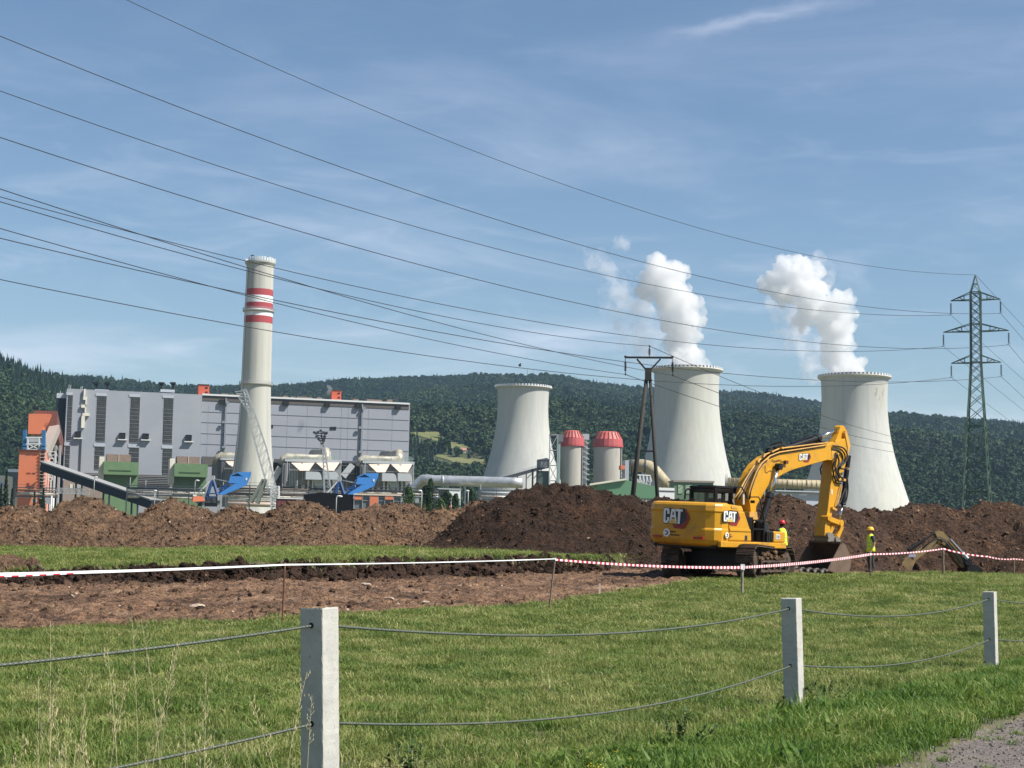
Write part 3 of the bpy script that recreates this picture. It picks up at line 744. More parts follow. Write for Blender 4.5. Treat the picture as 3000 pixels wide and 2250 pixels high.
# ---------------------------------------------------------------- boiler house
BP = Plane(190, 850)
def boiler_house():
    t = thing('boiler_house', 'huge lilac grey boiler house with tall dark window strips', 'power station', place(BP, 560, 1400))
    m1 = MB(); fb(m1, BP, 190, 1147, 588, 1400, 0, 90, GB)
    w1 = m1.make('wall', clad, t)
    # roof line of the left half follows the measured top
    m2 = MB(); fb(m2, BP, 588.5, 1168.5, 1200, 1400, 1.2, 90, GB); w2 = m2.make('wall', clad_b, t)
    zt1 = BP.p(390, 1147).z
    b = MB(); fb(b, BP, 592, 1166.5, 1201, 1171.5, .2, 3); b.make('roof_edge', steel_w, t)
    b = MB(); fb(b, BP, 593, 1172, 1200, 1186, .9, 2); b.make('louvre_band', brown_band, t)
    b = MB()
    for zy in (1218, 1248.5, 1280.5, 1311):
        fb(b, BP, 590, zy-.5, 1199, zy+.5, 1.0, 2)
    b.make('panel_joint', line_m, w2)
    b = MB()
    for xx in (609, 660, 723, 790, 842, 900, 942, 1000, 1020, 1080, 1150): fb(b, BP, xx-.18, 1187, xx+.18, 1345, 1.1, 2)
    b.make('panel_seam', clad, w2)
    b = MB(); fb(b, BP, 592, 1347, 1197, 1372, .8, 2); b.make('louvre_band', brown_band, t)
    # window strips with bars, upper and lower tiers
    strips = [(197, 210.4, 1157.5, 1290.5, 12), (282.4, 309.6, 1160, 1292.5, 12), (381, 408, 1163, 1296, 12), (478.6, 505.8, 1166, 1298.5, 12),
              (190.8, 204, 1305.5, 1372, 5), (277, 305, 1308, 1375, 5), (378, 406, 1311, 1385, 5), (476, 503, 1314, 1388, 6)]
    for i, (x0, x1, y0, y1, nb) in enumerate(strips):
        b = MB(); fb(b, BP, x0, y0, x1, y1, -.1, .6); wdw = b.make('window_strip', dark_glass, t)
        g = MB(); rs = random.Random(i)
        for k_ in range(nb+1):
            yy_ = y0+(y1-y0)*k_/nb
            if i < 4 and 0 < k_ < 3: continue
            fb(g, BP, x0, yy_-.4, x1, yy_+.4, -.35, -.12)
        nv = 8 if x1-x0 > 20 else 4
        for k_ in range(1, nv): 
            xx = x0+(x1-x0)*k_/nv; fb(g, BP, xx-.14, y0, xx+.14, y1, -.3, -.14)
        for k_ in range(nb*2):
            yy_ = y0+(y1-y0)*k_/(nb*2); fb(g, BP, x0, yy_-.1, x1, yy_+.1, -.28, -.15)
        g.make('mullion', bar_m, wdw)
        s_ = MB()
        fb(s_, BP, x0-2.6, y0-8, x1+2.6, y0-.3, -.25, .5); s_.make('surround', clad_l, wdw)
    # lower louvre wall
    b = MB(); fb(b, BP, 233, 1389, 500, 1420, -.6, .5); b.make('louvre_band', brown_band, t)
    b = MB()
    for yy_ in (1394, 1399, 1404, 1409, 1414): fb(b, BP, 233, yy_-.6, 500, yy_+.6, -.9, -.62)
    b.make('louvre', bar_m, t)
    b = MB(); fb(b, BP, 183, 1410, 300, 1440, -14, 1, GB); b.make('annex', brick_m, t)
    b = MB(); fb(b, BP, 202, 1421, 210, 1432, -14.3, -14.02); b.make('lit_door', cream_m, t)
    b = MB(); fb(b, BP, 214, 1423, 237, 1432, -14.3, -14.02); b.make('window', steel_g, t)
    # shaded gable with its own glazing
    L = BP.p(190, 1280); zt = zt1
    g = MB(); 
    for k_ in range(5):
        c = L+BP.n*(9+k_*17)-BP.u*.1; c.z = (zt+GB)/2
        g.box(c, (.5, 11, (zt-GB)*.9), (BP.u, BP.n, Vector((0, 0, 1))))
    g.make('gable_glazing', dark_glass, t)
    # stair shaft standing off the gable
    s_ = MB(); c = L-BP.u*2.5+BP.n*7; zz = BP.p(180, 1151).z; c.z = (zz+GB)/2
    s_.box(c, (4.8, 8, zz-GB), (BP.u, BP.n, Vector((0, 0, 1)))); sh = s_.make('stair_shaft', navy_m, t)
    s_ = MB(); c = Vector(c); c.z = zz-1.2; s_.box(c-BP.n*.1, (5.0, 8.4, 2.6), (BP.u, BP.n, Vector((0, 0, 1)))); s_.make('shaft_head', clad_l, sh)
    # dark intake hoods
    for x0, x1, y0, y1 in ((220, 237, 1264, 1281), (349.5, 367, 1268, 1285), (417.5, 435.5, 1270, 1286), (544, 561, 1274, 1291)):
        b = MB(); a = BP.p(x0, (y0+y1)/2); c = BP.p(x1, (y0+y1)/2); z1 = BP.p(x0, y0).z; z0 = BP.p(x0, y1).z
        w_ = BP.n
        vs = [Vector((a.x, a.y, z0)), Vector((c.x, c.y, z0)), Vector((c.x, c.y, z1)), Vector((a.x, a.y, z1))]
        fr = [v-w_*1.5 for v in vs]
        b.add([*vs, *fr], [(0, 4, 7, 3), (1, 2, 6, 5), (3, 7, 6, 2), (0, 1, 5, 4)]); hd = b.make('intake_hood', steel_d, t)
        b = MB(); fb(b, BP, x0+.6, y0+.6, x1-.6, y1-.6, -1.3, -1.2); b.make('hood_mouth', black_m, hd)
        b = MB(); fb(b, BP, x0-5, y1+2.2, x1+5, y1+5, -1.9, 0); b.make('hood_ledge', steel_w, hd)
    for x0, x1, y0, y1 in ((644, 657, 1170.5, 1184), (830, 846, 1175, 1188), (952, 966, 1180, 1193), (1042, 1056, 1183, 1195), (1160, 1174, 1187, 1199)):
        b = MB(); fb(b, BP, x0, y0, x1, y1, -.5, 1); b.make('vent_hood', black_m, t)
    b = MB(); fb(b, BP, 790, 1244, 801, 1253, .9, 1.3); b.make('window', black_m, t)
    b = MB(); fb(b, BP, 968, 1250, 976.5, 1259, .9, 1.3); b.make('window', black_m, t)
    b = MB(); fb(b, BP, 977.5, 1250, 986, 1259, .9, 1.3); b.make('window', black_m, t)
    # zig-zag pale flue on the left wall
    b = MB()
    for x0, x1, y0, y1 in ((245, 250, 1140, 1165), (243, 255, 1163, 1172), (250, 254, 1172, 1186), (237.5, 249, 1186, 1195), (241, 262, 1211, 1219), (248, 252, 1194, 1213), (238, 248, 1219, 1254)):
        fb(b, BP, x0, y0, x1, y1, -1.4, -.05)
    b.make('flue', cream_m, t)
    b = MB(); fb(b, BP, 235, 1290, 237.5, 1384, -.8, -.05); b.make('downpipe', steel_d, t)
    for xx, y0, y1 in ((660, 1166, 1322), (1060, 1184, 1336)):
        b = MB(); fb(b, BP, xx-2.2, y0, xx+2.2, y1, -.1, 1); 
        for q, off in ((.08, 1), (.45, -1), (.92, -1)):
            yy_ = y0+(y1-y0)*q; fb(b, BP, xx+(off-1)*5, yy_-3, xx+(off+1)*5, yy_+4, -1.0, -.12)
        b.make('riser_duct', mat('riser_sheet', (.20, .215, .235), .6), t)
    # roof furniture
    for x0, x1 in ((283, 316), (476, 510)):
        b = MB(); fb(b, BP, x0-4, 1139, x1+4, 1147, 4, 14); ba = b.make('roof_vent', clad_l, t)
        v = MB()
        for xx in (x0, x1):
            fb(v, BP, xx-2, 1126, xx+2, 1143, 6, 8); fb(v, BP, xx-8, 1117, xx+8, 1121, 5, 9); fb(v, BP, xx-5, 1121, xx+5, 1126, 5.5, 8.5)
            fb(v, BP, xx-7, 1136, xx+3, 1141, 5, 9)
        v.make('funnel', black_m, ba)
    for x0, x1, y0, y1, m in ((583, 615, 1126, 1160, orange_r), (975, 1003, 1142, 1175, orange_r)):
        b = MB(); fb(b, BP, x0, y0, x1, y1, 3, 9); o = b.make('lift_house', m, t)
        v = MB(); fb(v, BP, x0+(x1-x0)*.62, y0+7, x0+(x1-x0)*.86, y0+10.5, 2.8, 3.02); fb(v, BP, x0+(x1-x0)*.62, y0+20, x0+(x1-x0)*.86, y0+23.5, 2.8, 3.02); v.each('window', black_m, o)
        v = MB(); fb(v, BP, x0-1, y0-1.8, x1+1, y0, 2.6, 9.4); v.make('parapet', steel_d, o)
    b = MB()
    for xx, y0, y1 in ((600, 1108, 1126), (606, 1111, 1126), (203, 1124, 1142), (208, 1126, 1142), (238, 1130, 1145), (242, 1129, 1145), (178, 1143, 1152)):
        fb(b, BP, xx-.5, y0, xx+.5, y1, 5, 5.5)
    b.each('aerial', steel_w, t)
    for x0, x1, y0, y1 in ((653, 671, 1150, 1163), (680, 690, 1152, 1163), (834, 849, 1157, 1169), (858, 868, 1159, 1169), (876, 920, 1160, 1171), (935, 950, 1161, 1172), (1041, 1057, 1166, 1176), (1082, 1126, 1168, 1179), (1141, 1158, 1168, 1180)):
        b = MB(); fb(b, BP, x0, y0, x1, y1, 6, 12, BP.p(890, 1172).z); b.make('roof_box', brown_m, t)
    for xx, y0 in ((641, 1138), (827, 1146), (958, 1148), (1036, 1156), (1165, 1161), (1170, 1163)):
        b = MB(); fb(b, BP, xx-1.6, y0, xx+1.6, y0+20, 5, 6); b.make('vent_stack', steel_d, t)
    return t
boiler_house()

# ---------------------------------------------------------------- filter blocks with their hot-gas ducts
FPn = Plane(1000, 790)
def filter_block(x0, x1, label, cut=None):
    """x0..x1: front width in px; heights are shared"""
    t = thing('filter_house', label, 'filter block', place(FPn, (x0+x1)/2, 1400), 'dust filter blocks below the boiler house')
    w_ = x1-x0; yo = (x0-838)*.021
    def bx(nm, m, a, y0, b_, y1, k0, k1, par=t):
        q = MB(); fb(q, FPn, x0+w_*a, y0+yo, x0+w_*b_, y1+yo, k0, k1); return q.make(nm, m, par)
    bx('casing', mat('filter_casing', (.17, .175, .18), .7, col2=(.22, .22, .22), ns=.4), .06, 1352, 1, 1421, 3, 26)
    bx('roof_beam', steel_g, -.01, 1345, 1.02, 1354, 1.2, 27)
    q = MB()
    for i in range(6):
        a_ = .07+i*.028; q.bar(FPn.p(x0+w_*a_, 1357+yo, .8), FPn.p(x0+w_*a_, 1424+yo, .8), .25)
    q.each('side_rib', steel_g, t)
    q = MB(); q.prism([FPn.p(x0+w_*.50, 1405+yo, 0), FPn.p(x0+w_*.70, 1405+yo, 0), FPn.p(x0+w_*.66, 1427+yo, 0), FPn.p(x0+w_*.54, 1427+yo, 0)], FPn.n*4); q.make('outlet_chute', mat('pale_blue_sheet', (.36, .41, .43), .6), t)
    q = MB()
    for i in range(4):
        a_ = (.02, .3, .74, .99)[i]; fb(q, FPn, x0+w_*a_-.8, 1350+yo, x0+w_*a_+.8, 1410+yo, -.2, .1)
    q.each('mast_pipe', steel_g, t)
    # two stepped inlet funnels
    q = MB()
    for a0, a1 in ((.10, .52), (.55, .97)):
        for i in range(6):
            f = i/6; am = (a0+a1)/2; h_ = (a1-a0)/2*(1-.62*f)
            y0 = 1355.5+i*4.1+yo; d0, d1 = .6-i*.75, .6-(i+.8)*.75; hb = (a1-a0)/2*(1-.62*(i+.8)/6)
            q.prism([FPn.p(x0+w_*(am-h_), y0, d0), FPn.p(x0+w_*(am+h_), y0, d0), FPn.p(x0+w_*(am+hb), y0+3.3, d1), FPn.p(x0+w_*(am-hb), y0+3.3, d1)], FPn.n*.5)
    q.make('louvred_funnel', louv_m, t)
    q = MB()
    for i in range(9): xx = .06+.05*i; 
    for a0, a1 in ((-.06, .06),):
        fb(q, FPn, x0+w_*a0, 1356+yo, x0+w_*a1, 1425+yo, 1, 24)
    q.make('side_duct', mat('dusky_duct', (.12, .12, .125), .7), t)
    # hopper housings with curved shoulders
    for a0, a1 in ((.33, .62), (.64, .93)):
        q = MB(); n = 9; ring = []
        A = FPn.p(x0+w_*a0, 1395); B = FPn.p(x0+w_*a1, 1395); z1 = FPn.p(x0+w_*a0, 1382+yo).z; z0 = FPn.p(x0+w_*a0, 1405+yo).z
        L = (B-A).length; u_ = (B-A).normalized(); pts = [Vector((A.x, A.y, z0)), Vector((B.x, B.y, z0))]
        for i in range(n+1):
            an = math.pi/2*i/n; pts.append(Vector((B.x, B.y, 0))-u_*(L*.25*(1-math.cos(an)))+Vector((0, 0, z0+(z1-z0)*math.sin(an))))
        pts.append(Vector((A.x, A.y, z1)))
        q.prism(pts, FPn.n*6-FPn.n*0); [None for _ in ()]
        q.v = [p-FPn.n*4.2 for p in q.v]; q.make('hopper_housing', steel_g, t)
    q = MB()
    for a in (.2, .42, .5, .7, .78, .96):
        A = FPn.p(x0+w_*a, 1405+yo, 2); q.bar(A, (A.x, A.y, GB), .8)
    for a in (.3, .6, .85):
        A = FPn.p(x0+w_*a, 1407+yo, 5); B = FPn.p(x0+w_*(a+.09), 1407+yo, 5)
        q.prism([A, B, Vector((B.x-1, B.y, A.z-6)), Vector((A.x+1, A.y, A.z-6))], FPn.n*4)
    q.each('leg', steel_w, t)
    bx('undercroft', steel_d, 0, 1407, 1, 1432, 8, 24)
    # roof duct: elbow, straight run, upright bend
    A = FPn.p(x0+w_*.05, 1337+yo, 6); B = FPn.p(x0+w_*.78, 1340+yo, 6)
    r_ = 1.55
    q = MB(); q.tube([A+Vector((0, 0, -4))-UB*2.5, A+Vector((0, 0, -.8))-UB*1.2, A, (A+B)/2, B], [r_*1.35, r_*1.35, r_*1.15, r_, r_], 16, True); q.smooth = True; q.make('hot_duct', duct_m, t)
    q = MB()
    for f in (.25, .5, .75): P_ = A.lerp(B, f); q.tube([P_-UB*.15, P_+UB*.15], r_*1.12, 16)
    q.each('duct_flange', steel_g, t)
    C = FPn.p(x0+w_*.80, 1323+yo, 12)
    q = MB(); q.tube([C+FPn.n*34+Vector((0, 0, 1)), C+FPn.n*8, C+Vector((0, 0, .2)), C-Vector((0, 0, 2.5))-FPn.n*1.5, C-Vector((0, 0, 7))-FPn.n*1.8], 2.5, 18); q.smooth = True; q.make('bend_duct', duct_m, t)
    q = MB()
    A = FPn.p(x0+w_*.82, 1333+yo, 4); B = FPn.p(x0+w_*1.0, 1333+yo, 4)
    for i in range(5):
        P_ = A.lerp(B, i/4); q.bar(P_, P_-Vector((0, 0, 4.2)), .2)
    for dz in (0, -1.4, -2.8): q.bar(A+Vector((0, 0, dz)), B+Vector((0, 0, dz)), .16)
    A = FPn.p(x0, 1344+yo, 1); B = FPn.p(x1, 1344+yo, 1)
    for i in range(26):
        P_ = A.lerp(B, i/25); q.bar(P_, P_+Vector((0, 0, 1.2)), .1)
    q.bar(A+Vector((0, 0, 1.2)), B+Vector((0, 0, 1.2)), .12); q.bar(A+Vector((0, 0, .6)), B+Vector((0, 0, .6)), .1)
    q.make('railing', mat('green_grey_steel', (.24, .33, .30), .6), t)
    return t
filter_block(838, 1000, 'dust filter block right of the chimney, under the floodlight mast')
filter_block(1066, 1213, 'dust filter block at the right end of the grey boiler house')
filter_block(646, 800, 'dust filter block mostly hidden behind the foot of the chimney')
t = thing('duct_bridge', 'dark tangle of ducts in the gap between the two filter blocks', 'ductwork', place(FPn, 1035, 1400))
q = MB(); fb(q, FPn, 1003, 1362, 1063, 1432, 14, 24); q.make('back_wall', mat('grey_sheet', (.13, .14, .15), .7), t)
q = MB(); A = FPn.p(1010, 1395, 6); B = FPn.p(1038, 1360, 6); q.bar(A, B, 4, 3); q.make('chute', steel_g, t)
q = MB(); fb(q, FPn, 1001, 1350, 1066, 1357, 4, 20)
for i in range(7): A = FPn.p(1004+i*9.5, 1357, 5); q.bar(A, (A.x, A.y, GB), .45)
fb(q, FPn, 1003, 1385, 1064, 1387, 4, 6); q.make('frame', steel_d, t)
t = thing('duct_bridge', 'dark ducts and slanting chute between the chimney foot and the filter block', 'ductwork', place(FPn, 815, 1400))
q = MB(); fb(q, FPn, 797, 1352, 834, 1432, 14, 24); q.make('back_wall', MATS['grey_sheet'], t)
q = MB(); A = FPn.p(806, 1402, 6); B = FPn.p(826, 1368, 6); q.bar(A, B, 3.5, 3); q.make('chute', steel_g, t)
q = MB(); fb(q, FPn, 795, 1348, 836, 1354, 4, 20); A = FPn.p(830, 1354, 5); q.bar(A, (A.x, A.y, GB), .8); q.make('frame', steel_d, t)

# ---------------------------------------------------------------- green transformer houses
GP = Plane(400, 826)
for x0, x1, y0, yg, lab in ((302, 404, 1354, 0, 'green sheet house with a brown box on top, nearer the conveyor gallery'), (508, 605, 1360, 5, 'green sheet house with a brown box on top, next to the chimney')):
    t = thing('green_house', lab, 'industrial building', place(GP, (x0+x1)/2, 1400), 'green sheet houses at the foot of the boiler house')
    q = MB(); fb(q, GP, x0, y0, x1, y0+38, -5, 12); q.make('upper_wall', green_m, t)
    q = MB(); fb(q, GP, x0+3, y0+38, x1-1, y0+80, 0, 12, GB); q.make('lower_wall', green_m, t)
    q = MB(); fb(q, GP, x0+14, y0+24, x1-22, y0+27, -5.2, -5.02); q.make('vent_slot', mat('dark_green', (.04, .09, .035), .7), t)
    q = MB(); fb(q, GP, x0+10, y0-22, x1-21, y0, -2, 6); bx = q.make('roof_box', brown_m, t)
    q = MB(); xm = (x0+x1)/2-6; fb(q, GP, xm-.6, y0-22, xm+.6, y0, -2.3, -2.02); q.make('seam', cream_m, bx)
    q = MB(); fb(q, GP, x0-12.5, y0-16, x0+2, y0+60, -2.5, 6); q.make('end_wall', cream_m, t)

# ---------------------------------------------------------------- orange coal handling, far left
OP = Plane(90, 640, (1, .12, 0))
t = thing('orange_tower', 'tall orange clad transfer tower at the far left of the works', 'tower', place(OP, 90, 1400))
q = MB(); fb(q, OP, 53, 1322, 116, 1480, 0, 9, GB); q.make('wall', orange_m, t)
q = MB(); fb(q, OP, 120, 1322, 126, 1480, 1.5, 9, GB); q.make('stair_shaft', MATS['brown_box_sheet'], t)
q = MB(); fb(q, OP, 126.5, 1322, 134, 1480, .6, 9, GB); q.make('corner_wall', mat('pink_orange', (.70, .33, .25), .6), t)
q = MB(); fb(q, OP, 52, 1317.5, 134, 1321.5, -.6, 9.6); q.make('parapet', mat('dark_red', (.10, .03, .025), .7), t)
q = MB()
for xa, xb, y_ in ((77.5, 92, 1330.5), (95.5, 110.5, 1330.8), (78.5, 90, 1385.5), (94.5, 105, 1385.8)): fb(q, OP, xa, y_-.9, xb, y_+.9, -.2, -.02)
fb(q, OP, 79, 1415, 87, 1416.5, -.2, -.02)
q.each('lettering', mat('worn_red_lettering', (.24, .05, .03), .8), t); q = MB()
cpt = [OP.p(83+4.8*math.cos(a), 1426-6*math.sin(a), -.15) for a in [math.pi*(1-i/8)*1.0 for i in range(9)]]
q.tube(cpt, .22, 5); q.make('arch_mark', mat('worn_red_lettering', (.24, .05, .03), .8), t)
q = MB(); ladder_x = 122
for i in range(14): fb(q, OP, 117, 1330+i*10, 133, 1331+i*10, -.8, 1)
q.make('stair', steel_w, t)
t = thing('blue_steel_tower', 'blue and white steel frame standing on top of the orange transfer tower', 'steel frame', place(OP, 92, 1318, OP.p(92, 1318).z, 3))
q = MB()
for xx in (68, 72, 123, 128):
    A = OP.p(xx, 1256+(xx % 5), 2); B = OP.p(xx, 1318, 2); q.bar(A, B, .8)
for yy_ in (1300, 1310): fb(q, OP, 66, yy_, 76, yy_+6, 0, 4); fb(q, OP, 120, yy_, 131, yy_+6, 0, 4)
q.make('column', mat('mid_blue_steel', (.03, .14, .30), .6), t)
q = MB(); fb(q, OP, 76, 1283, 120, 1299, 2, 5); q.make('cabin', steel_g, t)
q = MB()
for yy_ in (1281, 1300, 1317): A = OP.p(75, yy_, 1); B = OP.p(121, yy_, 1); q.bar(A, B, .45)
q.bar(OP.p(80, 1300, 1), OP.p(114, 1316, 1), .35); q.bar(OP.p(80, 1316, 1), OP.p(114, 1300, 1), .35)
for xx in (80, 114): q.bar(OP.p(xx, 1281, 1), OP.p(xx, 1318, 1), .5)
q.make('brace', steel_w, t)
t = thing('transfer_house', 'orange transfer house with a slanting underside joined to the boiler house', 'industrial building', place(OP, 110, 1400))
q = MB(); poly = [OP.p(x_, y_, 8) for x_, y_ in ((74, 1207), (136, 1208), (126, 1232), (117, 1246), (113, 1262), (107, 1268), (71.5, 1267))]
q.prism(poly, OP.n*14); q.make('front_wall', orange_m, t)
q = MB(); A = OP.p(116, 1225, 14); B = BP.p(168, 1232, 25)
q.bar(Vector((A.x, A.y, A.z)), Vector((B.x, B.y, A.z)), 9, 8); q.make('link_gallery', brown_shade_m, t)  # link gallery's shaded orange side, given as a darker cladding colour
q = MB(); A = OP.p(143, 1246, 16); B = OP.p(125, 1335, 2); q.bar(A, B, 3.8, 3.4, (0, -1, 0)); q.make('inclined_gallery', mat('taupe_sheet', (.30, .26, .23), .7), t)
q = MB()
for xx in (88, 94): q.bar(OP.p(xx, 1267, 12), OP.p(xx, 1284, 12), .6)
for xx in (150, 163): A = OP.p(xx, 1300, 12); q.bar(A, (A.x, A.y, GB), .8)
for k_ in range(4): q.bar(OP.p(150, 1300+k_*22, 12), OP.p(163, 1322+k_*22, 12), .35)
q.each('trestle_leg', steel_g, t)
# descending gallery
A = W(131, 1367, 636); dg = Vector((.8, -.6, 0)); B = W(455, 1479, 597)
t = thing('conveyor_gallery', 'long dark blue conveyor gallery sloping down right from the orange tower', 'conveyor', (A.x, A.y, GB))
dv = (B-A); q = MB(); q.bar(A, B, 4.2, 3.3); q.make('casing', navy_m, t)
q = MB(); up = Vector((0, 0, 1.75)); q.bar(A+up+dv*.002, B+up, 5.0, .5); q.make('roof', gall_top, t)
q = MB()
for f in (.3, .55, .8): P_ = A.lerp(B, f); q.bar(P_+Vector((0, 0, -1.6)), (P_.x, P_.y, GB), .6); q.bar(P_+Vector((2, 1, -1.6)), (P_.x+2, P_.y+1, GB), .6)
q.each('trestle_leg', steel_d, t)
# stair frames beside the orange tower
t = thing('stair_tower', 'pale steel stair frame between the orange tower and the boiler house', 'steel frame', place(OP, 147, 1400))
q = MB()
for (x0, x1, y0, y1) in ((137, 158, 1322, 1352), (137, 150, 1383, 1406)):
    for xx in (x0, x1): q.bar(OP.p(xx, y0, 3), OP.p(xx, y1, 3), .35)
    for k_ in range(4): yy_ = y0+(y1-y0)*k_/3; q.bar(OP.p(x0, yy_, 3), OP.p(x1, yy_, 3), .3)
    q.bar(OP.p(x0, y0, 3), OP.p(x1, y1, 3), .3)
A = OP.p(160, 1325, 3); q.bar(A, (A.x, A.y, GB), .5); A = OP.p(146, 1406, 3); q.bar(A, (A.x, A.y, GB), .5)
q.make('frame', steel_w, t)

# ---------------------------------------------------------------- small far-left buildings
LP = Plane(30, 700, (1, .1, 0))
t = thing('flat_roof_house', 'white and cream flat roofed house low behind the spruces at the left edge', 'building', place(LP, 15, 1430))
q = MB(); fb(q, LP, -30, 1393, 18, 1440, 0, 14, GB); q.make('wall', cream_m, t)
q = MB(); fb(q, LP, 5, 1371, 40, 1430, 14, 26, GB); q.make('rear_wall', mat('slate_wall', (.12, .13, .13), .8), t)
q = MB(); fb(q, LP, 4, 1370, 41, 1379, 13.6, 26.4); fb(q, LP, 39, 1381, 44.5, 1403, 13.5, 16); q.make('parapet', mat('white_render', (.75, .75, .74), .7), t)
q = MB(); fb(q, LP, -20, 1412, 11, 1426, -.2, 0); q.make('window', mat('pale_glass', (.35, .42, .50), .2), t)

# ---------------------------------------------------------------- pipe racks
def pipe_rack(label, x0, x1, ytop, D, rows, u=(1, .1, 0), sp=5, grp='pipe racks across the works'):
    PLr = Plane((x0+x1)/2, D, u); t = thing('pipe_rack', label, 'pipe rack', place(PLr, (x0+x1)/2, 1450), grp)
    A0 = PLr.p(x0, ytop); B0 = PLr.p(x1, ytop); L = (B0-A0).length; zt = PLr.p((x0+x1)/2, ytop).z; u_ = PLr.u
    fr = MB(); n = max(2, int(L/sp))
    A0.z = B0.z = zt
    for i in range(n+1):
        P_ = A0+u_*(L*i/n); 
        if i % 2 == 0:
            fr.bar(P_, (P_.x, P_.y, GB-2), .35)
        fr.bar(P_, P_-Vector((0, 0, 3.4)), .16)
    fr.bar(A0, B0, .3); fr.bar(A0-Vector((0, 0, 1.7)), B0-Vector((0, 0, 1.7)), .3); fr.bar(A0-Vector((0, 0, 3.4)), B0-Vector((0, 0, 3.4)), .3)
    rs = random.Random(int(x0)); st_ = MB()
    for i in range(n):
        P_ = A0+u_*(L*i/n); Q_ = A0+u_*(L*(i+1)/n)
        if i % 3 == 0: fr.bar(P_, Q_-Vector((0, 0, 3.4)), .12)
        fr.bar(P_+Vector((0, -.4, .0)), P_+Vector((0, -.4, 1.1)), .09)
        if rs.random() < .35: st_.tube([P_+Vector((1, .5, -1)), P_+Vector((1, .5, rs.uniform(.8, 3.0)))], .16, 6)
        if rs.random() < .25: st_.box(P_+Vector((2, .6, -4.6)), (rs.uniform(1.2, 3), 1.5, rs.uniform(1, 2.2)))
    fr.bar(A0+Vector((0, -.4, 1.1)), B0+Vector((0, -.4, 1.1)), .09)
    if st_.v: st_.each('riser', steel_g, t)
    fr.make('frame', steel_d, t)
    for dz, r_, m_ in rows:
        q = MB(); q.tube([A0+Vector((0, .8, dz)), B0+Vector((0, .8, dz))], r_, 8); q.smooth = True; q.make('pipe', m_, t)
pipe_w = mat('white_lagged_pipe', (.66, .63, .58), .5, col2=(.42, .36, .30), ns=.5, nd=6)
pipe_b = mat('brown_lagged_pipe', (.16, .11, .085), .7)
pipe_rack('pipe rack with pale pipes passing in front of the orange tower', 44, 168, 1429, 600, [(-.9, .3, pipe_b), (-2.2, .55, pipe_w), (-3.2, .3, steel_d)])
pipe_rack('pipe rack with railings running from the green houses to the chimney foot', 372, 600, 1424, 600, [(-1.0, .4, steel_d), (-2.4, .5, pipe_w), (-3.9, .75, pipe_w)])
pipe_rack('stacked pale and brown pipes in front of the chimney foot', 645, 905, 1424, 590, [(-1.0, .35, pipe_b), (-1.9, .4, pipe_w), (-2.9, .4, pipe_b), (-3.9, .55, pipe_w), (-5.2, .5, pipe_w), (-6.6, .9, mat('tan_lagging', (.5, .4, .32), .6))])
pipe_rack('pipe rack under the two right hand filter blocks', 905, 1285, 1428, 620, [(-1.0, .35, steel_d), (-2.1, .4, pipe_w), (-3.0, .35, steel_g)])
pipe_rack('low pipe rack left of the dark earth heap, below the silver duct', 1400, 1510, 1437, 600, [(-.9, .4, steel_g), (-2.2, .45, pipe_w), (-3.4, .4, steel_g)])
tb = thing('truss_bridge', 'short grey lattice bridge left of the conveyor gallery', 'truss', place(Plane(210, 560), 210, 1450))
q = MB(); PLt = Plane(210, 560, (1, .1, 0)); q.truss(PLt.p(168, 1437), PLt.p(262, 1441), 2, 1.7, 9, .18); q.make('truss', steel_g, tb)

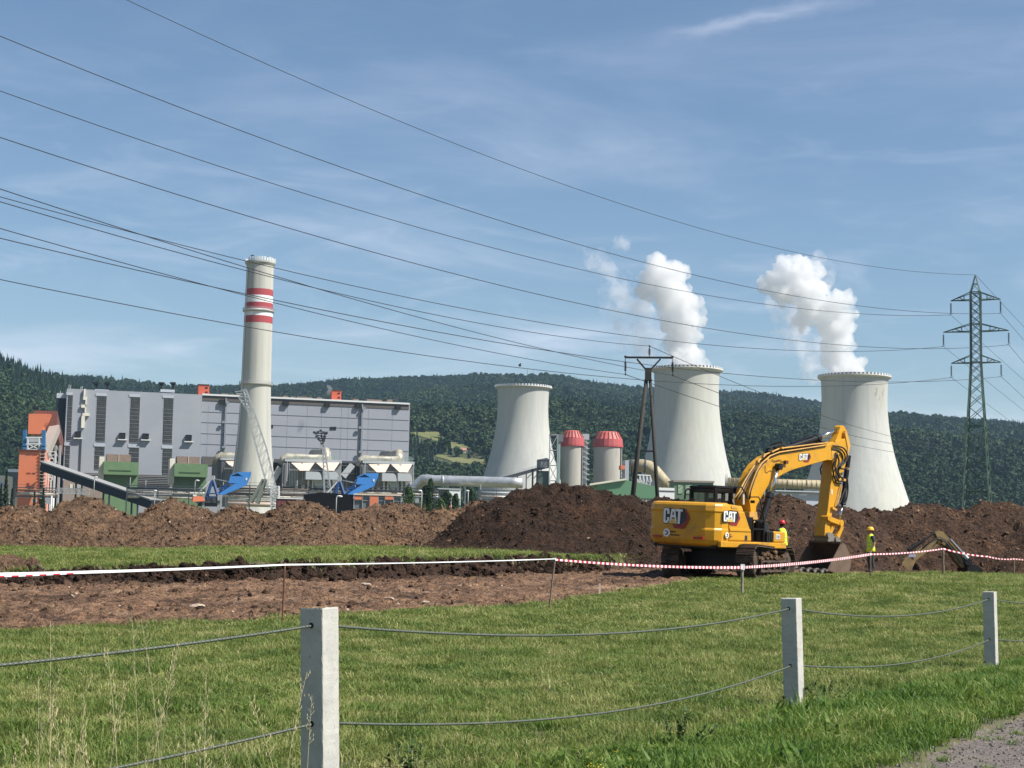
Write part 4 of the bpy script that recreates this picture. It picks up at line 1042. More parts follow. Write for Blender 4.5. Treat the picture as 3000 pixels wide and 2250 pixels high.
# ---------------------------------------------------------------- blue loaders
def blue_loader(label, dx, dy, D=540):
    PLb = Plane(650+dx, D, (.985, .17, 0)); P = lambda x_, y_, b=0: PLb.p(x_+dx, y_+dy, b)
    t = thing('blue_loader', label, 'loading machine', place(PLb, 640+dx, 1450), 'blue loading machines in the coal yard')
    q = MB()
    for b_ in (0, 5): q.bar(P(623, 1402, 2.5), P(605, 1458, b_), .75); q.bar(P(623, 1402, 2.5), P(640, 1460, b_), .75)
    q.bar(P(603, 1457), P(641, 1458), .9); q.bar(P(608, 1446), P(636, 1446), .4); q.make('mast_frame', blue_d, t)
    q = MB(); q.box(P(623, 1400, 2.5), (1.3, 1.3, 1.6)); q.make('sheave', steel_g, t)
    pl = [(675, 1394.5), (696, 1386), (736, 1385), (735, 1393), (722.7, 1421), (701, 1431), (652, 1451), (640, 1447), (692, 1414), (706, 1402), (712, 1396)]
    q = MB(); q.prism([P(*a) for a in pl[1:]+[]], PLb.n*.4); q.make('side_plate', blue_m, t)
    q = MB(); q.prism([P(*a, b=6) for a in ((675, 1394.5), (696, 1386), (736, 1385), (722.7, 1421), (668, 1415))], PLb.n*.4); q.make('side_plate', blue_m, t)
    q = MB(); a, b_, c, d = P(675, 1394.5), P(712, 1395), P(712, 1395, 6), P(675, 1394.5, 6)
    q.prism([P(675, 1395, -.05), P(711, 1395.5, -.05), P(697, 1416, -.05), P(669, 1415, -.05)], PLb.n*.4)
    q.prism([P(696, 1386), P(736, 1385), P(736, 1385, 6), P(696, 1386, 6)], (0, 0, .3)); q.prism([P(675, 1394.5), P(696, 1386), P(696, 1386, 6), P(675, 1394.5, 6)], (0, 0, .3))
    q.make('cover_sheet', blue_m, t)
    q = MB(); q.prism([P(667, 1415, 2), P(640, 1432, 2), P(640, 1436, 2), P(670, 1425, 2)], PLb.n*3); q.bar(P(690, 1420, 3), P(640, 1444, 3), 1.2, .8); q.make('boom_arm', blue_m, t)
    q = MB(); s_ = [P(722+2.6*math.cos(k_), 1403.5+4.6*math.sin(k_), -.12) for k_ in [i*math.pi/6 for i in range(12)]]; q.prism(s_, PLb.n*.08); q.make('white_mark', white_paint, t)
    q = MB()
    for k0 in (0, 2.5, 5): q.bar(P(625, 1401, 2.5), P(678, 1412, k0), .22)
    for k0 in (0, 5): q.bar(P(621, 1402, 2.5), P(586, 1440, k0), .3); q.bar(P(621, 1402, 2.5), P(578, 1446, k0), .2)
    q.each('tie_rod', steel_g, t)
    q = MB(); q.bar(P(574, 1464), P(645, 1466), 1.6, 1.2); q.bar(P(574, 1470), P(645, 1470), 3, .8); q.box(P(623, 1470, 2), (9, 5, 3)); q.make('deck', steel_d, t)
    q = MB()
    for xx in (597, 641, 648): 
        for o_ in (-1.5, 1.5): A = P(xx+o_, 1450, -1); q.bar(A, (A.x, A.y, GB-2), .35)
        for k_ in range(5): q.bar(P(xx-1.5, 1452+k_*9, -1), P(xx+1.5, 1452+k_*9, -1), .2)
    q.make('ladder_leg', steel_g, t)
    return t
blue_loader('bright blue loading machine with an A frame left of the chimney foot', 0, 0)
blue_loader('bright blue loading machine above the black hall, right of the chimney', 373, 3.5)
t = thing('orange_crane_cab', 'small orange machine body beside the left blue loader', 'machine', place(Plane(580, 530), 580, 1460))
PLo = Plane(580, 530); q = MB(); q.prism([PLo.p(x_, y_) for x_, y_ in ((564, 1470), (566, 1457), (576, 1452), (596, 1455), (600, 1468))], PLo.n*4); q.make('body', orange_m, t)
q = MB(); fb(q, PLo, 566, 1449, 576, 1454, 0, 2); q.make('hatch', steel_w, t)

# leaning lattice boom in front of the chimney
t = thing('lattice_boom', 'tall leaning grey lattice boom in front of the chimney', 'crane boom', place(Plane(805, 530), 805, 1470))
PLc = Plane(770, 530, (1, 0, 0))
q = MB(); foot = (PLc.p(800, 1475), PLc.p(762, 1398))
rails_a = [PLc.p(715, 1140), PLc.p(752, 1330), PLc.p(795, 1495)]; rails_b = [PLc.p(721, 1139), PLc.p(778, 1310), PLc.p(806, 1420)]
rails_a = [PLc.p(713, 1143), PLc.p(737, 1262), PLc.p(763, 1360), PLc.p(798, 1478)]
rails_b = [PLc.p(719, 1140), PLc.p(751, 1228), PLc.p(779, 1312), PLc.p(800, 1400), PLc.p(806, 1425)]
def along(pl_, f):
    d_ = [0]; 
    for i in range(1, len(pl_)): d_.append(d_[-1]+(pl_[i]-pl_[i-1]).length)
    s_ = f*d_[-1]
    for i in range(1, len(pl_)):
        if s_ <= d_[i]+1e-6: return pl_[i-1].lerp(pl_[i], (s_-d_[i-1])/(d_[i]-d_[i-1]))
    return pl_[-1]
for off in (0, 2.2):
    o_ = Vector((0, off, 0))
    for pl_ in (rails_a, rails_b):
        for i in range(len(pl_)-1): q.bar(pl_[i]+o_, pl_[i+1]+o_, .22)
    n = 12
    for i in range(n):
        a = along(rails_a, i/n)+o_; b = along(rails_b, (i+.5)/n)+o_; c = along(rails_a, (i+1)/n)+o_
        q.bar(a, b, .10); q.bar(b, c, .10)
for i in range(16): a = along(rails_a, i/16); b = along(rails_b, i/16); q.bar(a, a+Vector((0, 2.2, 0)), .1); q.bar(b, b+Vector((0, 2.2, 0)), .1)
q.make('lattice', steel_g, t)
q = MB(); 
for x0, x1, y0, y1 in ((688, 714, 1146, 1149), (692, 718, 1152, 1156), (700, 722, 1160, 1164), (706, 724, 1172, 1176), (712, 722, 1180, 1186), (716, 726, 1190, 1194)): fb(q, PLc, x0, y0, x1, y1, 0, 2.2)
q.bar(PLc.p(700, 1147), PLc.p(718, 1139), .25); q.bar(PLc.p(696, 1160), PLc.p(722, 1200), .2); q.bar(PLc.p(702, 1166), PLc.p(726, 1204), .2)
q.make('head_platform', steel_g, t)
q = MB(); q.truss(PLc.p(806, 1425), PLc.p(806, 1500), 2.4, 2.0, 8, .35); q.make('foot_tower', steel_w, t)
q = MB()
for off in (0, 3): o_ = Vector((0, off, 0)); q.bar(PLc.p(770, 1407)+o_, PLc.p(733, 1472)+o_, .9); q.bar(PLc.p(774, 1408)+o_, PLc.p(752, 1475)+o_, .9); 
q.bar(PLc.p(766, 1406), PLc.p(783, 1408), .8); q.each('strut', mat('olive_grey_steel', (.20, .22, .19), .6), t)

# floodlight mast
t = thing('floodlight_mast', 'lattice floodlight mast with a spreading crown of lamps', 'light mast', place(Plane(955, 560), 952, 1470))
PLf = Plane(945, 560, (1, 0, 0)); q = MB()
for sgn in (0, 1):
    for off in (0, 2):
        o_ = Vector((0, off, 0)); q.bar(PLf.p(944+sgn*3, 1290)+o_, PLf.p(950+sgn*21, 1455)+o_, .28)
for i in range(14):
    f0, f1 = i/14, (i+1)/14
    a = PLf.p(944+6*f0, 1290+165*f0); b = PLf.p(947+24*f1, 1290+165*f1); c = PLf.p(947+24*f0, 1290+165*f0); d = PLf.p(944+6*f1, 1290+165*f1)
    q.bar(a, b, .13); q.bar(c, d, .13)
q.make('lattice', steel_g, t)
q = MB(); q.bar(PLf.p(940, 1264), PLf.p(945, 1295), .3)
for i, (yy_, hw) in enumerate(((1271, 19), (1278, 15), (1285, 12), (1292, 9), (1300, 5))):
    q.bar(PLf.p(940-hw+i, yy_-2, 0), PLf.p(940+hw+i, yy_, 0), .3); q.bar(PLf.p(940-hw+i, yy_-2, 0), PLf.p(942+i, yy_+9, 0), .2); q.bar(PLf.p(940+hw+i, yy_, 0), PLf.p(942+i, yy_+9, 0), .2)
hd = q.make('crown_frame', steel_d, t)
for i, (xx, yy_) in enumerate(((921, 1267), (926, 1270), (932, 1266), (948, 1267), (953, 1271), (957, 1268), (928, 1279), (951, 1281), (940, 1262), (934, 1287), (949, 1289))):
    q = MB(); q.box(PLf.p(xx, yy_, -.4), (.9, .5, .7)); q.make('lamp', steel_d, hd)

# ---------------------------------------------------------------- black hall, orange screens, red wall
HPn = Plane(960, 480, (.99, .12, 0))
t = thing('black_hall', 'low black walled hall behind the earth heaps', 'building', place(HPn, 960, 1450))
q = MB(); q.prism([HPn.p(x_, y_) for x_, y_ in ((889, 1449), (938, 1442.5), (1035, 1449), (1035, 1520), (889, 1520))], HPn.n*16); q.make('wall', mat('black_sheet', (.006, .005, .007), .8, spec=.15), t)
t = thing('screen_fence', 'row of orange and grey screens under a pale beam, right of the black hall', 'screen', place(HPn, 1105, 1450))
q = MB(); fb(q, HPn, 1036.5, 1447, 1176, 1451.5, -.4, .6); q.make('beam', mat('peach_beam', (.62, .50, .40), .7), t)
for x0, x1, y1 in ((1038, 1060, 1464), (1083.5, 1107, 1490), (1128, 1152, 1464)):
    q = MB(); fb(q, HPn, x0, 1455, x1, y1, -.3, -.1); q.make('orange_panel', orange_m, t)
q = MB(); fb(q, HPn, 1038, 1452, 1174, 1500, .3, .6); q.make('rear_sheet', MATS['grey_sheet'], t)
q = MB()
for xx in (1037, 1062, 1082, 1108, 1127, 1153, 1175): fb(q, HPn, xx-.7, 1451, xx+.7, 1500, -.2, .2)
for yy_ in (1457, 1467): fb(q, HPn, 1038, yy_-.5, 1174, yy_+.5, 0, .25)
q.each('post', steel_g, t)
t = thing('low_wall', 'dull red wall just right of the leaning lattice boom', 'wall', place(Plane(850, 500), 850, 1470))
PLw = Plane(850, 500); q = MB(); fb(q, PLw, 813, 1462, 886, 1490, 0, 3, GB-1); q.make('face', mat('oxide_red_wall', (.13, .03, .03), .8), t)
q = MB(); fb(q, PLw, 812, 1459.5, 887, 1462, -.3, 3.3); q.make('coping', steel_w, t)
t = thing('orange_shed', 'low orange shed at the edge of the dark heap, left of the poplars', 'shed', place(Plane(1250, 470), 1250, 1470))
PLs = Plane(1250, 470); q = MB(); fb(q, PLs, 1240, 1474, 1265, 1490, 0, 5, GB-1); fb(q, PLs, 1303, 1474, 1322, 1490, 0, 5, GB-1); q.make('wall', orange_m, t)
q = MB(); fb(q, PLs, 1236, 1471.5, 1268, 1474, -.5, 5.5); q.make('roof', steel_w, t)

# ---------------------------------------------------------------- silver duct
t = thing('silver_duct', 'fat silver lagged duct that climbs then runs level towards the heap', 'duct', place(Plane(1350, 700), 1350, 1450))
a = [W(1204, 1440, 705), W(1214, 1430, 705), W(1240, 1404, 704), W(1252, 1405, 703), W(1275, 1407.5, 702), W(1380, 1410, 700), W(1500, 1414, 697), W(1530, 1416, 696)]
q = MB(); q.tube(a, [2.2]*8, 20); q.smooth = True; q.make('lagging', alu_m, t)
q = MB()
for px in (1295, 1345, 1410, 1418, 1470):
    P_ = W(px, 1409+(px-1300)*.025, 701); q.tube([P_-UB*.25, P_+UB*.25], 2.35, 20)
    
q.each('joint_ring', steel_g, t)
q = MB()
for px in (1300, 1350, 1413, 1470): P_ = W(px, 1410, 701); q.bar(P_, (P_.x, P_.y, GB), .5); q.bar(P_+Vector((2, 0, 0)), (P_.x+2, P_.y, GB), .5)
q.each('leg', steel_g, t)
t = thing('pump_house', 'small white box building under the silver duct', 'building', place(Plane(1340, 690), 1340, 1450))
PLp = Plane(1340, 690); q = MB(); fb(q, PLp, 1315, 1434, 1349, 1480, 0, 6, GB); q.make('wall', steel_w, t)
q = MB(); fb(q, PLp, 1283, 1434, 1314, 1465, 1, 6, GB); q.make('annex', MATS['slate_wall'], t)
q = MB(); fb(q, PLp, 1281, 1431, 1350, 1434, -.4, 6.4); q.make('roof', steel_g, t)

# ---------------------------------------------------------------- silos
def silo(label, cx, hw, skirt, top, y_top, y_sk0, y_sk1, D=800):
    c = W(cx, 1350, D); sc = D/FPX; zz = lambda y_: W(cx, y_, D).z
    t = thing('silo', label, 'silo', (c.x, c.y, GB), 'concrete silos with coral roofs')
    q = MB(); q.lathe((c.x, c.y, 0), [(hw*sc, GB), (hw*sc, zz(y_sk1)+.5)], 64, False, False); q.make('drum', silo_m, t, True)
    q = MB(); q.lathe((c.x, c.y, 0), [(hw*sc, zz(y_sk1)-.9), ((skirt+.5)*sc, zz(y_sk1)-.6), ((skirt+.5)*sc, zz(y_sk1)+.3), (skirt*sc, zz(y_sk1)+.3), ((skirt-2)*sc, zz(y_sk0))], 20, False, False); q.make('skirt', redskirt, t)
    q = MB(); q.lathe((c.x, c.y, 0), [((skirt-2)*sc, zz(y_sk0)), (top*sc, zz(y_top)), (top*sc*.9, zz(y_top)+.4)], 20, False, True); rf = q.make('roof', redroof, t)
    q = MB()
    for k_ in range(20):
        a = 2*math.pi*k_/20; ca, sa = math.cos(a), math.sin(a)
        q.bar((c.x+(skirt-2)*sc*ca, c.y+(skirt-2)*sc*sa, zz(y_sk0)+.1), (c.x+top*sc*ca, c.y+top*sc*sa, zz(y_top)+.15), .45, .35)
    q.make('seam', brown_shade_m, rf)
    q = MB(); a = R(60); q.bar((c.x+hw*sc*math.sin(a)+.2, c.y-hw*sc*math.cos(a)-.2, GB), (c.x+hw*sc*math.sin(a)+.2, c.y-hw*sc*math.cos(a)-.2, zz(y_sk1)-.8), .5); q.make('downpipe', steel_d, t)
silo_m = mat('silo_concrete', (.40, .375, .33), .9, col2=(.35, .33, .29), ns=.3, nd=8, stretch=(1, 1, .15), col3=(.31, .285, .24), ns3=.5, lo3=.58, hi3=.78)
silo('narrow silo with a coral roof beside the lattice stair tower', 1675, 32, 36, 23, 1264.5, 1283, 1304)
silo('wide silo with a coral roof just left of the dark power pole', 1780.5, 41.5, 44.5, 31, 1268, 1288, 1307, 822)
SPn = Plane(1650, 790, (1, .1, 0))
t = thing('stair_tower', 'open steel lattice tower against the narrow silo', 'lattice tower', place(SPn, 1624, 1400))
q = MB(); A = SPn.p(1624, 1274, 2); B = Vector((A.x, A.y, GB)); q.truss(B, A, 3.8, 3.8, 7, .42, (0, 1, 0)); q.make('lattice', steel_g, t)
q = MB(); fb(q, SPn, 1612, 1271, 1636, 1277, 0, 4); fb(q, SPn, 1636, 1272, 1651, 1293, 1, 5); q.make('head_platform', MATS['grey_sheet'], t)
q = MB(); fb(q, SPn, 1636.5, 1293, 1642.5, 1402, 1.5, 3, GB); q.make('pipe_shaft', MATS['green_grey_steel'], t)
t = thing('stair_tower', 'light blue grey stair tower between the two silos', 'stair tower', place(SPn, 1727, 1400))
q = MB(); fb(q, SPn, 1722, 1283, 1733, 1412, 14, 18, GB); q.make('shaft', clad_l, t)
q = MB(); fb(q, SPn, 1716, 1266, 1738, 1283, 13, 19); q.make('head', clad_l, t)
q = MB()
for i in range(8): yy_ = 1286+i*15.5; q.bar(SPn.p(1720, yy_, 13.4), SPn.p(1738, yy_+9, 13.4), .7, .5); 
q.each('stair_flight', steel_g, t)
q = MB(); fb(q, SPn, 1707, 1276, 1722, 1279, 14, 17); fb(q, SPn, 1707, 1352, 1722, 1376, 15, 18); q.make('link_bridge', MATS['brown_and_shade_cladding'], t)
t = thing('filter_annex', 'white wall with an orange box right of the wide silo', 'building', place(SPn, 1835, 1400))
q = MB(); fb(q, SPn, 1835, 1347, 1846.5, 1440, 4, 12, GB); q.make('wall', clad_l, t)
q = MB(); fb(q, SPn, 1823, 1362, 1835, 1374, 4, 10); q.make('orange_box', orange_m, t)
q = MB()
for xx in (1824, 1829, 1834): q.bar(SPn.p(xx, 1374, 6), SPn.p(xx, 1410, 6), .4)
for yy_ in (1380, 1390, 1400): q.bar(SPn.p(1823, yy_, 6), SPn.p(1835, yy_, 6), .35)
q.make('frame', steel_g, t)
t = thing('conveyor_bridge', 'dark sloping conveyor bridge climbing to the lattice tower in front of the smallest cooling tower', 'conveyor', place(SPn, 1550, 1400))
q = MB(); A = SPn.p(1470, 1403, 6); B = SPn.p(1614, 1363, 6); q.bar(A, B, 3.4, 1.6); q.make('deck', steel_d, t)
q = MB(); up = Vector((0, 0, 1.6))
for i in range(18):
    P_ = A.lerp(B, i/17); q.bar(P_, P_+up, .14)
q.bar(A+up, B+up, .16); q.make('railing', steel_g, t)
q = MB()
for xx, yy_ in ((1520, 1392), (1546, 1385), (1565, 1381), (1590, 1375)): P_ = SPn.p(xx, yy_, 6); q.bar(P_, (P_.x, P_.y, GB), .9 if xx == 1565 else .5)
q.bar(SPn.p(1548, 1400, 6), SPn.p(1562, 1386, 6), .35); q.bar(SPn.p(1568, 1400, 6), SPn.p(1588, 1378, 6), .35); q.each('trestle_leg', steel_d, t)
t = thing('transfer_shed', 'grey tank house at the head of the conveyor bridge', 'building', place(SPn, 1596, 1400))
q = MB(); fb(q, SPn, 1581, 1345, 1612, 1369, 4, 12); q.make('wall', mat('mid_grey_sheet', (.17, .18, .19), .6), t)
q = MB(); q.prism([SPn.p(1579, 1345, 3.6), SPn.p(1614, 1345, 3.6), SPn.p(1607, 1339, 8)], SPn.n*6); q.make('roof', gall_top, t)
q = MB(); fb(q, SPn, 1579, 1378, 1612, 1430, 5, 12, GB); q.make('base', mat('deep_green_sheet', (.07, .10, .085), .7), t)

# gable hall, containers, trailers
t = thing('gable_hall', 'low green gabled hall with a cream roof edge behind the dark heap', 'hall', place(Plane(1830, 600), 1830, 1430))
PLg = Plane(1830, 600, (1, .05, 0)); q = MB(); q.prism([PLg.p(x_, y_) for x_, y_ in ((1750, 1419), (1833, 1406), (1920, 1425), (1920, 1460), (1750, 1460))], PLg.n*20); q.make('gable_wall', mat('mid_green_sheet', (.12, .25, .14), .6), t)
q = MB(); q.bar(PLg.p(1728, 1419.5, -.4), PLg.p(1834, 1404.5, -.4), .9, .7); q.bar(PLg.p(1728, 1421, 8), PLg.p(1834, 1405, 8), 18, .4); q.make('roof', cream_m, t)
t = thing('lattice_canopy', 'small white lattice canopy behind the green gabled hall', 'steel frame', place(Plane(1885, 640), 1885, 1430))
PLl = Plane(1885, 640); q = MB(); A = PLl.p(1864, 1391); B = PLl.p(1905, 1393); q.bar(A, B, .4)
for i in range(5): P_ = A.lerp(B, i/4); q.bar(P_, (P_.x, P_.y, GB), .35); q.bar(P_, PLl.p(1869+i*10, 1412), .25)
q.make('frame', steel_w, t)
q = MB(); q.prism([PLl.p(x_, y_, 4) for x_, y_ in ((1864, 1425), (1882, 1402), (1925, 1425))], PLl.n*5); q.make('rear_gable', gall_top, t)
t = thing('green_container', 'dark green container building with pale posters on its front, behind the digger', 'container', place(Plane(2030, 700), 2030, 1440))
PLk = Plane(2030, 700, (1, .1, 0)); q = MB(); fb(q, PLk, 1974, 1413, 2090, 1460, 0, 10, GB); q.make('wall', mat('olive_green_sheet', (.11, .17, .10), .7), t)
q = MB(); fb(q, PLk, 1972, 1408, 2092, 1413.5, -.6, 10.6); q.make('roof', mat('brown_grey_roof', (.26, .22, .18), .8), t)
q = MB(); fb(q, PLk, 1986, 1421, 1999, 1446, -.25, -.02); fb(q, PLk, 2008, 1421, 2025, 1446, -.25, -.02); q.each('pale_panel', mat('pale_green_panel', (.34, .42, .30), .7, col2=(.16, .24, .14), ns=1.2), t)
t = thing('site_trailer', 'low white trailer between the dark pole and the green container', 'trailer', place(Plane(1950, 640), 1950, 1440))
PLt2 = Plane(1950, 640); q = MB(); fb(q, PLt2, 1924, 1429, 1976, 1450, 0, 4, GB-1); q.make('wall', steel_w, t); q = MB(); fb(q, PLt2, 1924, 1437, 1976, 1440, -.2, -.02); q.make('stripe', steel_d, t)
t = thing('site_trailer', 'long low white building under the ribbed yellow pipe', 'building', place(Plane(2340, 760), 2340, 1440))
PLt3 = Plane(2340, 760); q = MB(); fb(q, PLt3, 2270, 1444, 2425, 1475, 0, 6, GB-1); q.make('wall', clad_l, t); q = MB(); fb(q, PLt3, 2288, 1447, 2320, 1452, -.2, -.02); fb(q, PLt3, 2340, 1447, 2364, 1452, -.2, -.02); q.each('panel', white_paint, t)
q = MB(); fb(q, PLt3, 2266, 1438.5, 2430, 1442, -2, 6); q.make('roof', steel_g, t)

# big yellowed pipes between towers
t = thing('flue_gas_pipe', 'fat yellowed pipe that curves down into the ground beside the dark pole', 'pipe', (W(1900, 1400, 860).x, 860, GB))
a = [W(1846, 1364, 862), W(1880, 1364, 861), W(1900, 1368, 860), W(1918, 1382, 859), W(1940, 1406, 858), W(1966, 1436, 857)]
q = MB(); q.tube(a, [3.1, 3.4, 3.5, 3.5, 3.3, 3.0], 22); q.smooth = True; q.make('barrel', pipe_y, t)
q = MB(); P_ = W(1889, 1365, 860.5); q.tube([P_-Vector((.3, 0, 0)), P_+Vector((.3, 0, -.05))], 3.75, 22); P_ = W(1850, 1364, 862); q.tube([P_-Vector((.3, 0, 0)), P_+Vector((.3, 0, 0))], 3.4, 22); q.each('flange', steel_d, t)
t = thing('flue_gas_pipe', 'long level yellowed pipe with spiral ribs leaving the middle cooling tower', 'pipe', (W(2270, 1420, 905).x, 905, GB))
A = W(2130, 1413, 905); B = W(2440, 1421.5, 905); q = MB(); q.tube([A, B], 2.55, 24); q.smooth = True; q.make('barrel', pipe_y, t)
q = MB()
for i in range(22):
    P_ = A.lerp(B, (i+.5)/22); q.tube([P_-Vector((.18, .0, 0)), P_+Vector((.18, 0, 0))], 2.68 if i % 4 else 2.95, 20)
q.each('rib', mat('ochre_rib', (.28, .21, .11), .7), t)
q = MB()
for px in (2240, 2300, 2360, 2420): P_ = W(px, 1418, 904); q.bar(P_, (P_.x, P_.y, GB), .6)
q.each('support', steel_g, t)
q = MB(); P_ = W(2127, 1408, 904); q.tube([P_-Vector((.6, 0, 0)), P_+Vector((.9, -.2, 0))], [4.9, 4.5], 26); q.make('socket_ring', conc_dark, t)

# ---------------------------------------------------------------- farm on the meadow, hilltop masts
fx, fy = None, None
def hillpoint(px, py):
    d = ray(px, py); best = None
    for D_ in np.arange(1300, 4100, 4.0):
        p = W(px, py, D_)
        if p.z <= float(hill_z(np.array([p.x]), np.array([p.y]))[0]): return p
    return W(px, py, 1800)
p = hillpoint(1357, 1326); t = thing('farmhouse', 'tiny farmhouse with a pinkish roof on the hillside meadow', 'house', p)
q = MB(); q.b2(p.x-6, p.x+3, p.y-3, p.y+3, p.z-2, p.z+2.2); q.make('wall', cream_m, t)
q = MB(); q.prism([(p.x-6.4, p.y-3.5, p.z+2.2), (p.x-6.4, p.y+3.5, p.z+2.2), (p.x-6.4, p.y, p.z+4.9)], (9.8, 0, 0)); q.make('roof', mat('salmon_tiles', (.38, .19, .14), .8), t)
q = MB(); q.b2(p.x+3.6, p.x+6.6, p.y-2, p.y+2, p.z-2, p.z+2.5); q.make('barn', brick_m, t)
for px, y0, hgt, lab in ((1546, 1078, 0, 'taller of the two thin radio masts on the hilltop'), (1563, 1084, 0, 'shorter of the two thin radio masts on the hilltop')):
    p0 = W(px, y0, 4080); b0 = float(hill_z(np.array([p0.x]), np.array([4080.]))[0])
    q = MB(); q.lathe((p0.x, 4080, 0), [(1.4, b0-2), (1.1, p0.z-6), (.5, p0.z)], 6); o = q.make('radio_mast', steel_g); tag(o, lab, 'mast', 'radio masts on the hilltop')
# ================================================================ earth heaps
heap_m = dirt_mat('tipped_topsoil', (.255, .158, .096), (.155, .095, .062), (.34, .20, .112), 1.5)
heap_dark = dirt_mat('dark_topsoil', (.070, .040, .026), (.043, .026, .018), (.10, .052, .03), 1.5)
heap_r = dirt_mat('darker_topsoil', (.115, .066, .042), (.07, .042, .029), (.165, .09, .052), 1.5)  # darker soil mix for the right-hand heaps
SURF = []      # sampled points of heap surfaces for loose clods
def heap(cones, label, m, group, seed, rough=1.0, name='earth_heap', slope=.64):
    cs = []
    for px, py, D in cones:
        p = W(px, py, D); g = nz1(p.x, p.y); h = p.z-g; cs.append((p.x, p.y, h, h/slope+.35, g))
    x0 = min(c[0]-c[3]*1.25 for c in cs); x1 = max(c[0]+c[3]*1.25 for c in cs); y0 = min(c[1]-c[3]*1.25 for c in cs); y1 = max(c[1]+c[3]*1.25 for c in cs)
    st = .10; X, Y = np.meshgrid(np.arange(x0, x1, st), np.arange(y0, y1, st))
    wx = X+.7*fbm(X*.5, Y*.5, 3, seed); wy = Y+.7*fbm(X*.5+9, Y*.5, 3, seed+1)
    H = np.full(X.shape, -9.0)
    for cx, cy, h, R_, g in cs:
        d = np.sqrt((wx-cx)**2+((wy-cy)*1.0)**2+.35)
        H = np.maximum(H, h+.30-d/R_*h*1.06) if True else H
        foot = .55*h*np.exp(-(d/(R_*.86))**2)-.18; H = np.maximum(H, foot)
    n = .18*fbm(X*1.1, Y*1.1, 4, seed+3)+.17*np.abs(fbm(X*2.3, Y*2.3, 4, seed+4, .65))+.13*np.abs(fbm(X*4.6, Y*4.6, 2, seed+5))-.12
    n = n+.13*np.maximum(0, vn(X*2.9, Y*2.9, seed+8)-.72)/.28
    body = np.clip(H/.5, 0, 1)
    Hs = H+n*rough*(.35+.65*body)
    G = base_z(X, Y); Z_ = G+Hs
    Gn = nz(X.ravel(), Y.ravel()).reshape(X.shape)
    Z_ = np.where(Y < 98, np.maximum(Gn-.25, Gn+Hs), Z_)
    keep = (H > -.06); keep = keep[:-1, :-1] & keep[1:, 1:]
    o = grid_mesh(name, X, Y, Z_, keep, m)
    # put the origin at the foot of the heap
    c = Vector((float(np.mean([c[0] for c in cs])), float(np.mean([c[1] for c in cs])), float(np.mean([c[4] for c in cs]))))
    o.data.transform(Matrix.Translation(-c)); o.location = c
    tag(o, label, 'earth heap', group)
    r_ = np.random.RandomState(seed); k_ = r_.randint(0, X.size, 5200); ok = H.ravel()[k_] > .1
    SURF.append(np.stack([X.ravel()[k_], Y.ravel()[k_], Z_.ravel()[k_]], -1)[ok])
    return o
GL = 'brown earth heaps along the back of the field'
heap([(-60, 1478, 74), (60, 1471, 73)], 'brown earth heap at the left edge under the orange tower', heap_m, GL, 101)
heap([(262, 1447, 73.5)], 'steepest brown earth heap, under the sloping conveyor gallery', heap_m, GL, 111)
heap([(515, 1454, 74), (590, 1486, 74)], 'brown earth heap left of the blue loader with the A frame', heap_m, GL, 121)
heap([(712, 1478, 74)], 'low brown earth heap at the foot of the leaning lattice boom', heap_m, GL, 131)
heap([(880, 1460, 74)], 'brown earth heap just left of the black hall', heap_m, GL, 141)
heap([(1035, 1488, 75), (1120, 1468, 75.5), (1175, 1467, 76)], 'broad brown earth heap in front of the orange screens', heap_m, GL, 151)
heap([(1290, 1492, 75), (1345, 1483, 76), (1400, 1460, 78)], 'light brown earth heap tucked behind the left foot of the dark heap', heap_m, GL, 161)
heap([(1395, 1528, 70.2), (1440, 1490, 70.6), (1490, 1449, 71), (1535, 1413, 71.4), (1572, 1406, 71.5), (1640, 1409, 71.5), (1705, 1414, 71.5), (1775, 1430, 71.5), (1850, 1446, 71.5)], 'largest heap, dark brown topsoil left of the yellow digger', heap_dark, 'dark topsoil heaps', 171, slope=.72)
heap([(1950, 1450, 73), (2020, 1456, 73.5), (2100, 1456, 74)], 'dark brown topsoil heap directly behind the digger body', heap_dark, 'dark topsoil heaps', 181)
heap([(2225, 1450, 73.5), (2290, 1443, 73.5), (2350, 1456, 73.5), (2440, 1467, 74)], 'reddish brown earth heap seen under the boom of the digger', heap_r, 'brown earth heaps on the right', 191, slope=.66)
heap([(2545, 1478, 76), (2600, 1489, 76), (2672, 1466, 76), (2725, 1468, 76.5), (2805, 1493, 77)], 'long brown earth heap behind the worker in the yellow helmet', heap_r, 'brown earth heaps on the right', 201)
heap([(2895, 1463, 77), (2960, 1462, 77), (3060, 1474, 78)], 'brown earth heap at the right edge under the lattice pylon', heap_r, 'brown earth heaps on the right', 211)

# spill at the left end of the grass strip
p = W(22, 1640, 47.5); 
def small_heap(px, py, D, h, r_, label, seed):
    p = W(px, py, D); g = nz1(p.x, D); st = .035
    X, Y = np.meshgrid(np.arange(-r_*1.3, r_*1.3, st), np.arange(-r_*1.3, r_*1.3, st)); d = np.sqrt(X**2+Y**2)/r_
    H = h*(1-d**1.6)+.10*np.abs(fbm(X*4, Y*4, 4, seed))+.05*fbm(X*11, Y*11, 3, seed+1)
    Gz = nz((X+p.x).ravel(), (Y+D).ravel()).reshape(X.shape)
    o = grid_mesh('soil_mound', X, Y, np.maximum(H, -.1)+Gz-g, (d < 1.05)[:-1, :-1], heap_m); o.location = (p.x, D, g)
    tag(o, label, 'soil mound')
small_heap(22, 1640, 47.3, .42, .9, 'small mound of reddish soil at the left edge of the grass strip', 301)
small_heap(92, 1655, 46.9, .34, .3, 'dark sod of earth standing near the left edge of the grass strip', 303)
small_heap(1, 1760, 33, .25, .28, 'small clod pile on the stripped bed at the left edge', 305)

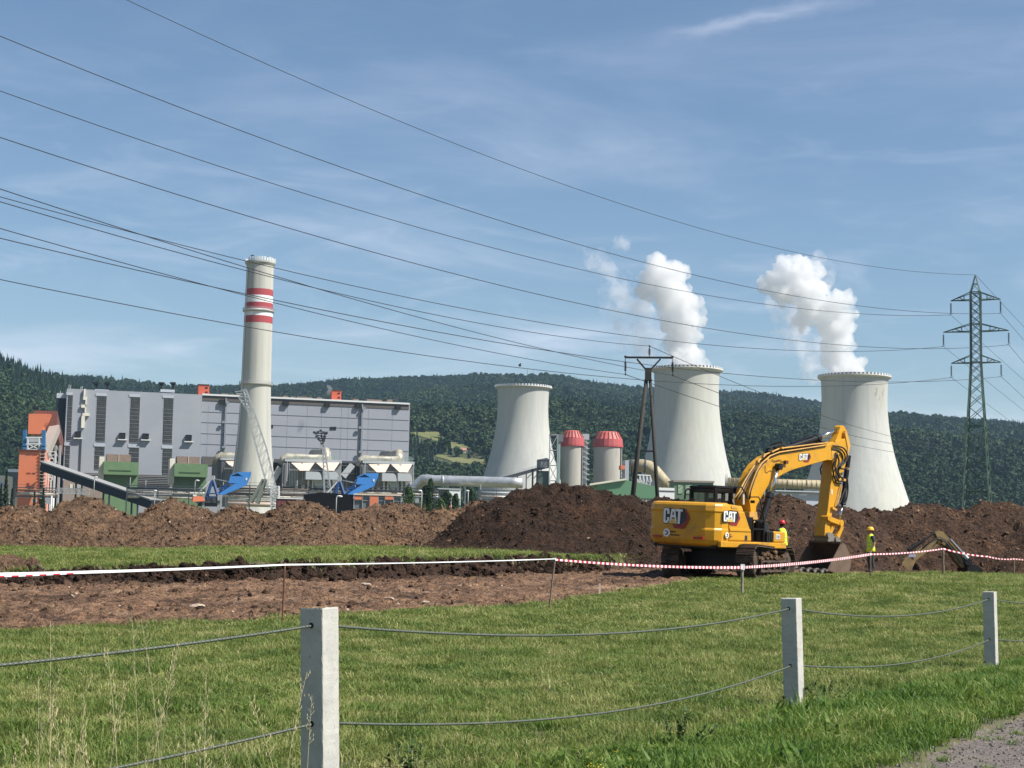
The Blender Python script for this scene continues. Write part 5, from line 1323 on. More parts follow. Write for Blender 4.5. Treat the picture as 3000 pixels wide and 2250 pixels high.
# ---------------------------------------------------------------- clods and stones
def clod_mb(seed, sq=.7):
    rs = random.Random(seed); b = bmesh.new(); bmesh.ops.create_icosphere(b, subdivisions=2, radius=1)
    off = [Vector((rs.gauss(0, 1), rs.gauss(0, 1), rs.gauss(0, 1))).normalized() for _ in range(6)]
    for v in b.verts:
        n_ = v.co.normalized(); d = 1.0
        for o_ in off: 
            c = n_.dot(o_)
            if c > .55: d -= (c-.55)*rs.uniform(.75, .8)
        v.co = n_*d*(1+rs.uniform(-.09, .09)); v.co.z *= sq
    mb = MB(); vs = [v.co.copy() for v in b.verts]; fs = [tuple(v.index for v in f.verts) for f in b.faces]; b.free(); mb.add(vs, fs); return mb
clod_p = [(pm('clod_%d' % i, clod_mb(i), heap_m), heap_m) for i in range(4)]
stone_m = mat('pale_stone', (.48, .40, .31), .9, col2=(.36, .27, .2), ns=8)
stone_p = [(pm('stone_%d' % i, clod_mb(i+40, .55), stone_m), stone_m) for i in range(3)]
dk = [(pm('dark_clod_%d' % i, clod_mb(i+20), heap_dark), heap_dark) for i in range(2)]
rb_ = np.random.RandomState(44); nb_ = 3800; xb = rb_.uniform(-17, 4, nb_); xb = xb[(fbm(xb*1.2, xb*0, 4, 77) > -.05) | (rb_.rand(nb_) < .25)]; nb_ = len(xb); yb = bk_y(xb)-np.abs(rb_.normal(0, .55, nb_))+.12; PB = np.stack([xb, yb, nz(xb, yb)+.02], -1)
r_ = np.random.RandomState(4); n = 34000
y = r_.uniform(27, 72, n); x = r_.uniform(-.36, .36, n)*y
rg = region(x, y); near_edge = np.exp(-np.abs(y-bk_y(x))/1.2)+.5*np.exp(-np.abs(y-nb_y(x))/.9)
ok = (rg == 1) & (r_.rand(n) < .10+.45*ss(0, .4, fbm(x*.6, y*.8, 4, 63))+.9*near_edge) & ((x-7.7)**2/9+(y-57.6)**2/9 > 1)
x, y = x[ok], y[ok]; P1 = np.stack([x, y, nz(x, y)], -1); P2 = np.concatenate(SURF)
def rot_scl(n, s0, s1, pw, r_):
    s_ = s0+(s1-s0)*r_.rand(n)**pw; rot = r_.uniform(0, 6.28, (n, 3)); return rot, np.stack([s_, s_*r_.uniform(.7, 1.3, n), s_*r_.uniform(.6, 1, n)], -1)
ra, sa = rot_scl(len(P1), .014, .13, 4.5, r_); rb, sb = rot_scl(len(P2), .02, .13, 4.5, r_)
rbk, sbk = rot_scl(len(PB), .03, .20, 4.0, rb_)
P = np.concatenate([P1, P2]); 
dark = np.concatenate([np.exp(-np.abs(P1[:, 1]-bk_y(P1[:, 0]))/1.0) > .35, (P2[:, 0] > -2.2) & (P2[:, 0] < 9) & (P2[:, 1] < 80)])
idx = np.where(dark, 4+r_.randint(0, 2, len(P)), r_.randint(0, 4, len(P)))
scatter('soil_clods', np.concatenate([P, PB]), np.concatenate([ra, rb, rbk]), np.concatenate([sa, sb, sbk]), np.concatenate([idx, 4+rb_.randint(0, 2, nb_)]), clod_p+dk)
n = 1500; k_ = r_.randint(0, len(P), n); Q = P[k_]+np.stack([r_.uniform(-.2, .2, n), r_.uniform(-.2, .2, n), np.full(n, .01)], -1)
rc_, sc_ = rot_scl(n, .012, .07, 3.0, r_); scatter('small_stones', Q, rc_, sc_, r_.randint(0, 3, n), stone_p)
for px, py, D, s_, lab in ((578, 1783, 0, .13, 'pale flat stone lying on the stripped bed left of the rusty stake'), (1073, 1715, 0, .11, 'pale stone on the stripped bed right of the rusty stake'),
                           (1140, 1757, 0, .10, 'pale splinter of stone near the grass edge right of the rusty stake'), (1248, 1766, 0, .07, 'smallest of the pale stones at the grass edge')):
    best = None
    for D_ in np.arange(26, 60, .1):
        p = W(px, py, D_)
        if p.z <= nz1(p.x, p.y)+.02: best = p; break
    if best is None: continue
    mb = clod_mb(int(px), .55); mb.v = [Vector((v.x*s_*1.6, v.y*s_, v.z*s_))+best+Vector((0, 0, s_*.35)) for v in mb.v]; o = mb.make('stone', stone_m); tag(o, lab, 'stone')
# ================================================================ the yellow excavator
yel = mat('machine_yellow', (.60, .29, .012), .42, col2=(.52, .25, .014), ns=1.3, nd=6, lo=.4, hi=.75, col3=(.26, .155, .06), ns3=1.6, lo3=.52, hi3=.80, spec=.45, bump=.05, bs=30, bdist=.01)
yel2 = mat('dusty_yellow', (.62, .33, .05), .6, col2=(.42, .24, .08), ns=2.2, nd=7)
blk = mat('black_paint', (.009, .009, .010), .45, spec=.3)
rub = mat('black_rubber', (.014, .014, .014), .65)
mud = mat('muddy_steel', (.035, .025, .019), .85, col2=(.10, .064, .042), ns=2.5, nd=7, bump=.6, bs=14, bdist=.03)
bucket_m = mat('earthy_bucket_steel', (.14, .09, .06), .8, col2=(.085, .058, .042), ns=1.6, nd=7, bump=.2, bs=9)
chrome = mat('chromed_rod', (.62, .61, .60), .18, metal=1.0)
glass_t = bpy.data.materials.new('cab_glass'); glass_t.use_nodes = True; _t = glass_t.node_tree; _p = _t.nodes['Principled BSDF']
_p.inputs['Base Color'].default_value = (.02, .025, .025, 1); _p.inputs['Roughness'].default_value = .08; _p.inputs['Alpha'].default_value = .45
logo_w = mat('logo_white', (.72, .72, .70), .5); logo_k = mat('logo_black', (.014, .014, .02), .4); logo_r = mat('logo_red', (.26, .018, .02), .4); logo_y = mat('logo_yellow', (.62, .42, .10), .5)
EX = Vector((7.74, 57.6, nz1(7.74, 57.6)-.04)); EX.z = max(EX.z, .66)
MU = Matrix.Translation(EX) @ Matrix.Rotation(R(47), 4, 'Z') @ Matrix.Rotation(R(1.7), 4, 'X'); MT = Matrix.Translation(EX) @ Matrix.Rotation(R(90-26), 4, 'Z')
MUi = MU.inverted()
def ept(px, py, val, axis=1):
    o_ = MUi @ Vector((0, 0, EYE)); d = MUi.to_3x3() @ ray(px, py); t_ = (val-o_[axis])/d[axis]; return o_+d*t_
D_ = thing('excavator', 'big yellow excavator with its bucket down at the edge of the stripped bed', 'excavator', EX)
def ex(name, fill, m, par=None, smooth=False, bv=0, M_=None):
    mb = MB(M_ if M_ is not None else MU); fill(mb); o = mb.make(name, m, par or D_, smooth)
    if bv: bevel(o, bv)
    return o
# undercarriage
def track(sy):
    L, Rr, w_ = 1.95, .50, .62; yc = sy*1.32
    path = []
    for i in range(13): a = math.pi/2+math.pi*i/12; path.append((-L+Rr*math.cos(a), .55+Rr*math.sin(a)))
    for i in range(13): a = -math.pi/2+math.pi*i/12; path.append((L+Rr*math.cos(a), .55+Rr*math.sin(a)))
    pts = path+[path[0]]; cum = [0]
    for i in range(1, len(pts)): cum.append(cum[-1]+math.dist(pts[i], pts[i-1]))
    tot = cum[-1]; n = 46
    def at_(s_):
        s_ %= tot
        for i in range(1, len(pts)):
            if s_ <= cum[i]:
                f = (s_-cum[i-1])/(cum[i]-cum[i-1]+1e-9); x_ = pts[i-1][0]+(pts[i][0]-pts[i-1][0])*f; z_ = pts[i-1][1]+(pts[i][1]-pts[i-1][1])*f
                tx, tz = pts[i][0]-pts[i-1][0], pts[i][1]-pts[i-1][1]; l_ = math.hypot(tx, tz); return x_, z_, tx/l_, tz/l_
    def fill(mb):
        for i in range(n):
            x_, z_, tx, tz = at_(tot*i/n); sag = -.03*math.sin(min(1, max(0, (z_-.9)*9)))*math.cos(x_*1.6)
            t_ = Vector((tx, 0, tz)); nn = Vector((-tz, 0, tx))*-1
            c = Vector((x_, yc, z_+sag)); mb.box(c, (tot/n*.93, w_, .035), (t_, Vector((0, 1, 0)), nn.cross(t_).normalized() if False else Vector((-tz, 0, tx))))
            out_ = Vector((-tz, 0, tx))
            if out_.dot(Vector((x_, 0, z_-.55))) < 0: out_ = -out_
            for q in (-.34, .0, .34): mb.box(c+out_*.035+t_*(tot/n*q), (.022, w_, .045), (t_, Vector((0, 1, 0)), out_))
            mb.box(c-out_*.05, (tot/n*.6, .16, .08), (t_, Vector((0, 1, 0)), out_))
    tr = ex('track', fill, mud, M_=MT)
    def frame(mb):
        yo = yc-.0
        mb.b2(-1.55, 1.55, yc-.2, yc+.2, .34, .70)
        for xx in np.linspace(-1.5, 1.35, 5): mb.b2(xx, xx+.1, yc+sy*.2, yc+sy*.29, .22, .60)
        mb.b2(-1.6, 1.6, yc+sy*.27, yc+sy*.31, .2, .27); mb.b2(-1.6, 1.6, yc+sy*.27, yc+sy*.31, .54, .60)
    ex('track_frame', frame, mud, tr, M_=MT)
    for sx in (-1, 1):
        def wheel(mb):
            a = [Vector((sx*L, yc-.16, .55)), Vector((sx*L, yc+.16, .55))]; mb.tube(a, .42, 20)
            mb.tube([Vector((sx*L, yc-.24, .55)), Vector((sx*L, yc+.24, .55))], .2, 14)
        ex('idler' if sx > 0 else 'sprocket', wheel, mud, tr, M_=MT)
    def rollers(mb):
        for xx in np.linspace(-1.4, 1.4, 8): mb.tube([(xx, yc-.22, .2), (xx, yc+.22, .2)], .1, 10)
    _mb = MB(MT); rollers(_mb); _mb.each('roller', mud, tr)
    if sy < 0:
        def soil(mb):
            rs = random.Random(9)
            for i in range(70):
                x_ = rs.uniform(-1.5, 1.3); z_ = .62+.26*(1-((x_+.1)/1.5)**2)*rs.random(); r_ = rs.uniform(.05, .13)
                mb.sphere((x_, yc+sy*rs.uniform(.05, .3), z_), r_, 7, 5, (1, .8, .8))
        ex('caked_soil', soil, heap_m, tr, M_=MT)
track(-1); track(1)
ex('carbody', lambda mb: (mb.b2(-1.2, 1.2, -1.0, 1.0, .32, .97), mb.b2(-1.4, -.7, -1.2, 1.2, .3, .85), mb.b2(.7, 1.4, -1.2, 1.2, .3, .85)), blk, M_=MT)  # black colour stands in for the shadow between house and tracks
ex('slew_ring', lambda mb: mb.lathe((0, 0, 0), [(.72, .93), (.72, 1.10)], 32), blk)
# counterweight and house
def cw(mb):
    def ring(z_, inset, xf=-2.25):
        P = []
        pr = [(xf, 1.5), (-2.62, 1.47), (-2.86, 1.34), (-3.02, 1.08), (-3.10, .6), (-3.13, 0), (-3.10, -.6), (-3.02, -1.08), (-2.86, -1.34), (-2.62, -1.47), (xf, -1.5)]
        for x_, y_ in pr: P.append(Vector((x_+inset*(1 if x_ < -2.5 else 0), y_*(1-inset*.35), z_)))
        return P
    mb.loft([ring(1.06, .30), ring(1.13, .10), ring(1.28, .02), ring(1.62, 0), ring(1.68, .035), ring(2.18, .02), ring(2.24, -.01), ring(2.42, .02), ring(2.50, .08), ring(2.53, .22)])
ex('counterweight', cw, yel, bv=.03)
def rear_marks(mb):
    for s_ in (-1, 1): mb.b2(-3.1, -2.98, s_*.86-.2, s_*.86+.2, 1.30, 1.37)
_mb = MB(MU); rear_marks(_mb); _mb.each('reflector', mat('tail_red', (.35, .015, .012), .4), D_)
def panel(mb):
    for y0, y1 in ((-1.5, -1.2), (1.2, 1.5)):
        fx = -.9 if y0 < 0 else -.5; ftx = -1.38 if y0 < 0 else -.5
        mb.prism([Vector(p_) for p_ in ((-2.24, y0, 1.27), (fx, y0, 1.27), (fx-.03, y0, 1.55), (ftx, y0, 2.28), (-2.24, y0, 2.28))], (0, y1-y0, 0))
ex('side_panel', panel, yel, bv=.05)
def hood(mb):
    mb.b2(-2.2, -1.2, -1.18, 1.18, 1.27, 2.26)
    mb.prism([Vector(p_) for p_ in ((-2.5, -1.47, 2.30), (-1.36, -1.47, 2.28), (-1.42, -1.42, 2.46), (-2.5, -1.42, 2.51))], (0, 2.9, 0))
ex('engine_hood', hood, yel, bv=.05)
ex('swage_line', lambda mb: mb.prism([Vector(p_) for p_ in ((-2.22, -1.525, 1.6), (-1.0, -1.525, 1.6), (-1.02, -1.525, 1.68), (-2.22, -1.525, 1.7))], (0, .03, 0)), yel, bv=.01)
ex('hood_vent', lambda mb: mb.b2(-2.1, -1.7, -1.475, -1.45, 2.36, 2.44), yel2)
ex('dark_label', lambda mb: mb.b2(-1.32, -1.18, -1.508, -1.5, 1.30, 1.47), mat('label_dark', (.03, .025, .05), .4))
ex('platform', lambda mb: (mb.b2(-2.3, 1.16, -1.5, 1.5, 1.10, 1.24), mb.b2(-2.72, 1.17, -1.53, -1.4, 1.06, 1.255), mb.b2(-2.2, 1.17, 1.4, 1.53, 1.06, 1.255), mb.b2(1.05, 1.18, -1.5, 1.5, 1.06, 1.25)), yel, bv=.02)
ex('underplate', lambda mb: mb.b2(-2.7, 1.0, -1.3, 1.3, 1.0, 1.10), blk)
tb_ = ex('toolbox', lambda mb: mb.b2(.42, 1.14, -1.5, -.85, 1.26, 1.64), yel, bv=.05)
ex('plate', lambda mb: mb.b2(.52, .78, -1.512, -1.502, 1.38, 1.54), logo_w, tb_)
def digits(mb):
    segs = {'3': [(0, 0, 1, .16), (0, .42, 1, .58), (0, .84, 1, 1), (.75, 0, 1, 1)], '0': [(0, 0, 1, .16), (0, .84, 1, 1), (.75, 0, 1, 1), (0, 0, .25, 1)]}
    for i, ch in enumerate('330'):
        for a, b_, c, d in segs[ch]: mb.b2(.545+i*.075+a*.055, .545+i*.075+c*.055, -1.517, -1.514, 1.41+b_*.10, 1.41+d*.10)
ex('lettering', digits, logo_k, tb_)
def steps(mb):
    mb.b2(-.02, .40, -1.48, -.9, 1.26, 1.66)
    mb.b2(-.05, .18, -1.44, -.9, 1.5, 1.92)
    for i in range(4): mb.tube([(.02+i*.1, -1.5, 1.3), (.02+i*.1, -1.5, 1.62)], .035, 8)
ex('step_box', steps, rub, bv=.02)
def tank(mb):
    mb.b2(-.85, -.35, -1.15, -.5, 1.26, 2.1); mb.tube([(-.1, -1.2, 1.26), (-.1, -1.2, 2.0)], .12, 10)
    mb.bar((-.75, -1.42, 1.26), (-.75, -1.42, 2.0), .04); mb.bar((-.1, -1.42, 1.26), (-.1, -1.42, 2.05), .05); mb.bar((-.75, -1.42, 2.0), (-.1, -1.42, 2.0), .05); mb.bar((-.75, -1.42, 1.7), (-.1, -1.42, 1.7), .05)
    for i in range(4): mb.tube([(-.6+i*.12, -.9, 1.3), (-.5+i*.12, -.8, 1.9), (-.2+i*.1, -.5, 2.2)], .03, 6)
ex('valve_bank', tank, blk)
def rails(mb):
    pts = [ept(2146, 1462, -1.1), ept(2146, 1430, -1.1), ept(2150, 1426, -1.1), ept(2172, 1427, -1.1), ept(2184, 1444, -1.1), ept(2190, 1462, -1.1)]
    mb.tube(pts, .024, 6)
    mb.tube([ept(2200, 1456, -1.3), ept(2222, 1456, -1.3), ept(2226, 1463, -1.3), ept(2240, 1530, -1.3)], .02, 6)
ex('handrail', rails, blk)
ex('mirror', lambda mb: mb.box(ept(2205, 1470, -1.35), (.04, .16, .1)), blk)
ex('grab_post', lambda mb: mb.bar(ept(2178, 1448, -1.3), ept(2178, 1478, -1.3), .045), logo_w)
ex('exhaust', lambda mb: (mb.tube([(-2.0, .2, 2.45), (-2.0, .2, 2.66)], .07, 10), mb.b2(-2.7, -2.4, .25, .6, 2.5, 2.6)), blk)
# cab on the far side
def cabf(mb):
    x0, x1, y0, y1, z0, z1 = -.42, 1.5, .42, 1.46, 1.25, 3.06
    for xx in (x0, .48, x1):
        for yy_ in (y0, y1): mb.b2(xx-.085, xx+.085, yy_-.05, yy_+.05, z0, z1)
    for yy_ in (y0, y1): mb.b2(x0, x1, yy_-.045, yy_+.045, z0, z0+.75 if yy_ < 1 else z0+.4); mb.b2(x0, x1, yy_-.05, yy_+.05, z1-.15, z1)
    mb.b2(x0-.05, x0+.04, y0, y1, z0, z0+1.02); mb.b2(x0-.05, x0+.05, y0, y1, z1-.16, z1); mb.b2(x1-.05, x1+.05, y0, y1, z0, z0+.4)
cb = ex('cab', cabf, blk, bv=.03)
ex('roof', lambda mb: (mb.b2(-.5, 1.62, .36, 1.52, 3.06, 3.13), mb.b2(-.25, 1.2, .55, 1.35, 3.12, 3.17)), blk, cb, bv=.03)
ex('rear_window', lambda mb: mb.b2(-.425, -.415, .48, 1.40, 2.28, 2.90), glass_t, cb)
ex('side_window', lambda mb: (mb.b2(-.36, .42, .415, .425, 2.0, 2.95), mb.b2(.54, 1.44, .415, .425, 2.0, 2.95)), glass_t, cb)
ex('seat', lambda mb: (mb.b2(.1, .6, .7, 1.2, 1.7, 1.85), mb.b2(.05, .18, .72, 1.18, 1.8, 2.5), mb.b2(.06, .16, .82, 1.08, 2.5, 2.72)), rub, cb, bv=.04)
ex('guard_rail', lambda mb: (mb.tube([ept(2006, 1462, 1.45), ept(2008, 1440, 1.45), ept(2013, 1433, 1.45), ept(2034, 1431, 1.45)], .035, 8), mb.tube([ept(2030, 1431, 1.45), ept(2030, 1462, 1.45)], .035, 8)), blk, cb)

# boom, traced on its right cheek and given its real width
BW = .33
def cheek(pts, y0, y1):
    def f(mb): mb.prism([ept(px, py, y0) for px, py in pts], (0, y1-y0, 0))
    return f
bp = [(2203, 1520), (2196, 1470), (2200, 1443), (2208, 1412), (2221, 1383), (2236, 1361), (2262, 1339), (2290, 1329), (2322, 1322), (2370, 1314), (2419, 1306), (2441, 1294), (2456, 1300), (2464, 1320),
      (2458, 1334), (2446, 1342), (2437, 1349), (2424, 1348), (2390, 1357), (2359, 1366), (2330, 1374), (2307, 1383), (2288, 1393), (2274, 1403), (2262, 1413), (2250, 1424), (2227, 1465), (2216, 1484), (2214, 1520)]
bo = ex('boom', cheek(bp, -BW, BW), yel, bv=.02)
ex('foot_plate', cheek([(2196, 1525), (2196, 1500), (2218, 1500), (2222, 1540), (2196, 1545)], -.5, .5), yel2, bo)
ex('seam_plate', cheek([(2437, 1319), (2452, 1318), (2447, 1341), (2438, 1344)], -BW-.012, -BW), yel2, bo)
# hard lines along the back of the boom
for i in range(5):
    o_ = i*3.0
    def f(mb, o_=o_, i=i):
        P = [(2150+o_*3.4, 1462), (2166+o_*2.4, 1440), (2180+o_*2, 1412), (2199+o_*1.5, 1380), (2218+o_*1.1, 1354+o_*.3), (2246+o_*.8, 1330+o_*.5), (2284, 1314+o_*.9), (2326, 1309+o_*.8), (2380, 1302+o_*.7), (2420, 1298+o_*.5)]
        mb.tube([ept(a, b_, -BW+.04+i*.10 if i < 4 else -BW-.05) for a, b_ in P], .028, 6)
    ex('hydraulic_line', f, yel2, bo, True)
    def f2(mb, o_=o_+1.6, i=i):
        P = [(2150+o_*3.4, 1462), (2166+o_*2.4, 1440), (2180+o_*2, 1413), (2199+o_*1.5, 1381), (2218+o_*1.1, 1355+o_*.3), (2246+o_*.8, 1331+o_*.5), (2284, 1315+o_*.9), (2326, 1310+o_*.8), (2380, 1303+o_*.7), (2420, 1299+o_*.5)]
        mb.tube([ept(a, b_, -BW+.07+i*.10 if i < 4 else -BW-.03) for a, b_ in P], .030, 6)
    ex('hydraulic_hose', f2, rub, bo, True)
def clamps(mb):
    for a, b_ in ((2238, 1331), (2246, 1345), (2220, 1352), (2262, 1322), (2290, 1312)): mb.box(ept(a, b_, -BW-.02), (.12, .10, .07))
ex('line_clamp', clamps, yel2, bo)
def hang(mb):
    P = [(2300, 1350), (2291, 1352), (2286, 1347), (2270, 1351), (2262, 1346)]
    mb.tube([ept(a, b_, -BW-.03) for a, b_ in P], .012, 5); mb.box(ept(2303, 1354, -BW-.05), (.16, .1, .12))
    mb.prism([ept(a, b_, -BW-.015) for a, b_ in ((2293, 1358), (2298, 1356), (2293, 1374), (2290, 1378))], (0, .01, 0))
    mb.tube([ept(a, b_, -BW-.02) for a, b_ in ((2242, 1364), (2242, 1380), (2247, 1385), (2256, 1378), (2263, 1382))], .010, 5)
ex('work_lamp', hang, mat('brown_fitting', (.10, .04, .015), .7), bo)
# boom cylinder (right one in front, left one behind)
for y_ in (-.5, .5):
    rodp = (ept(2281, 1367, y_), ept(2256, 1450, y_)); barr = (ept(2256, 1447, y_), ept(2231, 1532, y_))
    if y_ > 0:
        dlt = Vector((0, 1.0, 0)); rodp = (ept(2281, 1367, -.5)+dlt, ept(2256, 1450, -.5)+dlt); barr = (ept(2256, 1447, -.5)+dlt, ept(2231, 1532, -.5)+dlt)
    c_ = ex('boom_cylinder', lambda mb: (mb.tube([barr[0], barr[1]], .115, 16), mb.tube([barr[0]-(barr[1]-barr[0])*.02, barr[0]+(barr[1]-barr[0])*.14], .145, 16)), blk, smooth=False)
    ex('rod', lambda mb: mb.tube([rodp[0], rodp[1]], .062, 14), chrome, c_, True)
    ex('pin', lambda mb: mb.tube([rodp[0]+Vector((0, -.1, 0)), rodp[0]+Vector((0, .1, 0))], .12, 14), blk, c_)
# stick
sp_ = [(2462, 1288), (2480, 1284), (2488, 1294), (2491, 1306), (2490, 1316), (2482, 1345), (2466, 1400), (2453, 1448), (2442, 1490), (2431, 1535), (2436, 1562), (2428, 1572), (2416, 1570), (2417, 1545),
       (2425, 1496), (2436, 1397), (2440, 1352), (2447, 1330), (2450, 1302)]
SW = .23
st_ = ex('stick', cheek(sp_, -SW, SW), yel, bv=.015)
ex('head_lug', cheek([(2462, 1250), (2467, 1246), (2473, 1248), (2481, 1262), (2488, 1292), (2484, 1300), (2450, 1304), (2447, 1294), (2456, 1272)], -.13, .13), yel, st_, bv=.01)
ex('shaded_belly_plate', lambda mb: mb.prism([ept(2436, 1397, -SW+.02)+Vector((-.004, 0, 0)), ept(2426, 1496, -SW+.02)+Vector((-.012, 0, 0)), ept(2418, 1560, -SW+.02)+Vector((-.012, 0, 0)), ept(2420, 1560, -SW+.02), ept(2440, 1360, -SW+.02), ept(2438.5, 1360, -SW+.02)], (0, 2*SW-.04, 0)), mat('shaded_grimy_belly', (.10, .068, .042), .8, col2=(.16, .10, .05), ns=2), st_)  # added plate: shade and grime of the stick's underside in its colour
ex('edge_plate', cheek([(2478, 1262), (2486, 1280), (2492, 1306), (2488, 1318), (2484, 1345), (2481, 1344), (2484, 1312), (2476, 1268)], -SW-.03, SW+.03), yel2, st_)
def stick_marks(mb):
    for a, b_ in ((2437, 1436), (2437, 1441), (2437, 1446)): mb.box(ept(a, b_, -SW-.01), (.09, .01, .05))
ex('lettering', stick_marks, logo_w, st_)
# stick cylinder above the boom
A = ept(2289, 1318, 0); B = ept(2398, 1282, 0); C = ept(2467, 1254, 0)
c_ = ex('stick_cylinder', lambda mb: (mb.tube([A, B], .125, 16), mb.tube([B-(B-A)*.08, B+(B-A)*.01], .15, 16), mb.tube([A+Vector((0, -.3, -.05)), A+Vector((0, .3, -.05))], .1, 10), mb.tube([A.lerp(B, .2)+Vector((0, -.1, .17)), A.lerp(B, .45)+Vector((0, -.1, .2)), A.lerp(B, .8)+Vector((0, -.1, .14))], .025, 6)), blk)
ex('rod', lambda mb: mb.tube([B, C], .062, 14), chrome, c_, True)
ex('cylinder_lug', lambda mb: mb.prism([ept(a, b_, -.2) for a, b_ in ((2262, 1332), (2275, 1312), (2296, 1306), (2312, 1318), (2316, 1326))], (0, .4, 0)), blk, bo)
def topbits(mb):
    for a, b_ in ((2268, 1306), (2278, 1302), (2290, 1299), (2256, 1316), (2400, 1300), (2408, 1296)): mb.box(ept(a, b_, -.1), (.22, .16, .09))
    mb.tube([ept(a, b_, -.15) for a, b_ in ((2252, 1322), (2262, 1308), (2278, 1303), (2292, 1302), (2300, 1308))], .03, 6)
ex('hose_fitting', topbits, rub, bo)
# bucket cylinder and linkage on the outer side of the stick
A = ept(2486, 1335, 0); B = ept(2468, 1478, 0); C = ept(2457, 1522, 0)
c_ = ex('bucket_cylinder', lambda mb: (mb.tube([A, B], .10, 14), mb.tube([B-(B-A)*.12, B], .13, 14)), blk)
ex('rod', lambda mb: (mb.tube([B, C+Vector((.0, -.06, 0))], .035, 10), mb.tube([B, C+Vector((.12, .06, 0))], .035, 10)), chrome, c_, True)
lk = ex('bucket_link', lambda mb: (mb.bar(ept(2430, 1520, -.31), ept(2467, 1534, -.31), .06, .18), mb.bar(ept(2430, 1520, -.31)+Vector((.12, .44, 0)), ept(2467, 1534, -.31)+Vector((0, .44, 0)), .06, .18),
    mb.tube([ept(2467, 1533, -.36), ept(2467, 1533, -.36)+Vector((0, .55, 0))], .13, 16), mb.tube([ept(2430, 1518, -.33), ept(2430, 1518, -.33)+Vector((0, .3, 0))], .1, 12),
    mb.bar(ept(2466, 1540, -.2), ept(2452, 1574, -.2), .1, .2), mb.bar(ept(2466, 1540, -.2)+Vector((0, .4, 0)), ept(2452, 1574, -.2)+Vector((0, .4, 0)), .1, .2)), yel)
ex('coupler', lambda mb: (mb.prism([ept(a, b_, -.26) for a, b_ in ((2424, 1572), (2432, 1560), (2440, 1564), (2448, 1576), (2462, 1580), (2464, 1588), (2440, 1590), (2426, 1586))], (0, .52, 0)),
    mb.tube([ept(2430, 1568, -.34), ept(2430, 1568, -.34)+Vector((0, .68, 0))], .11, 14), mb.tube([ept(2454, 1580, -.34), ept(2454, 1580, -.34)+Vector((0, .68, 0))], .11, 14)), mat('worn_steel', (.22, .20, .17), .6, metal=.3), lk)
# hoses looping round the boom tip and down the stick
def hoses(mb):
    L_ = [[(2438, 1310), (2462, 1316), (2474, 1330), (2475, 1348), (2462, 1362), (2456, 1380), (2462, 1396), (2472, 1402)],
          [(2436, 1316), (2458, 1322), (2468, 1338), (2466, 1354), (2452, 1372), (2450, 1392), (2456, 1408), (2468, 1410)],
          [(2440, 1306), (2470, 1312), (2482, 1332), (2478, 1352), (2462, 1368), (2470, 1374), (2486, 1370)],
          [(2444, 1350), (2440, 1372), (2444, 1398), (2452, 1414), (2464, 1416)], [(2452, 1330), (2458, 1352), (2452, 1378), (2460, 1400)], [(2448, 1326), (2450, 1346), (2446, 1366), (2450, 1386), (2446, 1404)],
          [(2482, 1400), (2484, 1436), (2478, 1470), (2470, 1478)], [(2476, 1432), (2468, 1452), (2462, 1470), (2452, 1486)]]
    for i, P in enumerate(L_):
        P3 = [ept(a, b_, -SW-.06-(i % 3)*.05) for a, b_ in P]; Q = []
        for k_ in range(len(P3)-1):
            p0, p1, p2, p3 = P3[max(k_-1, 0)], P3[k_], P3[k_+1], P3[min(k_+2, len(P3)-1)]
            for q in (0, .25, .5, .75): 
                t2, t3 = q*q, q*q*q; Q.append(.5*((2*p1)+(-p0+p2)*q+(2*p0-5*p1+4*p2-p3)*t2+(-p0+3*p1-3*p2+p3)*t3))
        Q.append(P3[-1]); mb.tube(Q, .032, 7)
ex('hose_bundle', hoses, rub, None, True)
def loops(mb):
    for k_ in range(2):
        P = [(2424-k_*3, 1352), (2410+k_*6, 1360), (2403+k_*8, 1374), (2406+k_*7, 1390), (2416, 1402)]
        mb.tube([ept(a, b_, SW+.05) for a, b_ in P], .03, 7)
ex('hose_loop', loops, rub, None, True)
def sclamp(mb):
    for a, b_ in ((2452, 1410), (2458, 1404), (2482, 1372), (2472, 1406), (2440, 1489), (2446, 1492), (2448, 1328)): mb.box(ept(a, b_, -SW-.05), (.16, .1, .09))
    mb.tube([ept(a, b_, -SW-.03) for a, b_ in ((2462, 1420), (2455, 1450), (2446, 1484))], .03, 6); mb.tube([ept(a, b_, -SW-.03) for a, b_ in ((2466, 1424), (2460, 1452), (2450, 1486))], .03, 6)
ex('hose_clamp', sclamp, yel2, st_)
# bucket: open towards the machine
def bucket(mb):
    P = [(2426, 1588), (2466, 1588), (2475, 1591), (2486, 1612), (2494, 1637), (2493, 1662), (2486, 1679), (2458, 1684), (2424, 1671)]
    y0, y1 = -.72, .70
    F = [ept(a, b_, y0) for a, b_ in P]
    q0 = F[0]; th = .03
    out = [p_.copy() for p_ in F]
    # side plates
    side = [F[1], F[2], F[3], F[4], F[5], F[6], F[7], F[8]]
    mb.prism(side, (0, th, 0)); mb.prism([p_+Vector((0, y1-y0-th, 0)) for p_ in side], (0, th, 0))
    # wrapper
    wr = side; n = len(wr)
    cen = sum(wr, Vector())/n
    for i in range(n-1):
        a, b_ = wr[i], wr[i+1]; nrm = (b_-a).cross(Vector((0, 1, 0))).normalized()
        if nrm.dot(cen-(a+b_)/2) < 0: nrm = -nrm
        mb.prism([a, b_, b_+nrm*.03, a+nrm*.03], (0, y1-y0, 0))
    mb.bar(side[0]+Vector((0, 0, -.03)), side[0]+Vector((0, y1-y0, -.03)), .12, .08)
bk = ex('bucket', bucket, bucket_m)
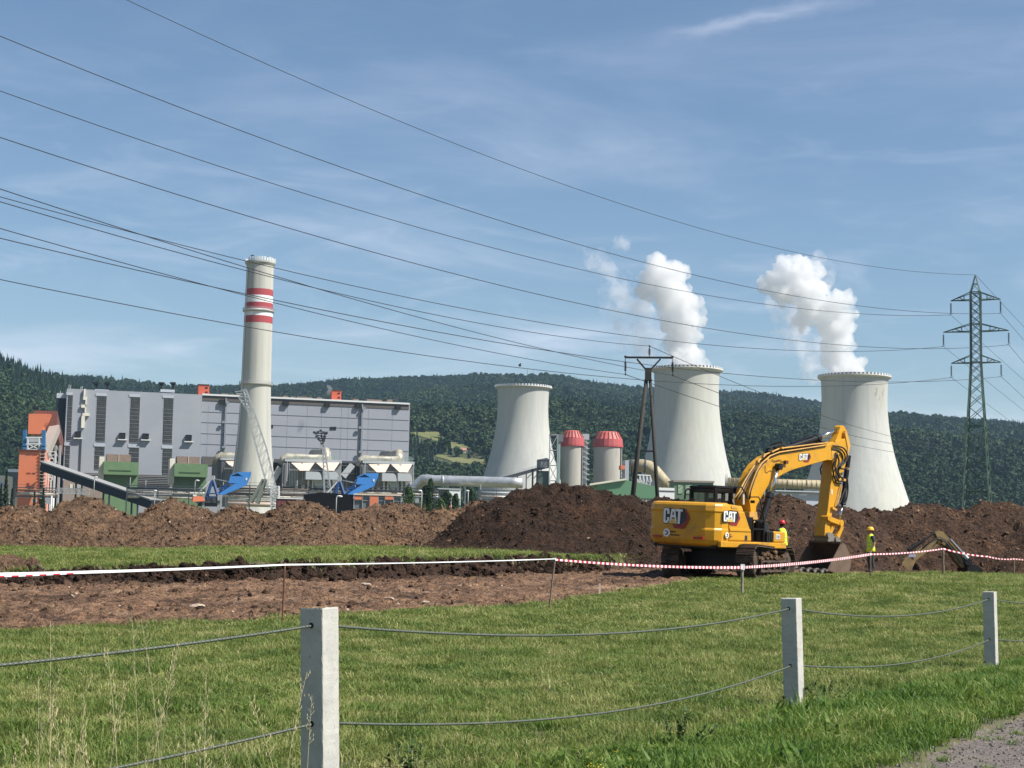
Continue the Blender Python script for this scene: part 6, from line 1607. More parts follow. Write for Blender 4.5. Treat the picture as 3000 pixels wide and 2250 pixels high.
def teeth(mb):
    a = ept(2424, 1671, -.72); 
    for i in range(5):
        p_ = a+Vector((.02, .08+i*.31, -.0)); mb.prism([p_+Vector((0, 0, .06)), p_+Vector((-.22, .03, -.05)), p_+Vector((-.22, .09, -.05)), p_+Vector((0, .12, .06))], (0, 0, -.08))
    mb.bar(a+Vector((0, 0, 0)), a+Vector((0, 1.42, 0)), .14, .06)
_mb = MB(MU); teeth(_mb); _mb.each('tooth', mat('polished_teeth', (.30, .27, .23), .5, metal=.4), bk)

# emblems and small stickers
LG = {'back': [(0, 20), (25, -8), (410, -5), (440, 10), (475, 200), (400, 332), (330, 336), (25, 326), (0, 295)],
      'red': [(414, -5), (462, 8), (530, 205), (422, 430), (240, 420), (190, 332), (330, 340), (403, 336), (479, 200), (444, 10)],
      'c': [(12, 22), (32, 2), (115, 2), (133, 22), (133, 122), (90, 122), (90, 52), (56, 52), (56, 262), (90, 262), (90, 190), (133, 190), (133, 255), (92, 312), (32, 312), (12, 292)],
      'a': [(176, 12), (252, 12), (290, 308), (248, 250), (243, 190), (186, 190), (182, 235), (138, 292)], 'ah': [(206, 70), (222, 70), (230, 140), (198, 140)],
      't': [(266, 14), (400, 18), (398, 64), (358, 62), (350, 322), (306, 318), (314, 62), (266, 60)], 'tri': [(213, 205), (312, 322), (100, 322)]}
def emblem(f, eps, par):
    """f(u, v, depth) gives the local point; depth layers lie a few mm apart"""
    lay = [('red', logo_r, 1), ('back', logo_k, 2), ('c', logo_w, 3), ('a', logo_w, 3), ('t', logo_w, 3), ('tri', logo_y, 3), ('ah', logo_k, 4)]
    for m_, nm in ((logo_r, 'emblem_red'), (logo_k, 'emblem_backing'), (logo_w, 'emblem_letters'), (logo_y, 'emblem_triangle')):
        mb = MB(MU)
        for key, mm, d in lay:
            if mm is not m_: continue
            pts = [f(x_/530, y_/430, 0) for x_, y_ in LG[key]]; n_ = f(.5, .5, 1)-f(.5, .5, 0)
            mb.prism([p_+n_*eps*(d-1) for p_ in pts], n_*eps*.8)
        mb.make(nm, m_, par)
emb = [o for o in D_.children if o.name.startswith('counterweight')][0]
a = ept(1944, 1488, -3.10, 0); b_ = ept(2020, 1551, -3.10, 0)
def rx(yv):      # rear surface bulge
    return -float(np.interp(abs(yv), [0, .6, 1.08, 1.34], [3.125, 3.095, 3.01, 2.84]))-.012
emblem(lambda u, v, d: Vector((rx(a.y+(b_.y-a.y)*u)-d, a.y+(b_.y-a.y)*u, a.z+(b_.z-a.z)*v)), .006, emb)
sdp = [o for o in D_.children if o.name.startswith('side_panel')][0]
a2 = ept(2119, 1496, -1.505); b2_ = ept(2168, 1541, -1.505)
emblem(lambda u, v, d: Vector((a2.x+(b2_.x-a2.x)*u, -1.506-d, a2.z+(b2_.z-a2.z)*v)), .006, sdp)
a3 = ept(2340, 1330, -BW); b3 = ept(2375, 1359.5, -BW); slp = (ept(2375, 1314, -BW).z-ept(2340, 1319, -BW).z)
emblem(lambda u, v, d: Vector((a3.x+(b3.x-a3.x)*u, -BW-.006-d, a3.z+(b3.z-a3.z)*v+.08*u)), .006, bo)
def round_sticker(px, py, rad, val, axis, par, bars):
    c = ept(px, py, val, axis); e1 = Vector((0, -1, 0)) if axis == 0 else Vector((1, 0, 0)); out_ = Vector((-1, 0, 0)) if axis == 0 else Vector((0, -1, 0)); e2 = Vector((0, 0, 1))
    circ = lambda r_, k0=0, k1=24: [c+e1*r_*math.cos(2*math.pi*i/24)+e2*r_*math.sin(2*math.pi*i/24) for i in range(k0, k1)]
    o_ = MB(MU); o_.prism(circ(rad), out_*.006); s_ = o_.make('sticker', logo_w, par)
    o_ = MB(MU); D1 = [c+out_*.008+e1*x_*rad+e2*y_*rad for x_, y_ in ((-.45, .5), (.1, .5), (.45, .25), (.45, -.3), (.1, -.55), (-.45, -.55), (-.45, -.3), (-.05, -.3), (.15, -.15), (.15, .1), (-.02, .25), (-.45, .25))]
    o_.prism(D1, out_*.004)
    for x0, x1, y_ in bars: o_.prism([c+e1*x0*rad+e2*(y_-.14)*rad, c+e1*x1*rad+e2*(y_-.14)*rad, c+e1*x1*rad+e2*(y_+.14)*rad, c+e1*x0*rad+e2*(y_+.14)*rad], out_*.006)
    o_.make('sticker_print', logo_k, par)
round_sticker(1953, 1560, .14, -3.14, 0, emb, [(1.2, 1.9, .3), (2.0, 2.7, .3), (1.2, 2.2, -.5), (2.3, 3.1, -.5), (3.2, 3.9, -.5)])
round_sticker(2130, 1568, .10, -1.53, 1, sdp, [(1.3, 2.4, .35), (1.3, 3.0, -.3)])

# ---------------------------------------------------------------- second digger, only its arm shows above the pit
P0 = W(2650, 1680, 71); P0.z = nz1(P0.x, 71)-.5
t = thing('small_excavator', 'brown arm of a smaller digger reaching into a pit on the right', 'excavator', P0)
arm_m = mat('dull_tan_paint', (.22, .145, .05), .6, col2=(.13, .09, .04), ns=2)
PL2 = Plane(2740, 71, (1, .25, 0)); q2 = lambda a, b_, k_=0: PL2.p(a, b_, k_)
mb = MB(); mb.prism([q2(*a) for a in ((2641, 1700), (2642, 1650), (2651, 1638), (2690, 1615), (2730, 1592), (2748, 1578), (2760, 1576), (2766, 1584), (2752, 1598), (2712, 1622), (2684, 1642), (2672, 1668), (2664, 1700))], PL2.n*.42); bo2 = mb.make('boom', arm_m, t); bevel(bo2, .02)
mb = MB(); mb.prism([q2(*a, .05) for a in ((2742, 1562), (2752, 1554), (2764, 1557), (2782, 1576), (2800, 1602), (2822, 1640), (2830, 1660), (2820, 1664), (2800, 1640), (2778, 1606), (2756, 1588))], PL2.n*.3); mb.make('stick', arm_m, t)
mb = MB(); mb.tube([q2(2668, 1612, .2), q2(2714, 1582, .2)], .085, 10); c_ = mb.make('stick_cylinder', blk, t); mb = MB(); mb.tube([q2(2714, 1582, .2), q2(2746, 1560, .2)], .045, 8); mb.make('rod', blk, c_)
mb = MB(); mb.tube([q2(2782, 1580, -.05), q2(2820, 1622, -.05)], .06, 10); c_ = mb.make('bucket_cylinder', chrome, t); mb = MB(); mb.tube([q2(2818, 1620, -.05), q2(2832, 1636, -.05)], .09, 8); mb.make('rod', steel_w, c_)
mb = MB(); mb.prism([q2(*a, -.1) for a in ((2824, 1650), (2834, 1634), (2846, 1640), (2838, 1664))], PL2.n*.5); mb.make('link', blk, t)
mb = MB(); mb.prism([q2(*a, -.25) for a in ((2826, 1664), (2838, 1654), (2856, 1656), (2868, 1666), (2866, 1684), (2846, 1692), (2828, 1682))], PL2.n*.9); bk2 = mb.make('bucket', blk, t)
mb = MB()
for i in range(4): mb.prism([q2(2866, 1668, -.22+i*.24), q2(2876, 1672, -.2+i*.24), q2(2866, 1678, -.14+i*.24)], PL2.n*.07)
mb.each('tooth', blk, bk2)
mb = MB(); mb.tube([q2(a, b_, -.05) for a, b_ in ((2700, 1606), (2735, 1580), (2752, 1572), (2768, 1584), (2790, 1612), (2812, 1650))], .025, 6); mb.tube([q2(a, b_, -.08) for a, b_ in ((2740, 1590), (2752, 1578), (2772, 1592), (2796, 1626))], .025, 6); mb.make('hose_bundle', rub, t, True)
mb = MB(); mb.box(q2(2672, 1628, -.02), (.3, .02, .12)); mb.make('label', mat('pale_violet_label', (.4, .38, .5), .5), t)
mb = MB(); mb.box(q2(2600, 1700, .8)+Vector((0, 0, -.3)), (2.2, 1.6, .9)); mb.make('body', arm_m, t)
# ================================================================ the two workers
skin_m = mat('skin', (.42, .22, .15), .6); navy_c = mat('navy_cloth', (.018, .022, .034), .85, col2=(.03, .035, .05), ns=9)
jean_m = mat('dark_trousers', (.03, .03, .035), .85, col2=(.05, .05, .055), ns=12)
vest_m = mat('hi_vis_yellow', (.72, .92, .03), .7, col2=(.62, .82, .03), ns=8); refl_m = mat('reflective_tape', (.52, .60, .20), .4); boot_m = mat('boots', (.02, .015, .012), .8); hair_m = mat('dark_hair', (.02, .014, .01), .9)
def skinned(name, V, E, rad, m, par, root=0, sub=2):
    me = bpy.data.meshes.new(name); me.from_pydata([tuple(v) for v in V], E, []); me.materials.append(m)
    o = bpy.data.objects.new(name, me); COL.objects.link(o); o.parent = par
    sk = o.modifiers.new('skin', 'SKIN'); sk.use_smooth_shade = True
    if not me.skin_vertices: me.attributes  # created with the modifier below
    bm = bmesh.new(); bm.from_mesh(me); lay = bm.verts.layers.skin.verify()
    for i, v in enumerate(bm.verts):
        r_ = rad[i]; v[lay].radius = r_ if isinstance(r_, tuple) else (r_, r_); v[lay].use_root = (i == root)
    bm.to_mesh(me); bm.free()
    sb = o.modifiers.new('sub', 'SUBSURF'); sb.levels = sub; sb.render_levels = sub
    return o
def person(label, loc, yaw, helmet_col, arms):
    t = bpy.data.objects.new('person', None); COL.objects.link(t); t.location = loc; t.rotation_euler = (0, 0, yaw)
    tag(t, label, 'person', 'construction workers')
    # local frame: x right, y forward, z up
    J = [(0, 0, .93), (0, .0, 1.12), (0, .0, 1.32), (0, -.01, 1.44), (0, .01, 1.52), (0, .03, 1.60), (0, .03, 1.70),          # 0-6 spine, neck, head
         (.10, 0, .90), (.11, .02, .50), (.115, -.03, .09), (.12, .10, .04), (-.10, 0, .90), (-.12, -.01, .50), (-.13, -.05, .09), (-.135, .08, .04)]
    E = [(0, 1), (1, 2), (2, 3), (3, 4), (4, 5), (5, 6), (0, 7), (7, 8), (8, 9), (9, 10), (0, 11), (11, 12), (12, 13), (13, 14)]
    rad = [(.15, .11), (.14, .10), (.17, .11), (.12, .09), (.052, .055), (.078, .095), (.07, .09), .095, .062, .045, .04, .095, .062, .045, .04]
    for side, (el, wr, hd) in zip((1, -1), arms):
        k0 = len(J); J += [(side*.185, 0, 1.40), el, wr, hd]; E += [(2, k0), (k0, k0+1), (k0+1, k0+2), (k0+2, k0+3)]; rad += [.058, .044, .03, (.038, .02)]
        h = Vector(hd); d = (Vector(hd)-Vector(wr)).normalized(); sd_ = Vector((0, 1, 0)); sd_ = (sd_-d*sd_.dot(d)).normalized(); inw = d.cross(sd_)*side
        for fi, (of, ln) in enumerate(((-.030, .065), (-.010, .078), (.010, .074), (.030, .056))):
            a = len(J); p1 = h+sd_*of+d*.045; J += [tuple(p1), tuple(p1+d*ln*.55+inw*.012), tuple(p1+d*ln*.8+inw*.035)]; E += [(k0+3, a), (a, a+1), (a+1, a+2)]; rad += [.009, .0085, .0075]
        a = len(J); p1 = h+sd_*.042-d*.01; J += [tuple(p1), tuple(p1+sd_*.02+d*.035)]; E += [(k0+3, a), (a, a+1)]; rad += [.011, .009]
    skinned('body', J, E, rad, skin_m, t)
    # trousers
    V = [J[0], J[7], J[8], (J[9][0], J[9][1], .10), J[11], J[12], (J[13][0], J[13][1], .10), (0, 0, 1.02)]
    skinned('trousers', V, [(0, 7), (0, 1), (1, 2), (2, 3), (0, 4), (4, 5), (5, 6)], [(.165, .125), .112, .082, .068, .112, .082, .068, (.155, .12)], jean_m, t)
    V = [(0, 0, 1.0), J[1], J[2], J[3], (0, .0, 1.49), (.185, 0, 1.40), tuple(Vector((.185, 0, 1.40)).lerp(Vector(arms[0][0]), .85)), (-.185, 0, 1.40), tuple(Vector((-.185, 0, 1.40)).lerp(Vector(arms[1][0]), .85))]
    skinned('shirt', V, [(0, 1), (1, 2), (2, 3), (3, 4), (2, 5), (5, 6), (2, 7), (7, 8)], [(.16, .12), (.155, .115), (.18, .12), (.12, .09), .065, .075, .06, .075, .06], navy_c, t)
    # vest: lofted shell with arm openings implied by the shoulder line
    def ringp(z_, a, b_, n=20, dx=0): return [Vector((a*math.cos(2*math.pi*i/n)+dx, b_*math.sin(2*math.pi*i/n), z_)) for i in range(n)]
    def local(mb, nm, m_, par, sm=True):
        me = bpy.data.meshes.new(nm); me.from_pydata([tuple(p_) for p_ in mb.v], [], mb.f); me.materials.append(m_)
        if sm: me.polygons.foreach_set('use_smooth', [True]*len(me.polygons))
        o = bpy.data.objects.new(nm, me); COL.objects.link(o); o.parent = par; return o
    mb = MB(); mb.loft([ringp(.80, .225, .165), ringp(.90, .215, .16), ringp(1.05, .20, .15), ringp(1.20, .20, .15), ringp(1.32, .195, .15), ringp(1.40, .18, .135), ringp(1.46, .15, .11), ringp(1.50, .085, .085)])
    v = local(mb, 'vest', vest_m, t)
    for z_ in (1.0, 1.14):
        mb = MB(); f = np.interp(z_, [.9, 1.05, 1.2], [.215, .20, .20]); mb.loft([ringp(z_, f+.004, .156), ringp(z_+.05, f+.004, .156)], False); local(mb, 'reflective_stripe', refl_m, v)
    for wx, z0 in ((J[9], 0), (J[13], 0)):
        mb = MB(); x_, y_ = wx[0], wx[1]; mb.loft([[Vector((x_+.055*math.cos(a), y_+.06+.14*math.sin(a), z_)) for a in [2*math.pi*i/14 for i in range(14)]] for z_ in (0.0, .05)]+[[Vector((x_+.05*math.cos(a), y_+.02+.07*math.sin(a), z_)) for a in [2*math.pi*i/14 for i in range(14)]] for z_ in (.09, .2)])
        local(mb, 'boot', boot_m, t)
    # face features and hair on the head
    mb = MB(); mb.sphere((0, .135, 1.61), .02, 8, 6, (.7, 1, 1.1)); 
    for s_ in (-1, 1): mb.sphere((s_*.088, .02, 1.62), .022, 8, 6, (.5, .8, 1.2))
    local(mb, 'nose_and_ears', skin_m, t)
    mb = MB()
    for s_ in (-1, 1): mb.sphere((s_*.032, .112, 1.635), .012, 8, 6)
    mb.sphere((0, .118, 1.565), .02, 8, 4, (1, .4, .3)); local(mb, 'eyes_and_mouth', hair_m, t)
    mb = MB(); mb.sphere((0, -.005, 1.64), .098, 14, 8, (.95, 1.05, .95)); local(mb, 'hair', hair_m, t)
    hm = mat('helmet_'+('red' if helmet_col[1] < .1 else 'yellow'), helmet_col, .3)
    n = 22; prof = [(.128, 1.675), (.127, 1.70), (.118, 1.745), (.095, 1.785), (.055, 1.81), (.0, 1.82)]
    mb = MB(); rings = [[Vector((r_*math.cos(2*math.pi*i/n), .015+r_*1.14*math.sin(2*math.pi*i/n), z_)) for i in range(n)] for r_, z_ in prof[:-1]]; mb.loft(rings)
    mb.loft([[Vector((.15*math.cos(2*math.pi*i/n), .03+(.20 if math.sin(2*math.pi*i/n) > 0 else .16)*math.sin(2*math.pi*i/n), z_)) for i in range(n)] for z_ in (1.668, 1.682)])
    for xx in (-.03, .03): mb.bar((xx, -.09, 1.755), (xx, .11, 1.765), .015, .03)
    h_ = local(mb, 'helmet', hm, t)
    return t
def gl(px, D, dz=0): p = W(px, 1600, D); return Vector((p.x, D, nz1(p.x, D)+dz))
p2 = gl(2551, 66); p2.z = W(2551, 1676, 66).z
person('worker in a yellow helmet, yellow vest and dark trousers standing right of the bucket', p2, R(105), (.75, .42, .02), (((.24, .0, 1.14), (.23, .10, .92), (.225, .13, .83)), ((-.24, -.04, 1.12), (-.23, .08, .88), (-.225, .12, .79))))
p1 = gl(2291, 61.5); p1.z = W(2291, 1666, 61.5).z
person('worker in a red helmet and yellow vest half hidden behind the digger toolbox', p1, R(15), (.55, .02, .025), (((.25, -.02, 1.14), (.25, .08, .91), (.245, .12, .82)), ((-.25, .0, 1.13), (-.22, .16, .95), (-.2, .2, .87))))
# ================================================================ fence posts and steel cables in the foreground
post_m = mat('pitted_fence_concrete', (.47, .455, .41), .95, col2=(.40, .39, .355), ns=9, nd=8, col3=(.33, .32, .29), ns3=45, lo3=.60, hi3=.68, bump=.35, bs=60, bdist=.008, world=False)
lich = mat('orange_lichen', (.36, .17, .03), .95, col2=(.12, .11, .04), ns=30, bump=.8, bs=60)
FD = Vector((.5, .866, 0)); FN = Vector((.866, -.5, 0))
posts = []
def post(px, D, top_py, label, k_):
    p = W(px, top_py, D); g = -.02 if D < 12 else nz1(p.x, D)-.03
    t = thing('concrete_post', label, 'fence post', (p.x, D, g), 'concrete posts of the cable fence')
    w_ = .168; s_ = p.z-g; ln_ = (.036, .032, .018)[k_]
    bm = bmesh.new(); bmesh.ops.create_cube(bm, size=1)
    for v in bm.verts: v.co = Vector((v.co.x*w_, v.co.y*w_, (v.co.z+.5)*(s_+.35)-.35))
    bmesh.ops.bevel(bm, geom=[e for e in bm.edges], offset=.009, segments=2, affect='EDGES', profile=.6)
    bmesh.ops.subdivide_edges(bm, edges=[e for e in bm.edges if e.calc_length() > .2], cuts=50)
    rs = random.Random(k_)
    for v in bm.verts:
        edge = abs(abs(v.co.x)-w_/2) < .012 and abs(abs(v.co.y)-w_/2) < .012
        j = .0010 if edge else .0003
        v.co += Vector((rs.uniform(-j, j), rs.uniform(-j, j), 0))
    me = bpy.data.meshes.new('shaft'); bm.to_mesh(me); bm.free(); me.materials.append(post_m)
    o = bpy.data.objects.new('shaft', me); COL.objects.link(o); o.parent = t
    t.rotation_euler = (0, 0, math.atan2(FD.y, FD.x)-math.pi/2); t.matrix_basis = Matrix.Translation((p.x+ln_*s_, D, g)) @ Matrix.Rotation(-ln_, 4, 'Y') @ Matrix.Rotation(math.atan2(FD.y, FD.x)-math.pi/2, 4, 'Z')
    return t, p, ln_
hole_m = mat('hole_dark', (.02, .02, .02), 1)
for k_, (px, D, ty, lab) in enumerate(((936, 10.06, 1779, 'nearest concrete post, with orange lichen on its top edge'), (2318, 17.24, 1752, 'middle concrete post of the cable fence'), (2899, 24.2, 1733, 'farthest concrete post of the cable fence, near the right edge'))):
    t, p, ln_ = post(px, D, ty, lab, k_); sp = (.585, .585, .585)[k_]; hz = (p.z-.105, p.z-.105-sp)
    posts.append((p, hz, ln_))
    g = t.location
    for z_ in (*hz, hz[1]-.33):
        last = z_ < hz[1]-.1
        if last and k_ == 0: continue
        mb = MB(); x0 = -.078 if last else .0
        n = 12; mb.tube([(x0, -.0865, z_-g.z), (x0, -.0835, z_-g.z)], .0175, 12)
        me = bpy.data.meshes.new('cable_hole'); me.from_pydata([tuple(v) for v in mb.v], [], mb.f); me.materials.append(hole_m); o = bpy.data.objects.new('cable_hole', me); COL.objects.link(o); o.parent = t
    if k_ == 0:
        mb = MB(); rs = random.Random(2)
        for i in range(110):
            x_ = rs.uniform(-.08, .083); y_ = -.081+abs(rs.gauss(0, .012)) if rs.random() < .7 else rs.uniform(-.08, .07)
            zz = p.z-g.z+.001 if y_ > -.079 else p.z-g.z-rs.uniform(.0, .02)
            mb.sphere((x_, y_, zz), rs.uniform(.002, .006), 6, 4, (1, 1, .5))
        me = bpy.data.meshes.new('lichen'); me.from_pydata([tuple(v) for v in mb.v], [], mb.f); me.materials.append(lich); o = bpy.data.objects.new('lichen', me); COL.objects.link(o); o.parent = t
cable_m = mat('weathered_steel_cable', (.125, .14, .11), .6, col2=(.09, .10, .08), ns=40, metal=.4)
_t = cable_m.node_tree; _w = _t.nodes.new('ShaderNodeTexWave'); _w.inputs['Scale'].default_value = 18; _g = _t.nodes.new('ShaderNodeNewGeometry'); _t.links.new(_g.outputs['Position'], _w.inputs['Vector']); _b = _t.nodes.new('ShaderNodeBump'); _b.inputs['Strength'].default_value = .8; _b.inputs['Distance'].default_value = .004
_t.links.new(_w.outputs['Fac'], _b.inputs['Height']); _t.links.new(_b.outputs[0], _t.nodes['Principled BSDF'].inputs['Normal'])
def sag(a, b_, s_, n=30): return [a.lerp(b_, i/n)-Vector((0, 0, 4*s_*(i/n)*(1-i/n))) for i in range(n+1)]
for ci, lab in ((0, 'upper slack steel cable threaded through the concrete posts'), (1, 'lower slack steel cable threaded through the concrete posts')):
    pts = [Vector((p.x+l_*(p.z-hz[ci]), p.y, hz[ci])) for p, hz, l_ in posts]
    prev = pts[0]-Vector((4.12, 7.1, 0))+Vector((0, 0, .02)); nxt = pts[2]+Vector((4.1, 7.0, -.02))
    allp = sag(prev, pts[0], .14)+sag(pts[0], pts[1], (.155, .20)[ci])[1:]+sag(pts[1], pts[2], .16)[1:]+sag(pts[2], nxt, .13)[1:]
    mb = MB(); mb.tube([q for q in allp if q.y > 3.2], .0085, 8); o = mb.make('steel_cable', cable_m, None, True); tag(o, lab, 'cable', 'cables of the post fence')

# ---------------------------------------------------------------- barrier tape on stakes
wood_m = mat('weathered_stake_wood', (.22, .17, .11), .9, col2=(.12, .09, .06), ns=14, stretch=(1, 1, .2)); rust_s = mat('rusty_rod', (.10, .045, .025), .9, col2=(.18, .08, .04), ns=20)
pole_g = mat('grey_stake_wood', (.30, .27, .20), .9, col2=(.2, .18, .13), ns=14, stretch=(1, 1, .2))
ST = [(835, 31.3, 1648, 1832, rust_s, .017, 'rusty thin stake holding the white tape, behind the nearest concrete post'), (1627, 38.4, 1632, 1785, wood_m, .022, 'thin dark stake where the tape turns red and white, left of the digger'),
      (2175, 46.5, 1656, 1745, pole_g, .038, 'short thick wooden stake in front of the digger track'), (2550, 58, 1622, 1697, wood_m, .03, 'stake standing in front of the worker in the yellow helmet'),
      (2763, 62.5, 1606, 1683, wood_m, .045, 'tallest tape stake, in front of the small digger arm'), (2893, 63.5, 1629, 1686, rust_s, .025, 'dark red stake right of the small digger bucket'), (2971, 65, 1636, 1688, wood_m, .025, 'last stake at the right edge of the tape line')]
tops = []
for px, D, y0, y1, m_, r_, lab in ST:
    a = W(px, y0, D); lean = {835: -.02, 1627: -.14, 2175: -.01}.get(px, 0)
    b_ = Vector((a.x+lean, D, nz1(a.x, D)-.15)); rs = random.Random(px)
    mb = MB(); n = 7; P = [b_.lerp(a, i/n)+Vector((rs.uniform(-1, 1)*r_*.25, 0, 0)) for i in range(n+1)]; mb.tube(P, [r_*(1+.15*rs.uniform(-1, 1)) for _ in P], 8)
    o = mb.make('tape_stake', m_, None, True); tag(o, lab, 'stake', 'stakes carrying the barrier tape'); tops.append(a)
tape_w = mat('white_tape', (.82, .82, .84), .35); tape_r = mat('red_tape', (.55, .025, .05), .35)
def tape(points, width, seg, label, red, twist=0.0, sagm=.05, start_red=True):
    mb = MB(); vs = []; fs = []; mi = []; path = []
    for i in range(len(points)-1):
        a, b_ = points[i], points[i+1]; n = max(4, int((b_-a).length/seg))
        path += [a.lerp(b_, k_/n)-Vector((0, 0, 4*sagm*(k_/n)*(1-k_/n))) for k_ in range(n)]
    path.append(points[-1]); rs = random.Random(len(path))
    for i, p in enumerate(path):
        a = twist*math.sin(i*.05)+.15*math.sin(i*.31); up = Vector((0, .5*math.sin(a), math.cos(a)))*(0 if isinstance(width, tuple) else width)*.5
        if isinstance(width, tuple): up = up*0+Vector((0, .15*math.sin(i*.31), 1))*.5*(width[0]+(width[1]-width[0])*min(1, i/len(path)*1.6))
        vs += [p-up, p+up]
    for i in range(len(path)-1): fs.append((2*i, 2*i+2, 2*i+3, 2*i+1)); mi.append(1 if (red and (i % 2)) else 0)
    mb.add(vs, fs); o = mb.make('barrier_tape', [tape_w, tape_r]); o.data.polygons.foreach_set('material_index', mi); o.data.update()
    return tag(o, label, 'barrier tape', 'barrier tape round the earthworks')
left = W(-160, 1686, 24.5)
tape([left, tops[0]+Vector((0, -.03, -.04)), tops[1]+Vector((0, -.04, -.04))], (.055, .022), .12, 'plain white barrier tape running from the left edge to the second stake', False, 0, .02)
# fold of red blocks hanging below the white tape at the far left
pts = [left+Vector((0, .02, -.034)), W(215, 1680, 26.2)]; tape(pts, .02, .12, 'narrow red and white edge hanging under the white tape at the left', True, 0, .01)
tp = [tops[1]+Vector((0, -.04, -.06)), tops[2]+Vector((0, -.05, -.06)), tops[3]+Vector((0, -.05, -.02)), tops[4]+Vector((0, -.06, -.02)), tops[5]+Vector((0, -.05, -.02)), tops[6]+Vector((0, -.05, -.02)), W(3120, 1640, 68)]
tape(tp[:3], (.045, .085), .105, 'red and white chequered barrier tape in front of the digger tracks', True, .25, .06)
tape(tp[2:], .055, .115, 'pale red and white barrier tape running past the worker to the right edge', True, .5, .05)
mb = MB(); a = tops[2]; mb.box(a+Vector((0, -.05, -.05)), (.12, .02, .16)); o = mb.make('tape_knot', tape_w); tag(o, 'white knot of tape hanging on the short thick stake', 'knot')
p = W(1757, 1712, 44); g = nz1(p.x, 44); mb = MB(); mb.box((p.x, 44, g+.13), (.05, .03, .34)); mb.box((p.x, 44, g+.32), (.055, .035, .05)); o = mb.make('survey_peg', mat('peach_peg', (.66, .48, .36), .8)); tag(o, 'small pale survey peg on the bare bed left of the digger', 'peg')

# ================================================================ power lines
wire_m = mat('dark_conductor', (.028, .030, .036), .6, metal=.2)
def wire(att, dr, samples, s1, label, grp, r_=.032, deg=2, name='power_cable'):
    """conductor hanging in the vertical plane through att along dr; its sag is fitted to sightings"""
    dr = Vector((dr[0], dr[1], 0)).normalized(); nn = Vector((-dr.y, dr.x, 0)); S_ = [0.0]; Z_ = [att.z]
    for px, py in samples:
        d = ray(px, py); e = Vector((0, 0, EYE)); t_ = (att-e).dot(nn)/d.dot(nn); p = e+d*t_; S_.append((p-att).dot(dr)); Z_.append(p.z)
    S_ = np.array(S_); Z_ = np.array(Z_); A_ = np.stack([S_**k_ for k_ in range(1, deg+1)], -1); co = np.linalg.lstsq(A_[1:], Z_[1:]-att.z, rcond=None)[0]
    ss_ = np.linspace(0, s1, 70); P = [Vector((att.x+dr.x*s_, att.y+dr.y*s_, att.z+sum(co[k_]*s_**(k_+1) for k_ in range(deg)))) for s_ in ss_]
    mb = MB(); mb.tube(P, r_, 6); o = mb.make(name, wire_m, None, True); return tag(o, label, 'cable', grp)
PC = W(2863, 1500, 260); PC.z = GB-1
pm_ = mat('green_lattice_steel', (.03, .065, .045), .6, col2=(.07, .12, .09), ns=.6); insul = mat('dark_glass_insulator', (.03, .02, .02), .3)
AX = Vector((.93, -.37, 0)).normalized(); AY = Vector((.37, .93, 0)).normalized()
pyl = thing('lattice_pylon', 'tall green lattice pylon with three cross arms at the right edge', 'pylon', PC)
zpy = lambda py: W(2863, py, 260).z
def sqc(z_, w_): return [Vector((PC.x, PC.y, z_))+AX*(i*w_/2)+AY*(j*w_/2) for i, j in ((-1, -1), (1, -1), (1, 1), (-1, 1))]
lev = [(PC.z-1, 4.9), (zpy(1440), 3.85), (zpy(1350), 3.3), (zpy(1250), 2.7), (zpy(1150), 2.05), (zpy(1062), 1.55), (zpy(855), 1.5)]
mb = MB(); wz = lambda z_: float(np.interp(z_, [l[0] for l in lev], [l[1] for l in lev]))
zs = [PC.z-1]; 
while zs[-1] < zpy(855)-.1: zs.append(min(zs[-1]+wz(zs[-1])*(.62 if zs[-1] < zpy(1245) else .85), zpy(855)))
for i in range(len(zs)-1):
    a, b_ = sqc(zs[i], wz(zs[i])), sqc(zs[i+1], wz(zs[i+1]))
    for k_ in range(4):
        mb.bar(a[k_], b_[k_], .20); k2 = (k_+1) % 4; mb.bar(a[k_], b_[k2], .10); mb.bar(a[k2], b_[k_], .10)
for z_ in (zpy(1440), zpy(1248), zpy(1062), zpy(949), zpy(857)):
    a = sqc(z_, wz(z_)+.05)
    for k_ in range(4): mb.bar(a[k_], a[(k_+1) % 4], .14)
pk = Vector((PC.x, PC.y, zpy(805))); a = sqc(zpy(857), 1.5); a2 = sqc(zpy(832), .75)
for k_ in range(4): mb.bar(a[k_], a2[k_], .13); mb.bar(a2[k_], pk, .12); mb.bar(a2[k_], a2[(k_+1) % 4], .08); mb.bar(a[k_], a2[(k_+1) % 4], .06)
mb.make('mast', pm_, pyl)
ATT = {}
